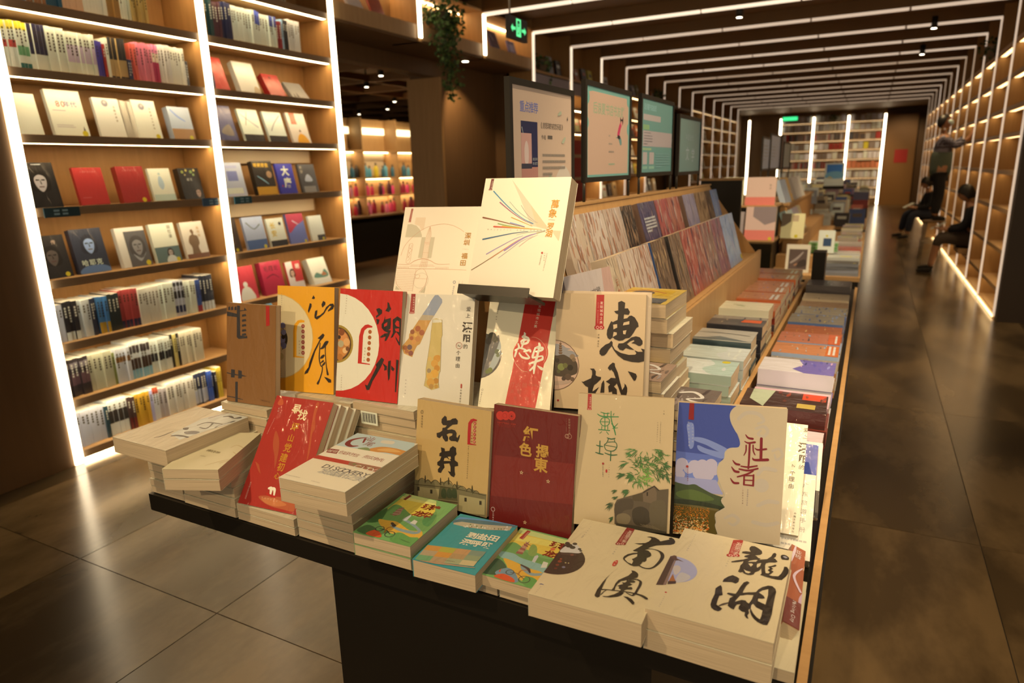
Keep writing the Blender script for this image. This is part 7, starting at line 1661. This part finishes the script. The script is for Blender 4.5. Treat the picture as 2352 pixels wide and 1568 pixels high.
def hand(p, d, side, curl=.5):   # five fingers rooted in a palm; d = direction of the hand
    d = Vector(d).normalized(); s = d.cross(Vector((0, 0, 1))).normalized()*side if abs(d.z) < .95 else Vector((0, 1, 0))*side; n = s.cross(d); P = Vector(p); out = []
    palm = P+d*.05; out.append([(*P, .026), (*palm, .030)])
    for k, (o_, L) in enumerate(((-.030, .062), (-.010, .074), (.010, .070), (.028, .055))):
        a = palm+s*o_+d*.03; b = a+d*L*.5+n*L*.15*curl; c = b+d*L*.4+n*L*.5*curl; out.append([(*palm, .030), (*a, .012), (*b, .010), (*c, .008)])
    a = P+d*.03-s*.035; b = a+d*.03-s*.02; c = b+d*.03+n*.012; out.append([(*palm, .030), (*a, .014), (*b, .012), (*c, .009)]); return out
def headm(parent, c, yaw, pitch, hair_len=0):
    # skull with brow, nose, mouth and ears; hair and mask as children
    M = Matrix.Translation(c) @ Matrix.Rotation(yaw, 4, 'Z') @ Matrix.Rotation(pitch, 4, 'X')
    b = MB(); n, m = 20, 14; V = []
    for j in range(m+1):
        ph = math.pi*j/m
        for i in range(n):
            th = 2*math.pi*i/n; x, y, z = math.sin(ph)*math.cos(th)*.073, math.sin(ph)*math.sin(th)*.092, math.cos(ph)*.112
            if z < 0: f = 1+z*2.2; x *= max(.55, f); y = y*max(.7, 1+z*1.2)-.012*(-z/.11)
            if y < -.06: y -= .016*math.exp(-((x/.012)**2)-((z+.012)/.02)**2); y += .008*math.exp(-((abs(x)-.03)/.012)**2-((z-.012)/.01)**2)
            V.append((x, y, z))
    b.v = V
    for j in range(m):
        for i in range(n): b.f.append((j*n+i, (j+1)*n+i, (j+1)*n+(i+1) % n, j*n+(i+1) % n)); b.c.append((.5, .5, .5)); b.m.append(0); b.sm.append(True)
    o = b.build('head', SKIN, parent); o.matrix_local = M
    for sx in (-1, 1):
        e = MB().lathe([(.004, -.003), (.017, 0), (.014, .006), (.004, .004)], n=10).build('ear', SKIN, o); e.matrix_local = Matrix.Translation((sx*.072, .005, -.01)) @ Matrix.Rotation(sx*1.35, 4, 'Y')
        e = MB().lathe([(.0015, -.004), (.010, -.002), (.010, .002), (.0015, .004)], n=10, c=(.02, .02, .02)).build('eye', CLOTH, o); e.matrix_local = Matrix.Translation((sx*.029, -.083, .012)) @ Matrix.Rotation(1.57, 4, 'X')
    e = MB().box(-.02, .02, -.006, .004, -.004, .004, (.25, .07, .06)).build('mouth', CLOTH, o); e.matrix_local = Matrix.Translation((0, -.083, -.055))
    h = MB(); H = []
    for j in range(9):
        ph = math.pi*.62*j/8
        for i in range(n):
            th = 2*math.pi*i/n; r = 1.13+.03*math.sin(i*2.3+j); fr = max(0, -math.sin(th)); pz = min(ph, math.pi*.62-fr*.75)
            x, y, z = math.sin(pz)*math.cos(th)*.077*r, math.sin(pz)*math.sin(th)*.095*r+.006, math.cos(pz)*.112*r
            if hair_len and j > 5 and fr < .3: z -= hair_len*(j-5)/3
            H.append((x, y, z))
    h.v = H
    for j in range(8):
        for i in range(n): h.f.append((j*n+i, (j+1)*n+i, (j+1)*n+(i+1) % n, j*n+(i+1) % n)); h.c.append((.01, .01, .01)); h.m.append(0); h.sm.append(True)
    h.build('hair', HAIR, o); return o
def shoe(parent, x, y, z, ang, c=(.012, .011, .011)):
    d = Vector((math.cos(ang), math.sin(ang), 0)); k = [(x-d.x*.05, y-d.y*.05, z+.045, .040), (x+d.x*.02, y+d.y*.02, z+.042, .042), (x+d.x*.10, y+d.y*.10, z+.034, .034), (x+d.x*.16, y+d.y*.16, z+.026, .024)]
    return skinmesh('shoe', [k], CLOTH, parent, 2, c)
# stool
st = thing('stool', 'round metal stool with wooden seat beside the right wall shelves', 'stool', (.97, 13.25, 0))
MB().lathe([(.165, .575), (.172, .583), (.172, .60), (.165, .607)], n=24).build('seat', WALN, st)
for a in (.6, 2.17, 3.74, 5.31): MB().tube([(.13*math.cos(a), .13*math.sin(a), .575), (.15*math.cos(a), .15*math.sin(a), .50), (.20*math.cos(a), .20*math.sin(a), .0)], .011, 8).build('leg', STEEL, st)
MB().tube([(.168*math.cos(i*.449), .168*math.sin(i*.449), .25) for i in range(15)], .007, 6).build('foot_ring', STEEL, st)
# standing person on the stool, reaching up to the shelves, head tipped back
p = thing('person', 'person in striped shirt and grey green vest standing on the stool, reaching up', 'person', (.97, 13.25, .609))
hip = (0, 0, .80, .125)
body = [[hip, (0, -.01, .98, .13), (0, 0, 1.15, .145), (.0, .01, 1.28, .12), (-.01, .0, 1.38, .05), (-.02, -.01, 1.44, .05)],
 [(.0, .01, 1.28, .12), (.02, -.17, 1.29, .055), (.16, -.22, 1.16, .042), (.33, -.20, 1.30, .030)], [(.0, .01, 1.28, .12), (.02, .17, 1.29, .055), (.17, .22, 1.2, .042), (.34, .18, 1.36, .030)],
 [hip, (.0, -.09, .74, .09), (.03, -.09, .43, .062), (.0, -.09, .07, .045)], [hip, (.0, .09, .74, .09), (.02, .09, .43, .062), (.0, .09, .07, .045)]]
body += hand((.33, -.20, 1.30), (.3, .1, .9), 1)+hand((.34, .18, 1.36), (.3, -.1, .9), -1)
skinmesh('body', body, SKIN, p)
str_ = lambda z: ob('8a7a70') if int(z*40) % 2 else ob('3a2e2c')
skinmesh('shirt', [[(0, 0, .93, .135), (0, 0, 1.15, .158), (0, .01, 1.28, .132), (-.005, .005, 1.35, .066)], [(0, .01, 1.28, .132), (.02, -.17, 1.29, .072), (.16, -.22, 1.16, .056), (.29, -.205, 1.265, .045)], [(0, .01, 1.28, .132), (.02, .17, 1.29, .072), (.17, .22, 1.2, .056), (.30, .19, 1.32, .045)]], CLOTH, p, 2, jitter=str_)
skinmesh('vest', [[(.0, 0, .66, .175), (0, 0, .86, .168), (0, 0, 1.04, .168), (0, .0, 1.14, .155)]], CLOTH, p, 2, ob('5a5a40'))
skinmesh('trousers', [[(0, 0, .82, .135), (0, -.09, .73, .10), (.03, -.09, .43, .078), (0, -.09, .09, .062)], [(0, 0, .82, .135), (0, .09, .73, .10), (.02, .09, .43, .078), (0, .09, .09, .062)]], CLOTH, p, 2, ob('1c1814'))
shoe(p, .0, -.09, .0, .0); shoe(p, .0, .09, .0, .1)
hd = headm(p, (-.015, -.02, 1.555), 1.15, -.55)
mk = MB(); mk.lathe([(.058, -.02), (.054, .004), (.038, .022), (.012, .03)], n=16, c=ob('d8d4cc')); o = mk.build('face_mask', CLOTH, hd); o.matrix_local = Matrix.Translation((0, -.072, -.045)) @ Matrix.Rotation(1.45, 4, 'X')
# two seated readers against the right wall
def sitter(label, x, y, z, yaw, shirt, trous, bare, spread=.1, hl=.04):
    # faces local -x after turning; seat height z
    q = thing('person', label, 'person', M=Matrix.Translation((x, y, 0)) @ Matrix.Rotation(yaw, 4, 'Z'))
    hp = (0, 0, z+.08, .12); kz = z+.10
    L = [[hp, (-.06, s*.10, z+.09, .09), (-.40, s*(.10+spread), kz, .065), (-.40-.06, s*(.11+spread), .09, .042)] for s in (-1, 1)]
    T_ = [hp, (.02, 0, z+.28, .13), (-.03, 0, z+.46, .125), (-.08, 0, z+.56, .055), (-.11, 0, z+.62, .05)]
    A = [[T_[2], (-.04, s*.18, z+.47, .05), (-.12, s*.22, z+.25, .042), (-.33, s*.10, z+.22, .028)] for s in (-1, 1)]
    skinmesh('body', [T_]+L+A+hand((-.33, -.10, z+.22), (-1, .2, .1), 1)+hand((-.33, .10, z+.22), (-1, -.2, .1), -1), SKIN, q)
    skinmesh('shirt', [[(0, 0, z+.10, .14), (.02, 0, z+.28, .15), (-.03, 0, z+.46, .14), (-.07, 0, z+.54, .07)]]+[[(-.03, 0, z+.46, .14), (-.04, s*.18, z+.47, .07), (-.12, s*.22, z+.25, .058), (-.30, s*.12, z+.22, .046)] for s in (-1, 1)], CLOTH, q, 2, ob(shirt))
    e = .16 if bare else .03
    skinmesh('trousers', [[(0, 0, z+.09, .135), (-.06, s*.10, z+.09, .105), (-.40, s*(.10+spread), kz, .082)]+([(-.43, s*(.105+spread), kz-.14, .07)] if bare else [(-.455, s*(.11+spread), .12, .062)]) for s in (-1, 1)], CLOTH, q, 2, ob(trous))
    for s in (-1, 1): shoe(q, -.47, s*(.11+spread), 0, math.pi)
    headm(q, (-.145, 0, z+.72), -1.57, .35, hl)
    b = MB(); b.box(-.10, .10, -.07, .07, 0, .015, ob('c8b890')); o = b.build('held_book', MATTE); o.matrix_world = q.matrix_world @ (Matrix.Translation((-.42, 0, z+.26)) @ Matrix.Rotation(-.5, 4, 'Y')); return q, o
q, o = sitter('person in dark jacket sitting low by the right wall, knees up, far reader', 1.14, 16.6, .40, .25, '181614', '1c1e24', False); tag(o, 'pale open book held by the far seated reader', 'book')
q, o = sitter('person in black top and brown shorts sitting on the right shelf edge', 1.33, 11.45, .40, -.1, '0e0e10', '4a3826', True, .06); tag(o, 'pale open book held by the near seated reader', 'book')
bx_('bench', 'low oak bench under the near seated reader', 'bench', OAK, (1.15, 1.48, 11.15, 11.75, .31, .37))
bx_('bench', 'low oak bench under the far seated reader', 'bench', OAK, (1.04, 1.235, 16.35, 16.9, .02, .38))
